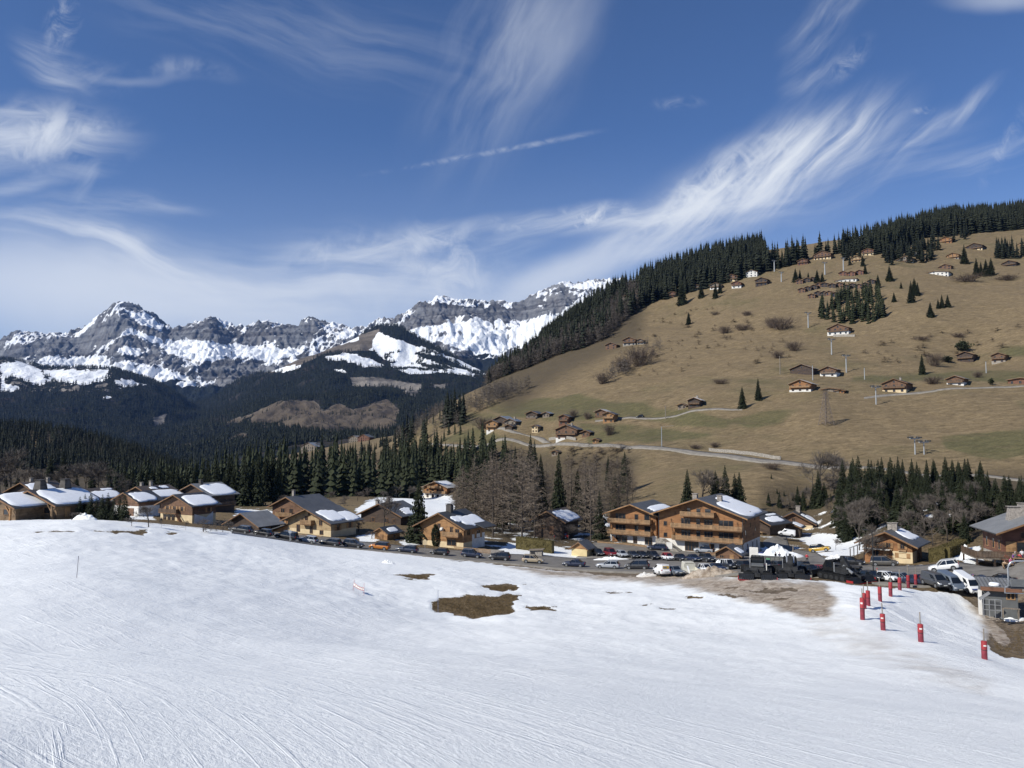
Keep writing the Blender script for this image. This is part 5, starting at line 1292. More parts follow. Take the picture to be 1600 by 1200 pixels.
# --- the big apartment chalet -----------------------------------------------------------
TH = 32
WR, WL, FL = 20.5, 12.6, 2.85
loc = spot(1161, 870, 181, TH, WR)
A = thing('apartment_chalet', 'large orange timber apartment chalet with two gables and long balconies', 'apartment building', loc, -R(TH))
Z0 = .4
HR = House(A, WR, 15.5, 8.9 + Z0, 3.6, wood='orange', roof='slate', base='white', hb=2.6 + Z0, oe=1.7, of=1.9, th=.3, trim=WOODS['amber'])
HL = House(A, WL, 12.5, 7.9 + Z0, 2.25, wood='orange', roof='slate', base='white', hb=2.6 + Z0, oe=1.5, of=1.8, th=.3, o=(-WR / 2 - WL / 2 - 1.6, 2.2, 0), trim=WOODS['amber'])
m = MB(); m.box(-WR / 2 - 1.7, -WR / 2 + .1, 3.2, 13, -2, 8.6); m.build('link_wall', WOODS['vert'], A)
HR.snow(1, .28, .96, .10, .97, .38, 41, .06).snow(1, .12, .34, .45, .98, .3, 42, .06).chimney(-2.8, 5.5, 1.1, 1.1, 1.3, CHIM).chimney(3.2, 6., 1.1, 1.1, 1.2, CHIM)
HL.snow(1, .36, .72, .2, .97, .4, 43, .10).snow(-1, .72, .97, .4, .95, .2, 44, .05)
for z, spans in ((2.75 + Z0, ((-6.4, 3.3), (3.45, 10.6))), (5.6 + Z0, ((-6.6, 3.3), (3.45, 10.6))), (8.5 + Z0, ((-4.2, 4.0),))):
    for a0, a1 in spans: HR.balcony('f', a0, a1, z, 1.7)
for z in (2.75 + Z0, 5.6 + Z0): HL.balcony('f', -6.3, 5.3, z, 1.7)
for z in (2.85 + Z0, 5.7 + Z0):
    for x, w in ((-3.4, 2.4), (-.3, 1.1), (2.2, 2.2), (6.4, 3.6)): HR.window('f', x, z, w, 2.1, 0, 2 if w > 2 else 0)
    for x, w in ((-3.4, 2.9), (1., 1.1), (4., 1.8)): HL.window('f', x, z, w, 2.1, 0, 2 if w > 2 else 0)
for x, w in ((-2.6, 1.), (-.2, 1.1), (2.1, 1.5)): HR.window('f', x, 8.6 + Z0, w, 1.7, 0, 0)
for x, w in ((-2., 3.4),): HR.window('f', x, .4, w, 2.2, 0, 3)
HR.window('f', 6.6, .5, 3.8, 2., 0, 2); HR.door('f', 2.9, 1.2, 2.1, .3, WOODS['dark'])
for x, w in ((-3.2, 3.2), (.6, 1.1), (4.2, 2.)): HL.window('f', x, .4, w, 2.2, 0, 1)
for y, z in ((2.4, 4.2), (2.4, 7.), (6.8, 5.6), (6.8, 8.2), (11., 4.4), (11., 7.)): HR.window('r', y, z + Z0, .8, 1.3, 0, 0)
for y in (4.0, 8.6, 12.4): HR.window('r', y, -.4, .35, 2.9, 0, 0)
HR.window('f', -8.6, 6.0, 1., 1.2, 0, 0); HR.window('f', -8.6, 3.2, 1., 1.2, 0, 0)
for h_, a, z in ((HR, 2.9, 0.), (HR, -6.5, 2.6), (HR, 9.6, 2.6), (HL, -6., 2.6), (HL, 5.2, 2.6)):
    m = MB(); o_ = h_.o; m.bar((o_[0] + a, o_[1] - .05, z + .4 if z else .3), (o_[0] + a, o_[1] - 1.6, z + 5.4 if z else 2.7), .18); m.build('brace', FRAME, A)
m = MB(); [m.prism([(HL.o[0] + x, 1.), (HL.o[0] + x + 1.7, 1.), (HL.o[0] + x, 2.6)], 'y', HL.o[1] - .9, HL.o[1] - .75) for x in (-5.4,)]; m.build('slanted_screen', WOODS['vert'], A)
m = MB(); m.prism([(HR.o[0] - 10.2, -2), (HR.o[0] - 3.4, -2), (HR.o[0] - 4.4, .4), (HR.o[0] - 8.6, 2.9), (HR.o[0] - 10.2, 2.9)], 'y', -2.6, -.1); m.build('stone_ramp_wall', STONES['stone'], A)
ox = HL.o[0]
m = MB(); m.box(ox - 8, ox + 6.2, HL.o[1] - 4.4, HL.o[1] - .1, -3, .1); g_ = m.build('garden_terrace', STONES['stone'], A)
m = MB()
for i in range(60): m.box(ox - 7.9 + i * .235, ox - 7.74 + i * .235, HL.o[1] - 4.3, HL.o[1] - 4.24, .1, 1.1)
m.box(ox - 8, ox + 6.2, HL.o[1] - 4.36, HL.o[1] - 4.2, 1.05, 1.18); m.build('railing', RAIL, g_)
m = MB(); m.box(2.7, 10.2, -4.4, -.1, -3, .05); g_ = m.build('garden_terrace', STONES['stone'], A)
m = MB(); [m.box(2.8 + i * .25, 2.96 + i * .25, -4.3, -4.24, .05, 1.) for i in range(30)]; m.box(2.7, 10.2, -4.36, -4.2, .95, 1.06); m.build('railing', RAIL, g_)
m = MB(); m.box(-WR / 2 - .1, -WR / 2 + .02, -.12, .0, .2, 9.2); m.box(WR / 2 - .02, WR / 2 + .1, -.14, 0, .2, 9.2); m.build('downpipe', GUT, A)

# --- restaurant at the right edge -----------------------------------------------------
RT = thing('restaurant_chalet', 'dark red timber restaurant chalet with a raised sun deck at the right edge', 'restaurant', spot(1560 + 15 * 9.4, 893, 126, 12, 0), -R(12))
HX = House(RT, 16, 8.2, 6.3, 3.2, wood='red', roof='grey', base='stone', hb=2.3, oe=1.5, of=1.7, o=(-4.4, 0, 0))
HX.chimney(-4.2, 4.4, 2.6, 1.6, 1.6, CHIM, .75).chimney(-.6, 3.2, 1.6, 1.4, 1.5, CHIM, .7).chimney(-2.2, 7.0, 1.2, 1.2, 1.2, CHIM, .8)
for y in (1.2, 3.6, 6.4): HX.window('l', y, 2.9, .9, 1.7, 0, 0, SHUT)
HX.window('f', -4.6, 2.6, 2.8, 1.9, 1); HX.window('f', -4.6, 5.0, 1.4, 1.1); HX.window('f', 0, 2.6, 2.4, 1.9, 1); HX.window('f', 4, 2.6, 2.4, 1.9, 1)
HX.balcony('f', -1.2, 6, 5.0, 1.2, RAILD); HX.window('f', -4, .3, 3.2, 2.1, 0, 3); HX.window('f', 1.5, .3, 3.2, 2.1, 0, 3)
xl = HX.o[0] - 8
m = MB(); m.box(xl - 5.2, xl - .05, -3.4, 3.2, 1.95, 2.2); m.box(xl - .05, xl + 16, -3.4, -.1, 1.95, 2.2); dk = m.build('sun_deck', WOODS['grey'], RT)
m = MB()
def railrun(m, a, b, z, n):
    for i in range(n):
        t_ = (i + .5) / n; p = (a[0] + (b[0] - a[0]) * t_, a[1] + (b[1] - a[1]) * t_)
        m.box(p[0] - .07, p[0] + .07, p[1] - .05, p[1] + .05, z, z + .95)
    m.bar((*a, z + 1.), (*b, z + 1.), .12)
railrun(m, (xl - 5.2, 3.2), (xl - 5.2, -3.4), 2.2, 30); railrun(m, (xl - 5.2, -3.4), (xl, -3.4), 2.2, 24); railrun(m, (xl, -3.4), (xl + 16, -3.4), 2.2, 70); m.build('railing', RAILD, dk)
for x, y in ((xl - 5., -3.2), (xl - 2.4, -3.2), (xl - 5., 2.8)):
    m = MB(); m.bar((x, y, -2.5), (x, y, 1.95), .24); m.build('deck_post', WOODS['dark'], dk)
for x in (xl + 2.2, xl + 7, xl + 12):
    m = MB(); m.bar((x, -3.2, -2.5), (x, -3.2, 1.95), .3); m.build('white_post', STONES['white'], dk)
m = MB()
for i in range(10): m.box(xl - 1.6 + i * .42, xl - 1.1 + i * .42, -4.6, -3.5, 2.0 - i * .26, 2.12 - i * .26)
m.bar((xl - 1.5, -4.6, 2.8), (xl + 2.8, -4.6, .3), .1, .5); m.bar((xl - 1.5, -4.6, 2.0), (xl + 2.8, -4.6, -.5), .1, .3); m.build('outside_stair', WOODS['red'], RT)
m = MB(); m.box(xl + .3, xl + 2.6, -4.75, -4.68, .6, 1.7); m.build('banner', STONES['white'], RT)

# --- lift operator's hut -----------------------------------------------------------------
LH = thing('lift_hut', 'small grey lift hut with a brown fascia and an orange-framed window', 'hut', at(1563, 950, 105), -R(22))
LH.scale = (1.18,) * 3
PANEL = M_plain('grey_panel', (.105, .11, .112), .7, .12, 1.5)
m = MB(); m.box(-1.75, 1.75, 0, 2.3, -1.5, 2.15); m.build('wall', PANEL, LH)
m = MB(); m.prism([(-.7, 2.2), (3.2, 2.78), (3.2, 2.9), (-.7, 2.34)], 'x', -1.95, 2.0); rf = m.build('roof', ROOFS['grey'], LH)
m = MB(); [m.prism([(-.7, 2.345), (3.2, 2.905), (3.2, 2.97), (-.7, 2.41)], 'x', -1.9 + i * .38, -1.85 + i * .38) for i in range(11)]; m.build('seam', ROOFS['slate'], rf)
m = MB(); m.box(-2.0, 2.05, -.78, -.7, 1.98, 2.42); m.build('fascia', planks('fascia_boards', (.15, .07, .04), (.22, .11, .065)), rf)
m = MB(); v_, f_ = blob_slab([(-.5 + .55 * math.cos(a), .1 + .35 * math.sin(a), 2.50 + .053 * math.sin(a)) for a in np.linspace(0, 6.28, 14)[:-1]], (0, -.27, .96), .3); m.poly(v_, f_).build('snow_patch', SNOWM, rf, True)
m = MB(); m.box(.62, 1.5, -.06, .02, 1.0, 1.1); m.box(.62, 1.5, -.06, .02, 1.75, 1.85); m.box(.62, .72, -.055, .02, 1.1, 1.75); m.box(1.4, 1.5, -.055, .02, 1.1, 1.75); m.box(1.0, 1.12, -.05, .02, 1.1, 1.75); wf_ = m.build('window', SHUT, LH)
m = MB(); m.box(.7, 1.42, -.03, .01, 1.08, 1.78); m.build('pane', GLASS, wf_)
m = MB(); m.box(-2.2, -1.85, -.5, -.15, -1.5, 1.95); m.build('corner_pillar', STONES['white'], LH)
METAL = M_plain('galvanised_steel', (.42, .43, .44), .4, .15, 2., .6)
GT = thing('ticket_gate', 'grey metal ticket gate frame standing in front of the lift hut', 'gate', at(1551, 954, 102.5), -R(22))
GT.scale = (1.18,) * 3
m = MB()
for x in (-.85, -.3, .25, .85): m.bar((x, 0, -.8), (x, 0, 1.25), .06)
for z in (.05, .62, 1.22): m.bar((-.85, 0, z), (.85, 0, z), .06)
m.bar((-.85, .7, -.8), (-.85, .7, 1.25), .06); m.bar((-.85, 0, 1.22), (-.85, .7, 1.22), .06); m.build('frame', METAL, GT)
m = MB(); m.box(-.22, .18, .05, .2, .1, 1.0); m.box(.36, .76, .05, .25, .2, .9); m.build('reader', GUT, GT)
m = MB(); m.bar((-1.2, .3, 1.1), (-.2, .3, 1.9), .12, .3); m.build('arm', METAL, GT)
BN = thing('wooden_bench', 'weathered plank bench in front of the lift hut wall', 'bench', at(1579, 957, 102), -R(22))
BN.scale = (1.18,) * 3
m = MB(); m.box(-.9, .9, -.25, .2, .4, .47); m.build('seat', WOODS['grey'], BN)
for x in (-.75, .75):
    m = MB(); m.box(x - .06, x + .06, -.22, .17, -.6, .4); m.build('leg', WOODS['grey'], BN)
# ---------------------------------------------------------------- houses on the hillside
def hh(label, u, v, fw, sw, h, wood='brown', roof='slate', base=None, hb=0., rise=.40, balc=1, group=None, cat='chalet', name='chalet', Y=None, chim=0, snow=0, oe=.9):
    p = T0.cast(u, v) if Y is None else at(u, v, Y)
    Yd = p[1]; px = F / Yd; tf = (u - 800) / F
    th = max(26., math.degrees(math.atan(tf)) + 13.)
    c, s = math.cos(R(th)), math.sin(R(th))
    W = fw / (px * (c + tf * s)); D = np.clip((sw or 4) / (px * max(.12, s - tf * c)), W * .55, W * 1.25); hm = h / px
    q = [(p[0] - c * W * i + s * D * j, p[1] + s * W * i + c * D * j) for i in (0, 1) for j in (0, 1)]
    zl = min(float(T0.H(*k)) for k in q); z0 = p[2] - .6 * (p[2] - zl)
    t = thing(name, label, cat, (p[0] - c * W / 2, p[1] + s * W / 2, z0), -R(th), group)
    hm += p[2] - z0
    H = House(t, W, float(D), hm, W / 2 * rise, wood, roof, base, hb * hm, oe, .9, sink=4.)
    nf = 1 if hm < 3.4 else 2
    fz = hm / nf
    for f in range(nf):
        n = max(2, int(W / 3.2))
        for i in range(n):
            x = -W / 2 + (i + .5) * W / n
            H.window('f', x, f * fz + fz * .28, min(1.2, W / n * .5), fz * .5, 0, 1, None, px > 2.2)
        if balc and (f or nf == 1) and hm > 2.2: H.balcony('f', -W * .46, W * .46, f * fz + (.1 if f else .0) * fz, 1.1, RAIL if wood in ('orange', 'amber', 'pale') else RAILD, .9)
    for y in ((.3 * D, .7 * D) if sw and sw > 7 else (.5 * D,)): H.window('r', y, hm - fz * .7, 1., fz * .45, 0, 1, None, px > 2.2)
    if hm > 3.6: H.window('f', 0, hm + .25, min(1.1, W * .1), W / 2 * rise * .4, 0, 0, None, px > 2.2)
    if chim: H.chimney(W * .12, D * .55, .9, .9, 1.2)
    if snow: H.snow(1, .12, .9, .1, .9, .25, int(u))
    return H
GM = 'chalets on the lower meadow'
hh('wide dark barn under a blue-grey roof on the meadow', 1271, 586, 37, 11, 11, 'dark', 'blue', balc=0, cat='barn', name='barn')
hh('white and brown chalet tight against the wide blue-roofed barn', 1307, 589, 26, 7, 12, 'brown', 'blue', 'white', .6, group=GM)
hh('orange chalet with a pale roof and a white basement below the blue-roofed barn', 1267, 612, 34, 11, 13, 'orange', 'pale', 'white', .28, group=GM)
hh('low garage building with a flat grey roof right of the pale-roofed orange chalet', 1311, 614, 29, 5, 6, 'grey', 'slate', rise=.16, balc=0, cat='garage', name='garage_building')
hh('small orange shed at the end of the low garage building', 1319, 615, 12, 4, 5, 'orange', 'slate', rise=.2, balc=0, cat='shed', name='shed')
hh('wide three-storey wooden farmhouse at the bend of the gravel drive', 1416, 614, 38, 14, 16, 'brown', 'brown', 'cream', .35, group=GM, chim=1)
hh('chalet with a white ground floor and dark terrace above the gravel drive', 1506, 603, 27, 8, 12, 'brown', 'grey', 'white', .5, group=GM)
hh('dark wooden chalet in front of the round pine, left of a pair', 1521, 566, 26, 8, 13, 'dark', 'slate', group=GM)
hh('dark wooden chalet with an orange balcony, right of a pair', 1571, 565, 22, 9, 11, 'brown', 'slate', 'stone', .3, group=GM)
hh('row of brown garage doors under one grey roof at the right edge', 1614, 601, 40, 8, 9, 'red', 'grey', rise=.14, balc=0, cat='garage', name='garage_building')
hh('lone dark chalet with a whitish roof on the open meadow', 1094, 636, 19, 12, 11, 'dark', 'white', group=GM, chim=1)
hh('weathered lean-to shed left of the whitish-roofed lone chalet', 1072, 637, 13, 4, 4, 'grey', 'brown', balc=0, cat='shed', name='shed')
GH = 'houses of the roadside hamlet'
hh('orange-fronted farmhouse at the left end of the hamlet', 777, 670, 17, 12, 10, 'amber', 'slate', 'white', .25, group=GH)
hh('long barn with a blue-grey roof behind the orange-fronted farmhouse', 792, 662, 21, 20, 7, 'dark', 'blue', group=GH, balc=0, cat='barn', name='barn')
hh('grey farmhouse with a wide metal roof in the middle of the left farm cluster', 805, 665, 16, 15, 7, 'grey', 'blue', 'stone', .4, group=GH, chim=1)
hh('small black timber shed in front of the wide metal-roofed farmhouse', 800, 672, 11, 6, 6, 'dark', 'char', balc=0, group=GH, cat='shed', name='shed')
hh('dark farmhouse with a slate roof at the top of the hamlet', 839, 654, 17, 13, 8, 'dark', 'slate', 'stone', .4, group=GH)
hh('blue-grey roofed annex right of the top farmhouse of the hamlet', 858, 652, 10, 9, 6, 'grey', 'blue', balc=0, group=GH, cat='barn', name='barn')
hh('narrow cream-walled house standing alone in the hamlet', 840, 676, 9, 8, 10, 'cream', 'slate', balc=0, group=GH, cat='house', name='house')
hh('reddish timber chalet with two balconies behind the widest hamlet farmhouse', 888, 662, 15, 9, 11, 'red', 'slate', group=GH)
hh('widest farmhouse of the hamlet with a white corner and red-brown balcony', 901, 682, 33, 9, 11, 'brown', 'slate', 'white', .25, group=GH, chim=1)
hh('low brown barn joined to the widest hamlet farmhouse', 921, 682, 12, 9, 7, 'brown', 'slate', balc=0, group=GH, cat='barn', name='barn')
hh('chalet with a pale shiny roof at the upper right of the hamlet', 947, 651, 17, 8, 8, 'brown', 'pale', group=GH)
hh('amber chalet with two stacked balconies below the pale shiny roof', 959, 660, 17, 7, 13, 'amber', 'slate', group=GH)
hh('tiny plank hut at the lower end of the hamlet by the road', 935, 692, 9, 6, 5, 'amber', 'brown', balc=0, group=GH, cat='hut', name='hut')
hh('ruined plank hut below the road among bare trees', 872, 711, 10, 4, 5, 'grey', 'brown', balc=0, cat='hut', name='hut')
hh('distant chalet half hidden at the top of the brown copse', 963, 544, 17, 5, 6, 'brown', 'grey', balc=0)
hh('timber farmhouse above the brown copse on the steep meadow', 993, 539, 20, 5, 9, 'brown', 'grey', 'stone', .4)
hh('small stone-based chalet beside the farmhouse above the brown copse', 1006, 538, 11, 3, 7, 'grey', 'grey', 'stone', .5)
hh('white-based chalet with a light roof below the compact spruce grove', 1326, 522, 34, 6, 11, 'brown', 'blue', 'white', .5)
GU = 'chalets high on the slope below the ridge forest'
hh('big pale apartment chalet at the forest edge, left of two', 986, 475, 17, 5, 11, 'grey', 'grey', 'cream', .6, group=GU)
hh('big pale apartment chalet at the forest edge, right of two', 999, 472, 12, 4, 12, 'grey', 'grey', 'cream', .6, group=GU)
hh('red-brown chalet at the forest edge above a round spruce', 1056, 464, 11, 5, 7, 'red', 'brown', group=GU)
hh('dark chalet with a white terrace wall left of two dark spruces', 1092, 453, 13, 4, 7, 'grey', 'brown', 'white', .6, group=GU)
hh('yellowish chalet tucked against the forest above two spruces', 1123, 440, 15, 4, 9, 'amber', 'brown', 'cream', .6, group=GU)
hh('grey terraced chalet just under the yellowish one', 1127, 451, 18, 4, 7, 'grey', 'grey', 'white', .4, group=GU)
hh('brown chalet with a long cream balcony right of the yellowish chalet', 1152, 439, 18, 4, 8, 'brown', 'brown', 'cream', .5, group=GU)
hh('chalet with a bright white ground floor under the cream-balcony chalet', 1158, 450, 15, 4, 9, 'red', 'brown', 'white', .55, group=GU)
hh('white chalet with a dark roof nearest the forest gap', 1183, 432, 18, 4, 8, 'white', 'brown', group=GU, balc=0)
hh('dark brown chalet on the open slope under the forest gap', 1199, 445, 19, 5, 9, 'dark', 'brown', group=GU)
hh('red-brown chalet at the foot of the ridge forest right of the gap', 1262, 413, 16, 4, 7, 'red', 'brown', group=GU)
hh('broad three-storey chalet beneath the ridge forest', 1298, 405, 27, 5, 10, 'brown', 'grey', 'cream', .35, group=GU)
hh('pale chalet with a sloped roof left of the cream and red one', 1346, 409, 17, 4, 7, 'pale', 'brown', group=GU)
hh('cream chalet with red-brown gables under the ridge forest', 1365, 399, 19, 4, 9, 'red', 'brown', 'cream', .6, group=GU)
hh('grey and white chalet with a wide terrace right of the spruce clump', 1427, 411, 27, 5, 8, 'grey', 'grey', 'white', .5, group=GU)
hh('white-fronted house with a dark roof above the wide-terrace chalet', 1438, 402, 16, 4, 7, 'white', 'brown', group=GU, balc=0)
hh('tan chalet left of the pointed spruce near the top road', 1498, 405, 19, 5, 8, 'amber', 'brown', 'stone', .3, group=GU)
hh('small dark cabin above the long white house', 1486, 421, 19, 4, 6, 'brown', 'grey', group=GU, balc=0)
hh('long low white house with a terrace wall on the upper meadow', 1482, 432, 46, 6, 8, 'white', 'brown', rise=.16, group=GU, balc=0)
hh('orange chalet in a clearing just under the ridge forest', 1487, 380, 20, 4, 8, 'orange', 'brown', group=GU)
hh('dark chalet with a cream base and terrace in the upper clearing', 1535, 391, 26, 6, 9, 'dark', 'brown', 'cream', .35, group=GU)
hh('dark low chalet at the right above the bushes', 1588, 416, 23, 5, 7, 'dark', 'brown', group=GU)
hh('pale chalet cut by the right edge near the top of the slope', 1606, 385, 15, 4, 6, 'pale', 'brown', group=GU)
for lab, u, v in (('leftmost of three dark cabins above the white retaining terrace', 1323, 431), ('middle of three dark cabins above the white retaining terrace', 1336, 431), ('rightmost of three dark cabins above the white retaining terrace', 1349, 429)):
    hh(lab, u, v, 12, 4, 6, 'red', 'brown', group='three cabins above the white terrace', balc=0, cat='cabin', name='holiday_cabin')
hh('long white terrace building below the three dark cabins', 1338, 440, 34, 5, 5, 'white', 'grey', rise=.08, balc=0, cat='building', name='terrace_building')
cab = [(120, 505), (170, 495), (207, 490), (135, 562), (175, 552), (215, 542), (252, 526), (285, 525), (335, 532), (382, 526), (430, 540), (468, 531), (512, 536), (552, 526), (592, 505), (200, 600), (242, 583), (282, 583), (316, 582), (356, 590), (402, 582)]
for i, (zx, zy) in enumerate(cab):
    row = 'upper' if i < 3 or i in (12, 13, 14) else 'lower' if i > 14 else 'middle'
    hh('small dark cabin in the %s tier of the stepped holiday village' % row, 1226 + zx / 4.21, 323.5 + zy / 4.21, 11, 3, 6, 'dark' if i % 3 else 'brown', 'blue' if i > 7 else 'slate', group='%s tier cabins of the stepped holiday village' % row, balc=0, cat='cabin', name='holiday_cabin')
for lab, u, v, fw, h, wd, rf in (('long barn with pale blue roof in the far valley hamlet', 494, 703, 24, 5, 'grey', 'blue'), ('dark barn behind the pale blue roof in the far valley hamlet', 500, 697, 16, 5, 'dark', 'slate'), ('grey-roofed farmhouse in the far valley above the dark belt', 560, 687, 15, 5, 'grey', 'grey'), ('house with a reddish end wall in the far valley', 577, 688, 18, 5, 'red', 'slate'), ('small pale-roofed house at the foot of the far meadow', 603, 673, 14, 4, 'white', 'pale')):
    hh(lab, u, v, fw, 7, h, wd, rf, balc=0, group='houses in the far valley', cat='house', name='valley_house')
# ---------------------------------------------------------------- vehicles
def paint(name, c, rough=.28):
    if name in MATS: return MATS[name]
    m = NT(name); p = m.pos(); n = m.noise(p, 2.5, 4, .6)
    d = m.mix(m.ramp(n, .45, .8, 0, .35), c, tuple(k * .6 + .05 for k in c))     # road film
    MATS[name] = m.done(d, m.ramp(n, .3, .7, rough, rough + .25), spec=.5)
    m.b.inputs['Coat Weight'].default_value = .5; m.b.inputs['Coat Roughness'].default_value = .12
    return MATS[name]
PAINT = dict(black=paint('black_paint', (.012, .013, .016)), navy=paint('navy_paint', (.014, .022, .05)), blue=paint('blue_paint', (.02, .04, .16)), grey=paint('grey_paint', (.06, .063, .068)), dgrey=paint('dark_grey_paint', (.03, .031, .034)), silver=paint('silver_paint', (.36, .38, .41)),
             white=paint('white_paint', (.72, .73, .74)), beige=paint('beige_paint', (.36, .30, .21)), orange=paint('orange_paint', (.45, .16, .02)), red=paint('red_paint', (.36, .015, .015)), dred=paint('dark_red_paint', (.16, .012, .016)), yellow=paint('yellow_paint', (.45, .27, .02)), steel=paint('blue_grey_paint', (.11, .135, .17)), cream=paint('cream_paint', (.55, .53, .45)), bronze=paint('bronze_grey_paint', (.085, .078, .068)))
CGLASS = M_plain('car_glass', (.010, .013, .017), .06, .1, 1., spec=.7)
TYRE = M_plain('tyre_rubber', (.016, .016, .017), .85, .2, 4.)
RIM = M_plain('alloy_rim', (.32, .33, .34), .35, .15, 4., .6)
LAMPW = M_plain('headlamp_lens', (.55, .57, .6), .15, .1, 4.); LAMPR = M_plain('tail_lamp_lens', (.30, .01, .012), .25, .1, 4.)
PLATE = M_plain('number_plate', (.6, .6, .55), .5, .05, 4.); PLAST = M_plain('black_plastic', (.022, .022, .024), .6, .2, 3.)
#        L    halfW ride belt roof  xb0   xb1   xt0   xt1  hood  tail
TYPES = {'hatch': (4.05, .87, .22, .92, 1.47, -.485, .27, -.40, .07, .80, .95), 'estate': (4.7, .90, .20, .93, 1.48, -.487, .22, -.42, .03, .80, .95), 'suv': (4.5, .92, .28, 1.05, 1.68, -.485, .25, -.42, .07, .95, 1.08),
         'sedan': (4.6, .90, .20, .92, 1.43, -.40, .23, -.24, .03, .80, .95), 'mpv': (4.8, .94, .22, 1.02, 1.75, -.487, .34, -.44, .12, .86, 1.04), 'van': (4.6, .95, .24, 1.08, 1.86, -.49, .34, -.475, .17, .92, 1.10), 'jeep': (3.9, .86, .32, 1.15, 1.82, -.48, .18, -.46, .10, 1.08, 1.15), 'small': (3.6, .83, .22, .92, 1.5, -.48, .30, -.42, .08, .80, .95)}
def loft(m, rings):
    n = len(rings[0]); o = len(m.v)
    for r in rings: m.v += [tuple(float(c) for c in p) for p in r]
    for i in range(len(rings) - 1):
        for k in range(n):
            k2 = (k + 1) % n
            m.f.append([o + i * n + k, o + i * n + k2, o + (i + 1) * n + k2, o + (i + 1) * n + k]); m.m.append(m.cm)
    m.f.append([o + k for k in range(n)]); m.m.append(m.cm)
    e = o + (len(rings) - 1) * n
    m.f.append([e + k for k in range(n)][::-1]); m.m.append(m.cm)
CARS = {}
def make_car(typ, col, roofcol=None, extras=()):
    """parts of a car, forward along +x, standing on z = 0"""
    L, w, rd, zb, zr, xb0, xb1, xt0, xt1, hood, tail = TYPES[typ]
    P = PAINT[col]; t = thing('parked_car' if typ not in ('van',) else 'parked_van', 'car', 'car')
    m = MB(); st = [(-.5, rd + .22, tail - .32, .84), (-.485, rd + .08, tail - .06, .94), (-.44, rd, tail, .985), (-.25, rd, zb, 1.), (.0, rd, zb, 1.), (xb1 - .02, rd, zb - .01, 1.), (xb1 + .06, rd, (zb + hood) / 2 + .03, .99), (.42, rd + .02, hood, .95), (.475, rd + .06, hood - .14, .88), (.5, rd + .18, hood - .32, .78)]
    rings = []
    for fx, z0, z1, k in st:
        x = fx * L; ww = w * k
        rings.append([(x, -ww * .9, z0), (x, -ww, z0 + .14), (x, -ww, z1 - .22), (x, -ww * .95, z1 - .04), (x, -ww * .82, z1), (x, ww * .82, z1), (x, ww * .95, z1 - .04), (x, ww, z1 - .22), (x, ww, z0 + .14), (x, ww * .9, z0)])
    loft(m, rings); m.build('body', P, t, True)
    # greenhouse
    def ring(z, x0, x1, ww, r=.06):
        x0 *= L; x1 *= L
        return [(x0 + .04, -ww * .86, z), (x0 + .3, -ww, z), (x1 - .45, -ww, z), (x1 - .04, -ww * .8, z), (x1, 0, z), (x1 - .04, ww * .8, z), (x1 - .45, ww, z), (x0 + .3, ww, z), (x0 + .04, ww * .86, z), (x0, 0, z)]
    g0, g1 = ring(zb - .06, xb0, xb1, w * .93), ring(zr - .05, xt0, xt1, w * .77)
    panel = typ == 'van'
    m = MB(); loft(m, [g0, g1]); cab = m.build('cab_panel' if panel else 'windows', P if panel else CGLASS, t)
    if panel:
        m = MB(); q = lambda i, f, o=.02: tuple(g0[i][c] + (g1[i][c] - g0[i][c]) * f + (o if c == 0 else 0) for c in range(3))
        m.poly([q(3, .12), q(4, .12), q(5, .12), q(5, .92), q(4, .92), q(3, .92)], [(0, 1, 2, 3, 4, 5)]); m.build('windscreen', CGLASS, t)
        for i, sg in ((2, -1), (6, 1)):
            m = MB(); a = Vector(g0[i]).lerp(Vector(g1[i]), .25); b = Vector(g0[i]).lerp(Vector(g1[i]), .85)
            m.poly([a + Vector((-.55, sg * .02, 0)), a + Vector((.3, sg * .02, 0)), b + Vector((.12, sg * .02, 0)), b + Vector((-.55, sg * .02, 0))], [(0, 1, 2, 3)]); m.build('side_window', CGLASS, t)
    m = MB(); g2 = ring(zr - .055, xt0 - .004, xt1 + .004, w * .785); g3 = [(p[0] * .985, p[1] * .97, zr - .005) for p in g2]; g4 = [(p[0] * .9, p[1] * .8, zr + .015) for p in g2]
    loft(m, [g2, g3, g4])
    if not panel:
        for i in (1, 2, 3, 5, 6, 7) if True else ():
            a, b = Vector(g0[i]), Vector(g1[i]); out = Vector((0, math.copysign(.012, a.y), 0)); m.bar(a + out, b + out, .075, .05)
        for sg in (-1, 1):
            x = (xb0 + xb1) / 2 * L; m.bar((x, sg * w * .94, zb - .05), (x - .03, sg * w * .785, zr - .05), .07, .04)
    m.build('roof', PAINT[roofcol or col], t, False)
    wr = .31 if typ not in ('suv', 'jeep', 'van', 'mpv') else .35
    for fx in (-.30, .315):
        for sg in (-1, 1):
            m = MB(); m.tube([(fx * L, sg * (w - .19), wr), (fx * L, sg * (w + .012), wr)], wr, 14); ty = m.build('wheel', TYRE, t, False)
            m = MB(); m.tube([(fx * L, sg * (w - .1), wr), (fx * L, sg * (w + .02), wr)], wr * .66, 10); m.build('rim', RIM, ty)
            m = MB(); m.tube([(fx * L, sg * (w - .3), wr + .03), (fx * L, sg * (w + .004), wr + .03)], wr * 1.16, 14); m.build('wheel_arch', PLAST, t)
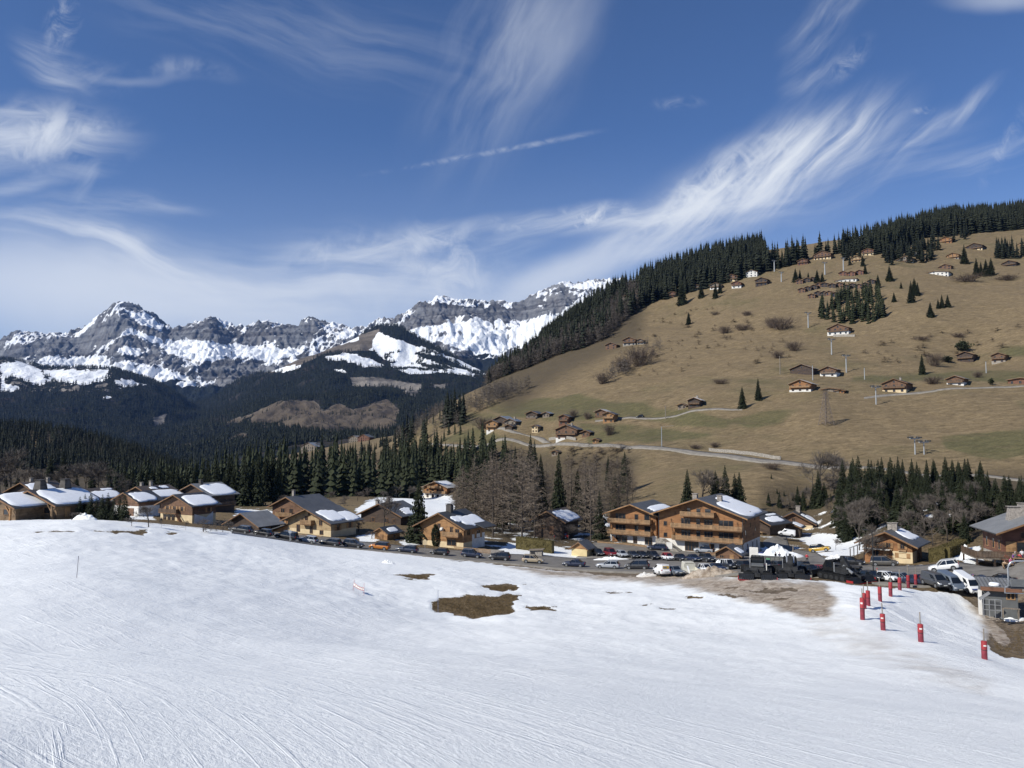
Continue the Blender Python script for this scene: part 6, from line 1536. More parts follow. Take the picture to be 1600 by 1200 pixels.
    for sg in (-1, 1):
        m = MB(); m.box(L * .455, L * .493, sg * w * .72 - .16, sg * w * .72 + .16, hood - .28, hood - .12); m.build('headlight', LAMPW, t, bevel=.02)
        m = MB(); m.box(-L * .499, -L * .46, sg * w * .80 - .1, sg * w * .80 + .1, tail - .32, tail - .06); m.build('tail_light', LAMPR, t, bevel=.02)
        m = MB(); m.box(L * (xb1 - .09), L * (xb1 - .09) + .14, sg * (w + .1) - .09, sg * (w + .1) + .09, zb + .0, zb + .14); m.build('wing_mirror', P, t, bevel=.02)
    m = MB(); m.box(L * .47, L * .503, -w * .55, w * .55, rd + .14, rd + .34); m.build('grille', PLAST, t)
    m = MB(); m.box(L * .495, L * .508, -.26, .26, rd + .22, rd + .33); m.box(-L * .512, -L * .48, -.26, .26, rd + .38, rd + .49); m.build('number_plate', PLATE, t)
    for e in extras:
        m = MB()
        if e == 'rails':
            for sg in (-1, 1): m.bar((xt0 * L + .2, sg * w * .72, zr + .06), (xt1 * L - .2, sg * w * .72, zr + .06), .05)
            m.build('roof_rails', RIM, t)
        if e == 'box':
            m.prism([(-.42, zr + .08), (.42, zr + .08), (.38, zr + .36), (.25, zr + .42), (-.25, zr + .42), (-.38, zr + .36)], 'x', -1.3, .7); m.build('roof_box', PLAST, t, bevel=.05)
        if e == 'spare': m.tube([(-L * .5, 0, .95), (-L * .5 - .22, 0, .95)], .34, 14); m.build('spare_wheel', TYRE, t)
        if e == 'sticker':
            m.box(-L * .505, -L * .49, -.55, .55, 1.18, 1.62); o = m.build('rear_sticker', PAINT['yellow'], t)
            m = MB(); m.box(-L * .512, -L * .504, -.1, .5, 1.3, 1.5); m.build('sticker_patch', PAINT['steel'], o)
        if e == 'stripe':
            m.box(L * .40, L * .487, -w * .8, w * .8, hood - .05, hood - .0); m.build('bonnet_stripe', PAINT['blue'], t)
        if e == 'hatch':
            m.bar((-L * .42, -w * .75, zr + .02), (-L * .62, -w * .75, zr + .35), .1); m.bar((-L * .42, w * .75, zr + .02), (-L * .62, w * .75, zr + .35), .1); m.box(-L * .66, -L * .42, -w * .78, w * .78, zr + .3, zr + .38); m.build('open_tailgate', P, t)
    return t
def car(typ, col, u, v, ang, label, group=None, roofcol=None, extras=(), cat='car', Y=None, sc=1.):
    p = T0.cast(u, v) if Y is None else at(u, v, Y)
    d = .35
    # lean with the ground
    a = R(ang); dx, dy = math.cos(a), math.sin(a)
    zf, zk = float(T0.base(p[0] + dx * 1.5, p[1] + dy * 1.5)), float(T0.base(p[0] - dx * 1.5, p[1] - dy * 1.5))
    key = (typ, col, roofcol, extras); lift = .13
    if key in CARS: t = dup(CARS[key], p, a, label)
    else: t = make_car(typ, col, roofcol, extras); CARS[key] = t
    t.location = (float(p[0]), float(p[1]), float(p[2]) + lift); t.rotation_euler = (0, -math.atan2(zf - zk, 3.), a)
    t['label'] = label; t['category'] = cat
    if group: t['group'] = group
    elif 'group' in t: del t['group']
    return t
GC = 'cars parked along the snow edge'
A1 = 169
car('estate', 'dgrey', 376, 833, A1, 'dark car roof showing over the snow crest beside the grey barn', GC)
car('hatch', 'black', 411, 838, A1, 'dark car mostly hidden by the snow bank, left of the black van', GC)
car('mpv', 'black', 447, 843.5, A1, 'long black van, first full vehicle in the roadside row', GC, cat='van')
car('hatch', 'silver', 481, 848.5, A1, 'small silver-white car between the black van and a dark estate', GC)
car('estate', 'dgrey', 516, 852.5, A1, 'dark estate right of the small silver-white car', GC, extras=('rails',))
car('suv', 'dgrey', 552, 856, A1 + 180, 'dark grey crossover left of the orange car', GC)
car('suv', 'orange', 593, 859.5, A1, 'orange car with a black roof parked by the road', GC, 'black')
car('estate', 'navy', 636, 863.5, A1, 'dark blue estate right of the orange car', GC, extras=('rails',))
car('hatch', 'black', 687, 867.5, A1, 'black hatchback below the small thuja by the road', GC)
car('suv', 'navy', 737, 871.5, A1 + 180, 'dark off-roader with roof rails below the timber terrace', GC, extras=('rails',))
car('suv', 'black', 781, 876, A1, 'black off-roader just left of the beige car', GC)
car('suv', 'beige', 833, 880.5, A1 + 180, 'beige crossover parked alone at the dirty snow edge', GC)
car('sedan', 'navy', 897, 886, 166, 'dark navy saloon between the beige crossover and a silver estate', GC)
car('estate', 'silver', 950, 888.5, 164, 'silver estate parked left of a black people carrier', GC, extras=('rails',))
car('mpv', 'dgrey', 996, 890, 163, 'black people carrier at the end of the roadside row', GC, extras=('rails',))
GB = 'vehicles nosed against the dirty snow bank'
car('van', 'white', 1034, 899, 99, 'white van with a yellow and blue rear sticker', GB, extras=('sticker',), cat='van')
car('estate', 'steel', 1056, 899, -80, 'blue-grey estate between a white van and a cream truck', GB)
car('small', 'white', 1103, 896, -78, 'white car half hidden behind the dirty snow bank', GB)
car('sedan', 'navy', 1121, 894, -76, 'dark blue car between the hidden white car and a white-roofed jeep', GB)
car('jeep', 'black', 1139, 891, -76, 'boxy black jeep with a white roof', GB, 'white')
GG = 'dark cars behind the piste groomers'
car('hatch', 'black', 1158, 890, 110, 'black car just left of the first piste groomer', GG)
car('estate', 'navy', 1190, 889, 105, 'dark car between the first two piste groomers', GG)
car('hatch', 'dgrey', 1213, 890, 105, 'dark grey car left of the second groomer cab', GG)
car('suv', 'black', 1250, 893, 105, 'black off-roader at the right flank of the second groomer', GG)
car('hatch', 'black', 1267, 898, -68, 'black hatchback between the second and third groomer', GG)
car('hatch', 'dred', 1287, 899, -68, 'dark red car hidden left of the third groomer', GG)
car('suv', 'dgrey', 1321, 901, -66, 'dark off-roader behind the third groomer', GG)
GF = 'cars in front of the snow bank with red padded posts'
car('estate', 'black', 1341, 904, -66, 'black estate carrying a roof box', GF, extras=('box',))
car('hatch', 'black', 1363, 908, -66, 'black hatchback at the foot of the tall street lamp', GF)
car('small', 'white', 1388, 909.5, -66, 'small white car right of the street lamp', GF)
car('hatch', 'steel', 1411, 911.5, -64, 'blue-grey car half hidden between two red padded posts', GF)
car('sedan', 'navy', 1437, 914.5, -64, 'dark blue car left of the two parked grey vans', GF)
car('van', 'grey', 1461, 917, -84, 'dark grey van, left of three parked vans', GF, cat='van')
car('van', 'steel', 1484, 918.5, -84, 'blue-grey van, middle of three parked vans', GF, cat='van')
car('van', 'white', 1509, 920.5, -82, 'white van with a blue bonnet band, right of three parked vans', GF, extras=('stripe',), cat='van')
car('hatch', 'dgrey', 1530, 915, 118, 'dark car with its tailgate raised beside the lift hut', None, extras=('hatch',))
car('sedan', 'black', 1562, 913, 150, 'black car roof just showing behind the lift hut', None)
GP_ = 'cars nosed to the street in front of the apartments'
for typ, col, u, v, lab, rc in (('hatch', 'black', 935, 868.5, 'black car beside the cream roadside shelter', None), ('mpv', 'dred', 954, 869.5, 'dark red car, second in the row before the apartments', None), ('hatch', 'silver', 972, 871, 'silver car right of the dark red one', None), ('sedan', 'dgrey', 989, 872, 'dark car right of the silver one before the apartments', None),
                                ('hatch', 'black', 1004, 872.5, 'low black car left of the tall black off-roader', None), ('suv', 'black', 1021, 874, 'tall black off-roader in the middle of the apartment row', None), ('small', 'white', 1044, 876, 'small white car with a red roof', 'red'), ('sedan', 'black', 1064, 877, 'black saloon right of the red-roofed car', None), ('sedan', 'navy', 1084, 878, 'navy saloon second right of the red-roofed car', None), ('suv', 'dgrey', 1105, 878.5, 'dark off-roader beside the brown kiosk hut', None)):
    car(typ, col, u, v, -76, lab, GP_, rc)
car('estate', 'navy', 1026, 859.5, -12 + 180, 'dark blue estate parked along the apartment forecourt', None)
car('suv', 'silver', 1099, 864.5, 165, 'silver off-roader with a black roof in front of the apartment entrance', None, 'black')
car('estate', 'blue', 1180, 869, -25, 'blue car parked against the snow heap by the kiosk', None)
car('van', 'white', 1229, 838, 160, 'white delivery van at the end of the side street', None, cat='van', Y=215)
car('suv', 'yellow', 1282, 863, -32, 'yellow car with a black roof in the shade beside the snowy plot', None, 'black')
car('estate', 'black', 1331, 883, -28, 'black estate on the street under the leafless tree', None)
car('mpv', 'bronze', 1382, 885, -28, 'bronze-grey people carrier in front of the orange chalet', None)
car('suv', 'white', 1476, 893, 150, 'white off-roader on the street before the brown hedge', None, extras=('rails',))
car('hatch', 'red', 877, 841.5, 170, 'red hatchback beside the dark timber barn', None)
car('hatch', 'black', 1000, 652.5, 175, 'dark car on the lane right of the hamlet', None)
# cream pickup truck with a drop side
p = T0.cast(1080, 899); PT = thing('pickup_truck', 'cream truck with a low tipping bed and white side rail', 'truck', p, R(95), GB)
m = MB(); m.prism([(-1., .5), (1., .5), (1., 1.15), (.88, 2.1), (-.88, 2.1), (-1., 1.15)], 'x', .9, 2.5); m.build('cab', PAINT['cream'], PT, bevel=.08)
m = MB(); m.box(.86, .9, -.7, .7, 1.3, 1.95); m.build('rear_window', CGLASS, PT)
m = MB(); m.box(2.48, 2.53, -.8, .8, 1.25, 1.95); m.build('windscreen', CGLASS, PT)
m = MB(); m.box(-2.6, .82, -1.02, 1.02, .78, .9); m.box(-2.6, .82, -1.02, -.96, .9, 1.3); m.box(-2.6, .82, .96, 1.02, .9, 1.3); m.box(-2.64, -2.58, -1.02, 1.02, .8, 1.3); m.box(.76, .82, -1.02, 1.02, .9, 1.9); m.build('load_bed', PAINT['cream'], PT)
m = MB(); m.bar((-2.9, .95, .3), (-1.0, .98, 1.75), .16, .3); m.build('ramp', PAINT['white'], PT)
m = MB(); m.bar((-2.6, -.35, .6), (2.4, -.35, .6), .14, .2); m.bar((-2.6, .35, .6), (2.4, .35, .6), .14, .2); m.build('chassis', PLAST, PT)
for x in (-1.6, 1.75):
    for sg in (-1, 1):
        m = MB(); m.tube([(x, sg * .72, .36), (x, sg * .98, .36)], .36, 14); ty = m.build('wheel', TYRE, PT); m = MB(); m.tube([(x, sg * .8, .36), (x, sg * .99, .36)], .2, 10); m.build('rim', RIM, ty)
for sg in (-1, 1):
    m = MB(); m.box(-2.68, -2.63, sg * .85 - .12, sg * .85 + .12, .62, .78); m.build('tail_light', LAMPR, PT)

# --- piste groomers seen from behind ------------------------------------------------------
GRB = M_plain('groomer_black', (.009, .0095, .0105), .75, .35, 2., spec=.2); GRD = M_plain('groomer_grey', (.024, .025, .027), .7, .35, 2., spec=.25); GRR = paint('groomer_red', (.32, .016, .02)); FLAP = M_plain('rubber_flap', (.012, .014, .018), .7, .3, 2., spec=.25)
def groomer(u, v, ang, label, winch, Y=None):
    p = T0.cast(u, v); t = thing('piste_groomer', label, 'snow groomer', (p[0], p[1], p[2] + .02), R(ang), 'piste groomers parked at the foot of the slope')
    # forward is +x, the tiller trails at -x
    for sg in (-1, 1):
        m = MB(); prof = []
        for a in np.linspace(90, 270, 9): prof.append((-2.0 + .5 * math.cos(R(a)), .52 + .5 * math.sin(R(a))))
        for a in np.linspace(-90, 90, 9): prof.append((2.0 + .5 * math.cos(R(a)), .52 + .5 * math.sin(R(a))))
        y0, y1 = (sg * .75, sg * 2.05); m.prism(prof, 'y', min(y0, y1), max(y0, y1)); tr = m.build('track', GRB, t)
        m = MB()
        for i in range(18):
            x = -2.1 + i * .25; m.box(x, x + .07, min(y0, y1), max(y0, y1), 1.0, 1.09)
            m.box(x, x + .07, min(y0, y1), max(y0, y1), -.05, .03)
        m.build('cleats', GRD, tr)
        for x in (-1.9, -.95, 0, .95, 1.9):
            m = MB(); m.tube([(x, sg * 2.0, .5), (x, sg * 2.09, .5)], .34, 12); m.build('road_wheel', GRD, tr)
    m = MB(); m.box(-2.3, 2.4, -.85, .85, .45, 1.15); m.prism([(-2.2, 1.15), (.3, 1.15), (.3, 1.95), (-1.9, 1.75)], 'y', -1.05, 1.05); m.box(-2.25, -.2, -1.7, 1.7, 1.12, 1.24); m.build('engine_deck', GRD, t, bevel=.05)
    m = MB(); m.prism([(.3, 1.15), (2.1, 1.15), (2.35, 1.7), (1.75, 2.75), (.45, 2.75), (.3, 2.0)], 'y', -1.0, 1.0); cb = m.build('cab', GRB, t, bevel=.06)
    m = MB(); m.box(.27, .34, -.85, .85, 1.95, 2.6); m.box(.6, 1.7, -1.02, -.98, 1.75, 2.6); m.box(.6, 1.7, .98, 1.02, 1.75, 2.6); m.build('window', CGLASS, cb)
    m = MB(); m.bar((.4, -1., 2.85), (.4, 1., 2.85), .12); [m.box(.3, .42, y - .12, y + .12, 2.9, 3.08) for y in (-.8, -.3, .3, .8)]; m.build('work_lamps', PLAST, cb)
    for sg in (-1, 1):
        m = MB(); m.bar((.1, sg * 1.12, 1.2), (.1, sg * 1.12, 2.6), .16, .1); m.build('exhaust_stack' if sg < 0 else 'cab_ladder', METAL, t)
    # tiller with rubber combs at the back
    m = MB(); m.box(-3.6, -2.9, -2.75, 2.75, .25, .8); m.bar((-2.2, -.5, .7), (-3.1, -.9, .7), .22); m.bar((-2.2, .5, .7), (-3.1, .9, .7), .22); m.tube([(-3.2, -2.7, .4), (-3.2, 2.7, .4)], .28, 10); tl = m.build('tiller', GRB, t, bevel=.04)
    m = MB()
    for i in range(22):
        y = -2.72 + i * .25
        if abs(y + .11) < .45: continue
        m.prism([(-3.6, .82), (-3.66, .86), (-4.35, .16), (-4.35, .02), (-4.25, .02)], 'y', y, y + .215)
    m.build('finisher_comb', FLAP, tl)
    m = MB(); m.box(-4.46, -4.3, -2.75, 2.75, -.02, .09); [m.box(-4.2, -3.1, sg * 2.78 - .07, sg * 2.78 + .05, .0, .55) for sg in (-1, 1)]; m.build('side_wing', GRR, tl)
    m = MB(); m.box(-3.9, -3.4, -.42, .42, .5, 1.05); m.bar((-3.5, 0, .9), (-2.2, 0, 1.4), .18); m.build('hydraulics', GRD, tl)
    # front blade
    m = MB(); m.prism([(2.9, .0), (3.05, .0), (3.0, .5), (3.2, 1.15), (3.1, 1.15), (2.85, .5)], 'y', -2.6, 2.6); m.bar((2.3, -.7, .6), (2.95, -.7, .5), .2); m.bar((2.3, .7, .6), (2.95, .7, .5), .2); m.build('blade', GRB, t)
    if winch:
        m = MB(); m.tube([(-1.3, 0, 1.7), (-1.3, 0, 2.2)], .7, 16); m.prism([(-2.0, 1.75), (-.5, 1.75), (-.4, 2.9), (-.9, 3.3), (-1.5, 2.6)], 'y', -.35, .35); dr = m.build('winch_drum', GRD, t, bevel=.03)
        m = MB(); m.bar((-1.0, .5, 2.2), (-2.6, .5, 1.3) if winch > 1 else (.9, .5, 3.25), .22, .34); m.bar((-1.0, -.5, 2.2), (-.6, -.5, 3.4), .18, .26); m.build('winch_arm', METAL, dr)
        m = MB(); m.tube([(-.6, -.2, 3.35), (-.6, .2, 3.35)], .26, 12); m.bar((-.75, -.55, 1.9), (-.75, -.55, 3.3), .12); m.build('sheave', GRD, dr)
    else:
        m = MB(); m.box(-2.1, -.3, -.9, .9, 1.76, 2.02); m.build('cargo_deck', PANEL, t, bevel=.03)
        m = MB(); m.bar((-1.9, -1.3, 1.2), (-2.0, -1.3, 2.3), .14); m.build('white_hose_post', STONES['white'], t)
    return t
groomer(1184, 900, 72, 'black snow groomer with a flat deck, leftmost of three', 0)
groomer(1235, 900, 72, 'black snow groomer with a winch drum, middle of three', 1)
groomer(1312, 905, 122, 'black snow groomer with a pale winch arm, turned sideways at right', 2)
# ---------------------------------------------------------------- posts, lifts, signs, hedges, people
PADR = M_plain('red_padding', (.31, .03, .036), .6, .2, 3., bump=.2); PADL = M_plain('red_padding_lower', (.21, .026, .042), .6, .25, 3.); POSTM = M_plain('wooden_post', (.22, .19, .155), .85, .25, 6.)
posts = [(1347.8, 968, 935, 921, 'at the near left corner of the double row'), (1350.6, 951, 928, 915, 'just behind the near left corner post'), (1356.9, 945.5, 923, 909, 'third along the left side of the bank'), (1375.3, 939.7, 918, 903.5, 'standing where the left row bends right'), (1391.6, 931.5, 910.5, 896.5, 'in front of the small white car'),
         (1405.9, 922, 903, 890.6, 'third from the right end of the far row'), (1419.4, 917, 899.5, 883.6, 'second from the right end of the far row'), (1431, 915, 898, 887, 'at the right end of the far row'), (1380, 984.7, 960, 944, 'leftmost of the three nearest posts'), (1439, 1003, 976, 958, 'middle of the three nearest posts'), (1538.4, 1030, 1002.6, 984, 'nearest to the camera at the edge of the dirt')]
for i, (u, vb, vp, vt, w) in enumerate(posts):
    p = T0.cast(u, vb); k = p[1] / F; hp = (vb - vp) * k; ht = (vb - vt) * k
    t = thing('padded_post', 'red padded post ' + w, 'padded post', p, random.uniform(0, .6), 'red padded posts round the snow bank'); t.rotation_euler = (random.uniform(-.02, .02), random.uniform(-.02, .02), random.uniform(-.4, .4))
    r = max(.19, min(.235, 4.3 * k))
    m = MB(); m.tube([(0, 0, -.3), (0, 0, ht)], .05, 8); m.build('post', POSTM, t)
    m = MB(); m.tube([(0, 0, hp * .52), (0, 0, hp - .04), (0, 0, hp)], [r, r, r * .8], 14); pd = m.build('padding', PADR, t, False)
    m = MB(); m.tube([(0, 0, -.1), (0, 0, hp * .515)], r * .985, 14); m.build('lower_padding', PADL, t)
    m = MB(); m.tube([(0, 0, hp * .5), (0, 0, hp * .535)], r * 1.02, 14); m.build('strap', PLAST, pd)
    if vb > 960:
        m = MB(); pts = [(-r * 1.012 * math.sin(a) , -r * 1.012 * math.cos(a), z) for z in (hp * .72, hp * .8) for a in np.linspace(-.1, .9, 6)]
        m.poly(pts, [(j, j + 1, j + 7, j + 6) for j in range(5)]); m.build('white_label', STONES['white'], pd)

# slalom poles and the little net banner
BAM = M_plain('grey_stake', (.22, .21, .23), .7, .2, 5.); STK = M_plain('blue_stake', (.10, .13, .22), .6, .2, 5.); STR = M_plain('red_stake', (.40, .10, .12), .6, .2, 5.)
for u, vb, vt, mt, lean, lab in ((119.5, 903, 871, BAM, .06, 'thin leaning marker pole alone on the left snow slope'), (684.5, 956, 924, STK, -.01, 'thin blue marker pole at the left end of the bare grass patch')):
    p = T0.cast(u, vb); h = (vb - vt) * p[1] / F; t = thing('marker_pole', lab, 'marker pole', p)
    m = MB(); m.tube([(0, 0, -.3), (lean * h, 0, h)], .028, 8); m.build('shaft', mt, t); m = MB(); m.tube([(lean * h, 0, h), (lean * h * 1.03, 0, h + .06)], [.034, .02], 8); m.build('tip', PLAST, t)
p1, p2 = T0.cast(551.5, 923), T0.cast(568.6, 929.5)
p2 = np.array([*(p2[:2]), p2[2]]); t = thing('piste_banner', 'small white banner edged in red between two thin poles', 'banner', p1)
d = Vector([float(c) for c in (p2 - p1)]); k = p1[1] / F
m = MB(); m.tube([(0, 0, -.2), (.16, 0, 17 * k)], .022, 6); m.build('pole', STR, t)
m = MB(); m.tube([d + Vector((0, 0, -.2)), d + Vector((.0, 0, 18 * k))], .022, 6); m.build('pole', STR, t)
tl, tr_ = Vector((.1, 0, 10.2 * k)), d + Vector((0, 0, 11.6 * k)); bl, br_ = Vector((.06, 0, 5.2 * k)), d + Vector((0, 0, 6.9 * k))
tl, tr_, bl, br_ = Vector((.1, 0, 12.6 * k)), d + Vector((0, 0, 10.6 * k)), Vector((.06, 0, 7.6 * k)), d + Vector((0, 0, 6.6 * k))
def strip(name, a, b, c, e, mat, off, par):
    m = MB(); n = 10; pts = []
    for lo, hi in ((c, a),):
        for i in range(n + 1):
            s = i / n; sag = Vector((0, off, -.14 * math.sin(math.pi * s)))
            pts += [Vector(c).lerp(Vector(e), s) + sag, Vector(a).lerp(Vector(b), s) + sag]
    back = [q + Vector((0, .012, 0)) for q in pts]
    fs = [(2 * i, 2 * i + 2, 2 * i + 3, 2 * i + 1) for i in range(n)]
    m.poly(pts, fs); m.poly(back, fs); return m.build(name, mat, par)
bn = strip('banner_sheet', tl, tr_, bl, br_, M_plain('banner_white', (.75, .74, .70), .8, .05, 3.), 0, t)
e = (tl - bl) * .16
strip('red_edge', tl, tr_, tl - e, tr_ - e, GRR, -.012, bn); strip('red_edge', bl + e, br_ + e, bl, br_, GRR, -.012, bn)
for i, s in enumerate((.17, .36, .54, .72, .88)):
    c = bl.lerp(br_, s).lerp(tl.lerp(tr_, s), .52) + Vector((0, -.02, -.14 * math.sin(math.pi * s)))
    m = MB(); h = (tl - bl).length * .19
    m.bar(c + Vector((-.07, 0, -h)), c + Vector((0, 0, h)), .05, .012); m.bar(c + Vector((.07, 0, -h)), c + Vector((0, 0, h)), .05, .012); m.bar(c + Vector((-.06, 0, -h * .3)), c + Vector((.06, 0, -h * .3)), .05, .012)
    m.build('printed_letter', PLAST, bn)

# lamps, lift towers, pylons
DARKM = M_plain('dark_steel', (.035, .037, .04), .5, .2, 4., .3)
p = T0.cast(1365, 906); h = (906 - 831) * p[1] / F
t = thing('street_lamp', 'tall black street lamp in front of the orange chalet', 'street lamp', p)
m = MB(); m.tube([(0, 0, -.4), (0, 0, .8), (0, 0, h)], [.11, .09, .06], 10); m.build('lamp_post', DARKM, t); m = MB(); m.bar((0, 0, h - .05), (-.9, 0, h + .12), .07); m.build('arm', DARKM, t); m = MB(); m.prism([(-.15, .0), (.15, .0), (.1, .12), (-.1, .12)], 'x', -1.5, -.8); o = m.build('lamp_head', DARKM, t); o.location = (0, 0, h + .06)
p = T0.cast(1034, 698); h = (698 - 667) * p[1] / F
t = thing('street_lamp', 'grey lamp column beside the hill road', 'street lamp', p, .2)
m = MB(); m.tube([(0, 0, -.4), (0, 0, h)], [.22, .14], 10); m.build('lamp_post', METAL, t); m = MB(); m.bar((0, 0, h), (6, 0, h + .5), .08); m.build('arm', METAL, t)
TOWM = M_plain('lift_tower_grey', (.36, .37, .375), .55, .12, 2., .2)
GT_ = 'grey T-shaped ski lift towers on the meadow'
def tower(u, vb, vt, label, wood=False, arms=True, group=GT_):
    p = T0.cast(u, vb); h = (vb - vt) * p[1] / F; k = p[1] / F
    t = thing('lift_tower' if arms else 'utility_pole', label, 'lift tower' if arms else 'pole', p, R(25), group)
    mt = POSTM if wood else TOWM; r = max(.22, .85 * k) if arms else .6 * k
    m = MB(); m.tube([(0, 0, -1), (0, 0, h)], [r * 1.25, r * .85], 10); m.build('mast', mt, t)
    if arms:
        m = MB(); m.bar((-2.6, 0, h), (2.6, 0, h), .34, .4); m.build('crossarm', mt, t)
        for sg in (-1, 1):
            m = MB(); m.bar((sg * 2.4, -1.3, h + .35), (sg * 2.4, 1.3, h + .35), .18, .3); [m.tube([(sg * 2.4 - .12, y, h + .55), (sg * 2.4 + .12, y, h + .55)], .22, 8) for y in (-1, -.35, .35, 1)]; m.build('wheel_train', DARKM, t)
        m = MB(); m.bar((-2.2, .4, h + .9), (2.2, .4, h + .9), .1); m.bar((-2.2, .4, h), (-2.2, .4, h + .9), .08); m.bar((2.2, .4, h), (2.2, .4, h + .9), .08); m.build('service_frame', mt, t)
    elif wood:
        m = MB(); m.bar((-.7, 0, h - .5), (.7, 0, h - .5), .14); m.build('crossarm', mt, t)
    else:
        m = MB(); m.tube([(0, 0, h), (0, 0, h + .4)], [r, r * .4], 8); m.build('cap', DARKM, t)
for a in ((1299.5, 554, 530.5, 'lift tower right above the blue-roofed barn'), (1322.5, 582, 556, 'lift tower just right of the white and brown chalet'), (1369, 632, 605, 'lift tower left of the wide three-storey farmhouse'), (1430, 710, 685.5, 'left one of two lift towers above the spruce wood'), (1444, 710, 691, 'right one of two lift towers above the spruce wood'),
          (1263, 512, 489, 'lift tower right of the broad leafless thicket'), (1289, 429, 410, 'lift tower above the stepped holiday village'), (1318, 423, 403, 'lift tower left of the three dark cabins'), (1210, 424, 407, 'highest lift tower, in the forest gap'), (1221, 440, 425, 'second highest lift tower on the open slope')): tower(*a)
tower(1351, 593, 575, 'slim pale pole on the meadow left of the farmhouse', False, False, None); tower(1541, 583, 565, 'white marker pole left of the round leafless tree', False, False, None); tower(1219, 585, 556, 'wooden utility pole left of the wide barn', True, False, None)
tower(1040, 655, 635, 'thin wooden pole beside the hill lane', True, False, None); tower(1270, 594, 571, 'pale pole between the barn and the white-based orange chalet', False, False, None)
p = T0.cast(1291, 664); h = (664 - 612) * p[1] / F
t = thing('lattice_pylon', 'tall brown lattice power pylon on the dry meadow', 'pylon', p, R(18))
PYM = M_plain('rusty_lattice', (.20, .16, .135), .7, .2, 2., .2)
m = MB(); n = 8
def half(z): return 1.9 * (1 - z / h) ** 1.15 + .42
zs = [h * (i / n) for i in range(n + 1)]
cor = lambda z, i: ((-1, 1, 1, -1)[i] * half(z), (-1, -1, 1, 1)[i] * half(z), z)
for a, b in zip(zs[:-1], zs[1:]):
    for i in range(4):
        m.bar(cor(a, i), cor(b, i), .16); m.bar(cor(a, i), cor(b, (i + 1) % 4), .09); m.bar(cor(a, (i + 1) % 4), cor(b, i), .09); m.bar(cor(b, i), cor(b, (i + 1) % 4), .09)
m.build('lattice_mast', PYM, t)
for z, l in ((h * .80, 3.2), (h * .90, 2.6), (h * .99, 2.0)):
    m = MB(); m.bar((-l, 0, z), (l, 0, z), .12); m.bar((-l, 0, z), (0, 0, z + 1.), .08); m.bar((l, 0, z), (0, 0, z + 1.), .08); m.build('crossarm', PYM, t)

# chairlift chair hanging into the picture at the right edge
p = at(1592, 918, 52)
t = thing('chairlift_chair', 'grey tubular chairlift chair with a dark seat at the right picture edge', 'lift chair', p, R(-10))
m = MB(); hoop = [(-.62, 0, .1), (-.62, 0, 1.25), (-.56, 0, 1.5), (-.42, 0, 1.66), (-.2, 0, 1.74), (.25, 0, 1.76), (1.0, 0, 1.76), (1.45, 0, 1.74), (1.67, 0, 1.66), (1.81, 0, 1.5), (1.87, 0, 1.25), (1.87, 0, .1)]
m.tube(hoop, .055, 10); m.build('hoop', METAL, t, True)
m = MB(); m.tube([(.62, 0, 1.76), (.62, 0, 3.6), (.75, .1, 3.9)], .05, 10); m.build('hanger', METAL, t)
m = MB(); m.box(-.52, 1.77, -.05, .5, -.1, .0); m.build('seat', PLAST, t, bevel=.03)
m = MB(); m.box(-.52, 1.77, -.12, -.04, .05, .55); m.build('backrest', PANEL, t, bevel=.03)
m = MB(); m.bar((-.62, 0, .1), (-.62, .55, -.1), .05); m.bar((1.87, 0, .1), (1.87, .55, -.1), .05); m.bar((-.62, .55, -.1), (-.5, .9, -.55), .05); m.bar((-.5, .9, -.55), (1.75, .9, -.55), .05); m.build('footrest', METAL, t)

# hedges
def hedge(name, label, pts, w, h, seed):
    """clipped hedge following ground points"""
    r = np.random.default_rng(seed); p0 = np.array(pts[0]); t = thing(name, label, 'hedge', p0)
    T = []; mcore = MB()
    for a, b in zip(pts[:-1], pts[1:]):
        a = np.array(a); b = np.array(b); d = b - a; L = np.hypot(*d[:2]); d2 = d[:2] / L; s = np.array([-d2[1], d2[0]])
        n = int(L * h * 120)
        q = r.uniform(0, 1, (n, 3)); f = r.integers(0, 3, n)
        along = q[:, 0] * L; side = np.where(f == 0, -w / 2, np.where(f == 1, w / 2, (q[:, 1] - .5) * w)); zz = np.where(f == 2, h, q[:, 2] * h)
        c = a + np.stack([d2[0] * along + s[0] * side, d2[1] * along + s[1] * side, zz + d[2] * along / L], 1) - p0
        T.append(c[:, None, :] + r.normal(0, .09, (n, 3, 3)))
        e = [a[:2] - p0[:2] + s * (w / 2 - .05), a[:2] - p0[:2] - s * (w / 2 - .05), b[:2] - p0[:2] - s * (w / 2 - .05), b[:2] - p0[:2] + s * (w / 2 - .05)]
        za, zb_ = a[2] - p0[2], b[2] - p0[2]
        mcore.poly([(*e[0], za - .5), (*e[1], za - .5), (*e[2], zb_ - .5), (*e[3], zb_ - .5), (*e[0], za + h - .05), (*e[1], za + h - .05), (*e[2], zb_ + h - .05), (*e[3], zb_ + h - .05)], [(0, 1, 5, 4), (1, 2, 6, 5), (2, 3, 7, 6), (3, 0, 4, 7), (4, 5, 6, 7)])
    link('leaves', tri_soup('leaves', np.concatenate(T), HEDGE), t); mcore.build('core', HEDGE, t)
def g3(u, v, Y): q = at(u, v, Y); return (q[0], q[1], float(T0.H(q[0], q[1])))
hedge('clipped_hedge', 'long clipped brown-green hedge across the street from the beige car', [g3(808, 855, 186), g3(864, 855, 182)], 1.6, 2.9, 1)
hedge('clipped_hedge', 'golden-brown L-shaped hedge behind the white off-roader', [g3(1452, 880, 147), g3(1476, 880, 146), g3(1492, 874, 153), g3(1503, 868, 159)], 2.0, 2.3, 2)
t = tree('wide', *g3(682, 856, 182)[:2], 5.2, 'dark conical thuja beside the road, left of the satellite-dish chalet', None)
t.scale = (3.4, 3.4, 5.2)
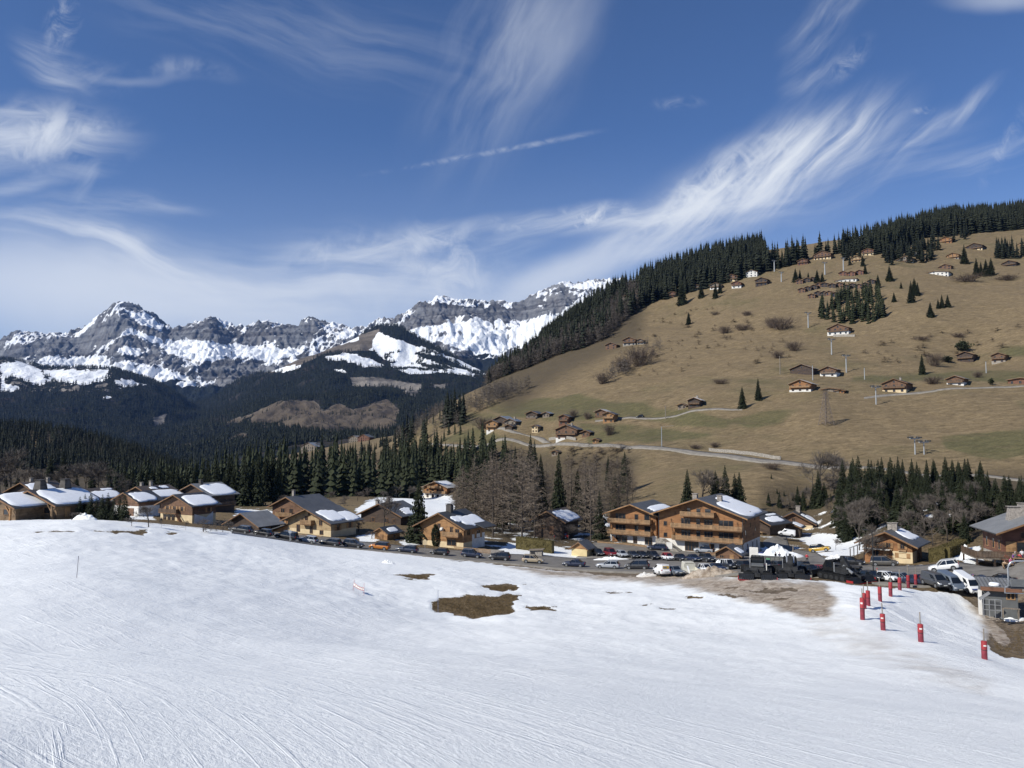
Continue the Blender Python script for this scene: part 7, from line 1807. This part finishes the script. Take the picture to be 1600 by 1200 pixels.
for c in t.children:
    if c.name.startswith('crown'):
        r_ = np.random.default_rng(5); n = 2600; z = r_.uniform(0, 1, n) ** .9; rad = .36 * np.sin(np.pi * np.clip(z * .93 + .07, 0, 1)) ** .6 * r_.uniform(.75, 1., n); a = r_.uniform(0, 6.28, n)
        ROOTS.clear(); c.data = tri_soup('crown', np.stack([rad * np.cos(a), rad * np.sin(a), z], 1)[:, None, :] + r_.normal(0, .035, (n, 3, 3)), LEAF)
for i, (u, w) in enumerate([(124, 6), (132, 6), (141, 7), (150, 7), (159, 7), (168, 7), (177, 7), (186, 7), (194, 6)]):
    x, Y, z = g3(u, 810, 140 + (i % 2) * 3)
    tree('wide', x, Y, 4.3 + (i % 3) * .5, 'small dark conifer in the dense clump on the snow crest', 'small conifers clumped on the snow crest', z, .95)
for u, vb, vt, Y, lab, w, k in ((232, 826, 789, 128, 'leafless bushy shrub on the snow crest before the brown chalet', 1.1, 'bare'), (348, 832, 810, 142, 'leafless bush on the crest right of the brown chalet', 1.6, 'bare'), (112, 812, 801, 126, 'thin bare twigs on the crest below the log chalet', 2., 'bare'), (252, 826, 808, 130, 'slender bare sapling right of the bushy shrub on the crest', .5, 'bare'), (290, 824, 808, 134, 'slender bare sapling at the corner of the brown chalet', .6, 'bare'), (318, 829, 812, 136, 'low bare bush on the crest below the brown chalet', 2.2, 'bare'), (206, 815, 803, 126, 'low leafless twigs at the end of the conifer clump', 2., 'bare'),
                                (600, 826, 772, 204, 'leafless garden tree in front of the dark weathered chalet', 1.1, 'bare'), (657, 852, 822, 184, 'leafless bush left of the satellite-dish chalet', 1.6, 'bare'), (581, 848, 836, 188, 'brown shrub left of the small honey-coloured shed', 2., 'bare'), (632, 846, 834, 190, 'brown shrub right of the small honey-coloured shed', 2., 'bare'), (1350, 879, 833, 151, 'spreading leafless tree in front of the orange chalet', 1.5, 'bare'), (1306, 862, 843, 176, 'small bare sapling on the shaded snow plot', .9, 'bare'), (700, 880, 868, 176, '', 1, ''), (560, 832, 812, 200, 'leafless shrub at the right corner of the cream chalet', 1.6, 'bare'), (888, 838, 812, 203, 'reddish leafless bush against the dark timber barn', 1.4, 'bare')):
    if lab:
        x, yy, z = g3(u, vb, Y); tree(k, x, yy, (vb - vt) * Y / F * (1.25 if w > 1.9 else 1.05), lab, None, z, w)

# snow heaps
def heap(label, u, vb, wpx, h, ratio, seed, Y=None, dirt=0., group=None):
    p = T0.cast(u, vb) if Y is None else g3(u, vb, Y); rx = wpx * p[1] / F / 2
    n, k = 56, 22; pts = []
    a = np.linspace(0, 2 * math.pi, n, endpoint=False); rr = np.linspace(0, 1, k)
    A, RR = np.meshgrid(a, rr); X = RR * np.cos(A) * rx; Yv = RR * np.sin(A) * rx * ratio
    nn = fbm(X / (rx * .35) + seed, Yv / (rx * .35), 4, seed)
    z = h * (1 - RR ** 1.9) * (.8 + nn * .6) * (1 + .3 * np.cos(A - 2.2)) - .25 * (RR > .95) + fbm(X / .35, Yv / .35, 3, seed + 4) * .22 * (1 - RR)
    V = np.stack([X, Yv, z + T0.H(X + p[0], Yv + p[1]) - p[2] + .05], -1).reshape(-1, 3)
    idx = np.arange(n * k).reshape(k, n); Q = np.stack([idx[:-1], np.roll(idx[:-1], -1, 1), np.roll(idx[1:], -1, 1), idx[1:]], -1).reshape(-1, 4)
    cov = np.zeros((len(V), 3)); cov[:, 0] = 1; cov[:, 2] = dirt
    o = mesh_np('snow_heap', V, Q, MATS['ground'], None, True, {'cover': cov, 'cover2': np.zeros_like(cov)}); o.location = [float(c) for c in p]
    return tag(o, label, 'snow heap', group)
heap('big rough snow heap between the apartments and the side street', 1216, 874, 84, 2.6, .5, 3, None, .12)
heap('low snow bank in front of the parking row beside the cream shelter', 955, 875, 60, .7, .2, 4, None, .25)
heap('snow lump beside the road at the kiosk', 1124, 881, 14, .7, .6, 5); heap('small snow mound on the slope below the orange car', 607, 880, 22, .45, .5, 6)
heap('rounded snow mound on the crest beside the conifer clump', 133, 813, 40, 1.1, .5, 7, 132); heap('pale crumbled snow left beside the lift hut', 1585, 968, 34, .4, .4, 8, None, .3)
heap('snow heap under the raised sun deck', 1512, 872, 26, 2.2, .6, 9, 138); heap('shaded snow bank along the yellow car', 1312, 874, 50, .9, .35, 10)
heap('dirty snow clods before the black people carrier', 1010, 900, 34, .5, .4, 11, None, .6); heap('long brownish snow berm left of the groomers', 1110, 903, 96, 1.5, .22, 12, 131, 1.)

# small street things
p = T0.cast(838, 868); t = thing('log_shelter', 'tiny stone-sided log store beside the road', 'shelter', p, R(-14))
m = MB(); m.box(-1.4, 1.4, -.6, .9, -.5, 1.1); m.build('wall', STONES['stone'], t); m = MB(); m.prism([(-1.7, 1.1), (1.7, 1.35), (1.7, 1.5), (-1.7, 1.25)], 'y', -.9, 1.2); m.build('roof', WOODS['grey'], t); m = MB(); m.box(-1.1, -.2, -.64, -.58, .0, .9); m.build('opening', PLAST, t)
for u, v, w, h, lab in ((1178, 878, 1.7, 2.4, 'white notice board on legs beside the apartment chalet'), (1046, 861, 1.4, 1.5, 'low white board near the apartment ramp')):
    p = T0.cast(u, v); t = thing('notice_board', lab, 'sign', p, R(-25)); m = MB(); m.box(-w / 2, w / 2, -.04, .04, h * .35, h + .6); m.build('panel', STONES['white'], t); m = MB(); m.bar((-w / 2, .06, -.3), (-w / 2, .06, h + .6), .08); m.bar((w / 2, .06, -.3), (w / 2, .06, h + .6), .08); m.build('frame', METAL, t)
p = T0.cast(664, 862); t = thing('road_sign', 'small pale road sign on a post at the kerb left of the thuja', 'sign', p, R(-10)); m = MB(); m.tube([(0, 0, -.3), (0, 0, 2.2)], .05, 8); m.build('post', METAL, t); m = MB(); m.prism([(-.5, 1.5), (.5, 1.5), (.5, 2.3), (0, 2.75), (-.5, 2.3)], 'y', -.08, -.04); m.build('panel', STONES['cream'], t)
p = T0.cast(453, 849); t = thing('road_sign', 'thin road sign pole beside the long black van', 'sign', p); m = MB(); m.tube([(0, 0, -.3), (0, 0, 2.4)], .05, 8); m.build('post', METAL, t); m = MB(); m.tube([(0, -.06, 2.2), (0, -.03, 2.2)], .32, 14); m.build('panel', METAL, t)
BIN = M_plain('bin_screen', (.12, .118, .11), .8, .25, 2.); GRN = M_plain('bin_green', (.08, .25, .13), .6, .2, 3.)
p = T0.cast(1203, 883); t = thing('bin_enclosure', 'grey slatted bin enclosure beside the snow heap', 'bin enclosure', p, R(-24))
m = MB(); [m.box(-3.3 + i * .85, -2.52 + i * .85, 0, .9, -.3, 1.5) for i in range(8)]; m.box(-3.4, 3.6, -.05, 1., 1.5, 1.62); m.build('screen', BIN, t)
m = MB(); m.box(-.7, .05, -.06, -.01, .1, 1.3); m.build('green_panel', GRN, t)
p = T0.cast(1239, 868); t = thing('bollard_post', 'pale wooden post at the foot of the big snow heap', 'post', p); m = MB(); m.tube([(0, 0, -.3), (.1, 0, 2.2)], [.16, .12], 8); m.build('shaft', POSTM, t); m = MB(); m.tube([(.1, 0, 2.2), (.1, 0, 2.28)], [.13, .05], 8); m.build('cap', POSTM, t)
a, b = T0.cast(1285, 876), T0.cast(1318, 882); t = thing('railing_fence', 'thin grey metal railing at the snowy kerb of the side street', 'railing', a)
d = Vector([float(c) for c in b - a]); m = MB()
for z in (.2, 1.0): m.bar(Vector((0, 0, z)), d + Vector((0, 0, z)), .05)
for i in range(25): q = d * (i / 24); m.bar(q + Vector((0, 0, -.2 if i % 6 == 0 else .2)), q + Vector((0, 0, 1.)), .06 if i % 6 == 0 else .03)
m.build('rails', METAL, t)
# stone wall along the hill road and the terrace edge of the hamlet
def lowwall(label, a, b, h, mat=STONES['stone'], w=.5):
    A, B = T0.cast(*a), T0.cast(*b); n = 24; t = thing('stone_wall', label, 'wall', A); m = MB()
    for i in range(n):
        s, e = i / n, (i + 1) / n; P, Q = A + (B - A) * s, A + (B - A) * e; zp, zq = float(T0.H(*P[:2])), float(T0.H(*Q[:2]))
        dd = (B - A)[:2] / np.hypot(*(B - A)[:2]); nx = np.array([-dd[1], dd[0]]) * w / 2
        v = []
        for X, z in ((P, zp), (Q, zq)):
            for sg in (-1, 1):
                for zz in (-1, h): v.append((X[0] - A[0] + nx[0] * sg, X[1] - A[1] + nx[1] * sg, z + zz - A[2]))
        m.poly(v, [(0, 1, 5, 4), (2, 6, 7, 3), (1, 3, 7, 5), (0, 2, 3, 1), (4, 5, 7, 6)])
    m.build('masonry', mat, t); m = MB(); m.box(-.02, .02, -.02, .02, -.5, h + .12); m.build('end_stone', mat, t)
lowwall('long low stone wall above the hill road', (1108, 704.5), (1220, 718), 1.3); lowwall('retaining wall below the widest hamlet farmhouse', (858, 688), (900, 688), 1.4); lowwall('stone terrace wall of the white-based chalet on the slope', (1302, 526), (1336, 526), 1.6)

# people
SKIN = M_plain('skin', (.42, .26, .19), .6, .08, 8.); HAIR = M_plain('hair', (.05, .035, .025), .7, .3, 9.)
CLOTH = {k: M_plain(k + '_cloth', c, .85, .2, 6., bump=.2) for k, c in dict(red=(.42, .04, .05), black=(.02, .02, .024), navy=(.03, .04, .09), white=(.6, .6, .62), pink=(.45, .12, .22), grey=(.18, .18, .19), purple=(.2, .06, .3), tan=(.4, .3, .2), blue=(.06, .16, .4)).items()}
def skin(name, verts, edges, mat, parent, root=0, sub=2):
    me = bpy.data.meshes.new(name); me.from_pydata([v[:3] for v in verts], edges, []); me.materials.append(mat)
    o = link(name, me, parent)
    md = o.modifiers.new('skin', 'SKIN'); md.use_smooth_shade = True
    for i, v in enumerate(verts):
        s = me.skin_vertices[0].data[i]; rx, ry = (v[3], v[4]) if len(v) > 4 else (v[3], v[3]); s.radius = (rx, ry); s.use_root = i == root
    ms = o.modifiers.new('sub', 'SUBSURF'); ms.levels = ms.render_levels = sub
    dg = bpy.context.evaluated_depsgraph_get(); dg.update(); em = bpy.data.meshes.new_from_object(o.evaluated_get(dg)); o.modifiers.clear(); o.data = em
    em.polygons.foreach_set('use_smooth', [True] * len(em.polygons))
    return o
def person(label, loc, rz, top, legs, head, pose='stand', group=None, scale=1.):
    t = thing('person', label, 'person', loc, rz, group); t.scale = (scale,) * 3
    st = pose != 'sit'
    hz = .92 if st else .48
    f = 1 if pose == 'walk' else 0
    if st: kn = [(-.10, -.14 * f - .02, .5), (.10, .14 * f - .02, .5)]; an = [(-.11, .02 - .26 * f + .1 * f, .09), (.11, .22 * f + .02, .09)]
    else: kn = [(-.12, -.42, .5), (.12, -.42, .5)]; an = [(-.12, -.42, .09), (.12, -.42, .09)]
    dz = hz - .92
    sh = [(-.19, 0, 1.42 + dz), (.19, 0, 1.42 + dz)]; el = [(-.27, -.02 - .1 * f, 1.14 + dz), (.27, .02 + .06 * f, 1.14 + dz)]; ha = [(-.25, -.18 - .08 * f, .92 + dz + .05), (.26, -.12 + .1 * f, .9 + dz + .04)]
    if pose == 'carry': el[1] = (.30, -.06, 1.2 + dz); ha[1] = (.2, -.16, 1.46 + dz)
    V = [(0, 0, hz, .13, .1), (0, 0, 1.15 + dz, .12, .09), (0, 0, 1.38 + dz, .14, .09), (0, 0, 1.5 + dz, .055), (0, -.01, 1.6 + dz, .075, .085), (0, -.01, 1.72 + dz, .07, .08)]
    E = [(0, 1), (1, 2), (2, 3), (3, 4), (4, 5)]
    for i in range(2):
        k = len(V); V += [(*sh[i], .055), (*el[i], .042), (*ha[i], .032), (ha[i][0], ha[i][1] - .05, ha[i][2] - .09, .026)]; E += [(2, k), (k, k + 1), (k + 1, k + 2), (k + 2, k + 3)]
    for i in range(2):
        k = len(V); V += [((-.09, .09)[i], 0, hz - .06, .085), (*kn[i], .06), (*an[i], .042), (an[i][0], an[i][1] - .16, .05, .04)]; E += [(0, k), (k, k + 1), (k + 1, k + 2), (k + 2, k + 3)]
    skin('body', V, E, SKIN, t)
    V = [(0, 0, hz - .02, .165, .125), (0, 0, 1.15 + dz, .15, .12), (0, 0, 1.38 + dz, .17, .12), (0, .01, 1.475 + dz, .085)]; E = [(0, 1), (1, 2), (2, 3)]
    for i in range(2):
        k = len(V); V += [(*sh[i], .075), (*el[i], .062), ((ha[i][0] * .85 + el[i][0] * .15), ha[i][1] * .85 + el[i][1] * .15, ha[i][2] * .85 + el[i][2] * .15, .05)]; E += [(2, k), (k, k + 1), (k + 1, k + 2)]
    skin('jacket', V, E, CLOTH[top], t)
    V = [(0, 0, hz - .02, .14, .115)]; E = []
    for i in range(2):
        k = len(V); V += [((-.09, .09)[i], 0, hz - .08, .1), (*kn[i], .08), (*an[i], .065)]; E += [(0, k), (k, k + 1), (k + 1, k + 2)]
    skin('trousers', V, E, CLOTH[legs], t)
    for i in range(2): skin('boot', [(*an[i], .065), (an[i][0], an[i][1] - .06, .07, .065), (an[i][0], an[i][1] - .19, .055, .055)], [(0, 1), (1, 2)], CLOTH['black'], t)
    if head == 'hair': skin('hair', [(0, .035, 1.62 + dz, .075), (0, .02, 1.73 + dz, .088), (0, -.02, 1.77 + dz, .07)], [(0, 1), (1, 2)], HAIR, t)
    else: skin('helmet', [(0, .03, 1.66 + dz, .095), (0, .0, 1.74 + dz, .105), (0, -.02, 1.78 + dz, .08)], [(0, 1), (1, 2)], CLOTH[head], t)
    m = MB(); m.prism([(-.016, 1.62 + dz), (.016, 1.62 + dz), (0, 1.67 + dz)], 'y', -.115, -.08); m.build('nose', SKIN, t)
    return t
person('person in a red jacket and black trousers walking on the street', T0.cast(1261, 880) + [0, 0, .13], R(120), 'red', 'black', 'black', 'walk')
person('person in dark clothes, left of two standing by the bin enclosure', T0.cast(1212, 877) + [0, 0, .1], R(30), 'black', 'black', 'hair')
person('person in a dark jacket and pink hat, right of two by the bin enclosure', T0.cast(1218, 877.5) + [0, 0, .1], R(-20), 'navy', 'black', 'pink')
P_ = person('skier in a dark suit and red helmet beside the street lamp', T0.cast(1371, 907) + [0, 0, .12], R(-20), 'black', 'black', 'red', 'carry')
person('person in a white jacket standing behind the white van', T0.cast(1521, 918) + [0, 0, .12], R(40), 'white', 'navy', 'purple')
p = T0.cast(1523.5, 925); t = thing('upright_skis', 'pair of blue skis standing upright behind the white van', 'skis', p, R(15))
for x in (-.07, .07):
    m = MB(); m.poly([(x - .05, 0, 0), (x + .05, 0, 0), (x + .045, 0, 1.5), (x, -.1, 1.72), (x - .045, 0, 1.5), (x - .05, .03, 0), (x + .05, .03, 0), (x + .045, .03, 1.5), (x, -.07, 1.72), (x - .045, .03, 1.5)], [(4, 3, 2, 1, 0), (5, 6, 7, 8, 9), (0, 1, 6, 5), (1, 2, 7, 6), (2, 3, 8, 7), (3, 4, 9, 8), (4, 0, 5, 9)]); m.build('ski', CLOTH['blue'], t)
gz = 'guests on the restaurant terrace'
for i, (u, v, tp, lg, hd, ps, lab) in enumerate([(1570, 890, 'tan', 'black', 'hair', 'sit', 'guest in a tan top seated left on the restaurant terrace'), (1580, 893, 'pink', 'navy', 'hair', 'sit', 'guest in a pink top seated by the chairlift hoop'), (1584, 891, 'purple', 'black', 'hair', 'stand', 'guest in a purple top standing on the terrace'), (1589, 895, 'black', 'grey', 'hair', 'sit', 'guest in black seated at the front of the terrace'), (1594, 894, 'red', 'black', 'hair', 'sit', 'guest in a red jacket seated right on the terrace'), (1598, 891, 'white', 'navy', 'hair', 'stand', 'guest in a white jacket at the right picture edge'), (1587, 888, 'grey', 'black', 'white', 'stand', 'guest in grey with a white hat at the back of the terrace')]):
    pt = at(u, v, 122); pt[2] = float(T0.H(pt[0], pt[1])) + .1
    person(lab, pt, R(-30 + 37 * i), tp, lg, hd, ps, gz)
    if ps == 'sit':
        t = thing('terrace_chair', 'dark terrace chair under the ' + lab.split(' seated')[0], 'chair', pt, R(-30 + 37 * i), 'chairs on the restaurant terrace')
        m = MB(); m.box(-.22, .22, -.22, .22, .34, .38); m.build('seat', WOODS['dark'], t); m = MB(); m.box(-.22, .22, .2, .24, .38, .85); m.build('backrest', WOODS['dark'], t)
        for x in (-.19, .19):
            for y in (-.19, .19):
                m = MB(); m.bar((x, y, 0), (x, y, .34), .04); m.build('leg', WOODS['dark'], t)
for u, v, lab in ((1575, 892, 'left wooden terrace table in front of the restaurant'), (1592, 896, 'right wooden terrace table in front of the restaurant')):
    pt = at(u, v, 121.5); pt[2] = float(T0.H(pt[0], pt[1])) + .1; t = thing('terrace_table', lab, 'table', pt, R(-12), 'tables on the restaurant terrace'); m = MB(); m.box(-.7, .7, -.4, .4, .7, .75); m.build('tabletop', RAIL, t)
    for x in (-.6, .6):
        m = MB(); m.bar((x, -.3, 0), (x, .3, .7), .07); m.bar((x, .3, 0), (x, -.3, .7), .07); m.build('leg', RAIL, t)
# remove the now unused helper nothing else; haze last
zmin = min(float(L1['Z'].min()), float(L2['Z'].min()), -80.) - 1.
zmax = float(L1['Z'].max()) + 60.
HZ = NT('haze_air'); HZ.n.remove(HZ.b)
pv = HZ.add('ShaderNodeVolumePrincipled'); pv.inputs['Density'].default_value = HAZE; pv.inputs['Color'].default_value = (.26, .48, 1., 1); pv.inputs['Anisotropy'].default_value = .2
HZ.lk(pv.outputs[0], HZ.n['Material Output'].inputs['Volume'])
m = MB(); m.box(-9500, 9500, -400, 13600, zmin, zmax); o = m.build('haze', HZ.m); tag(o, kind='stuff')
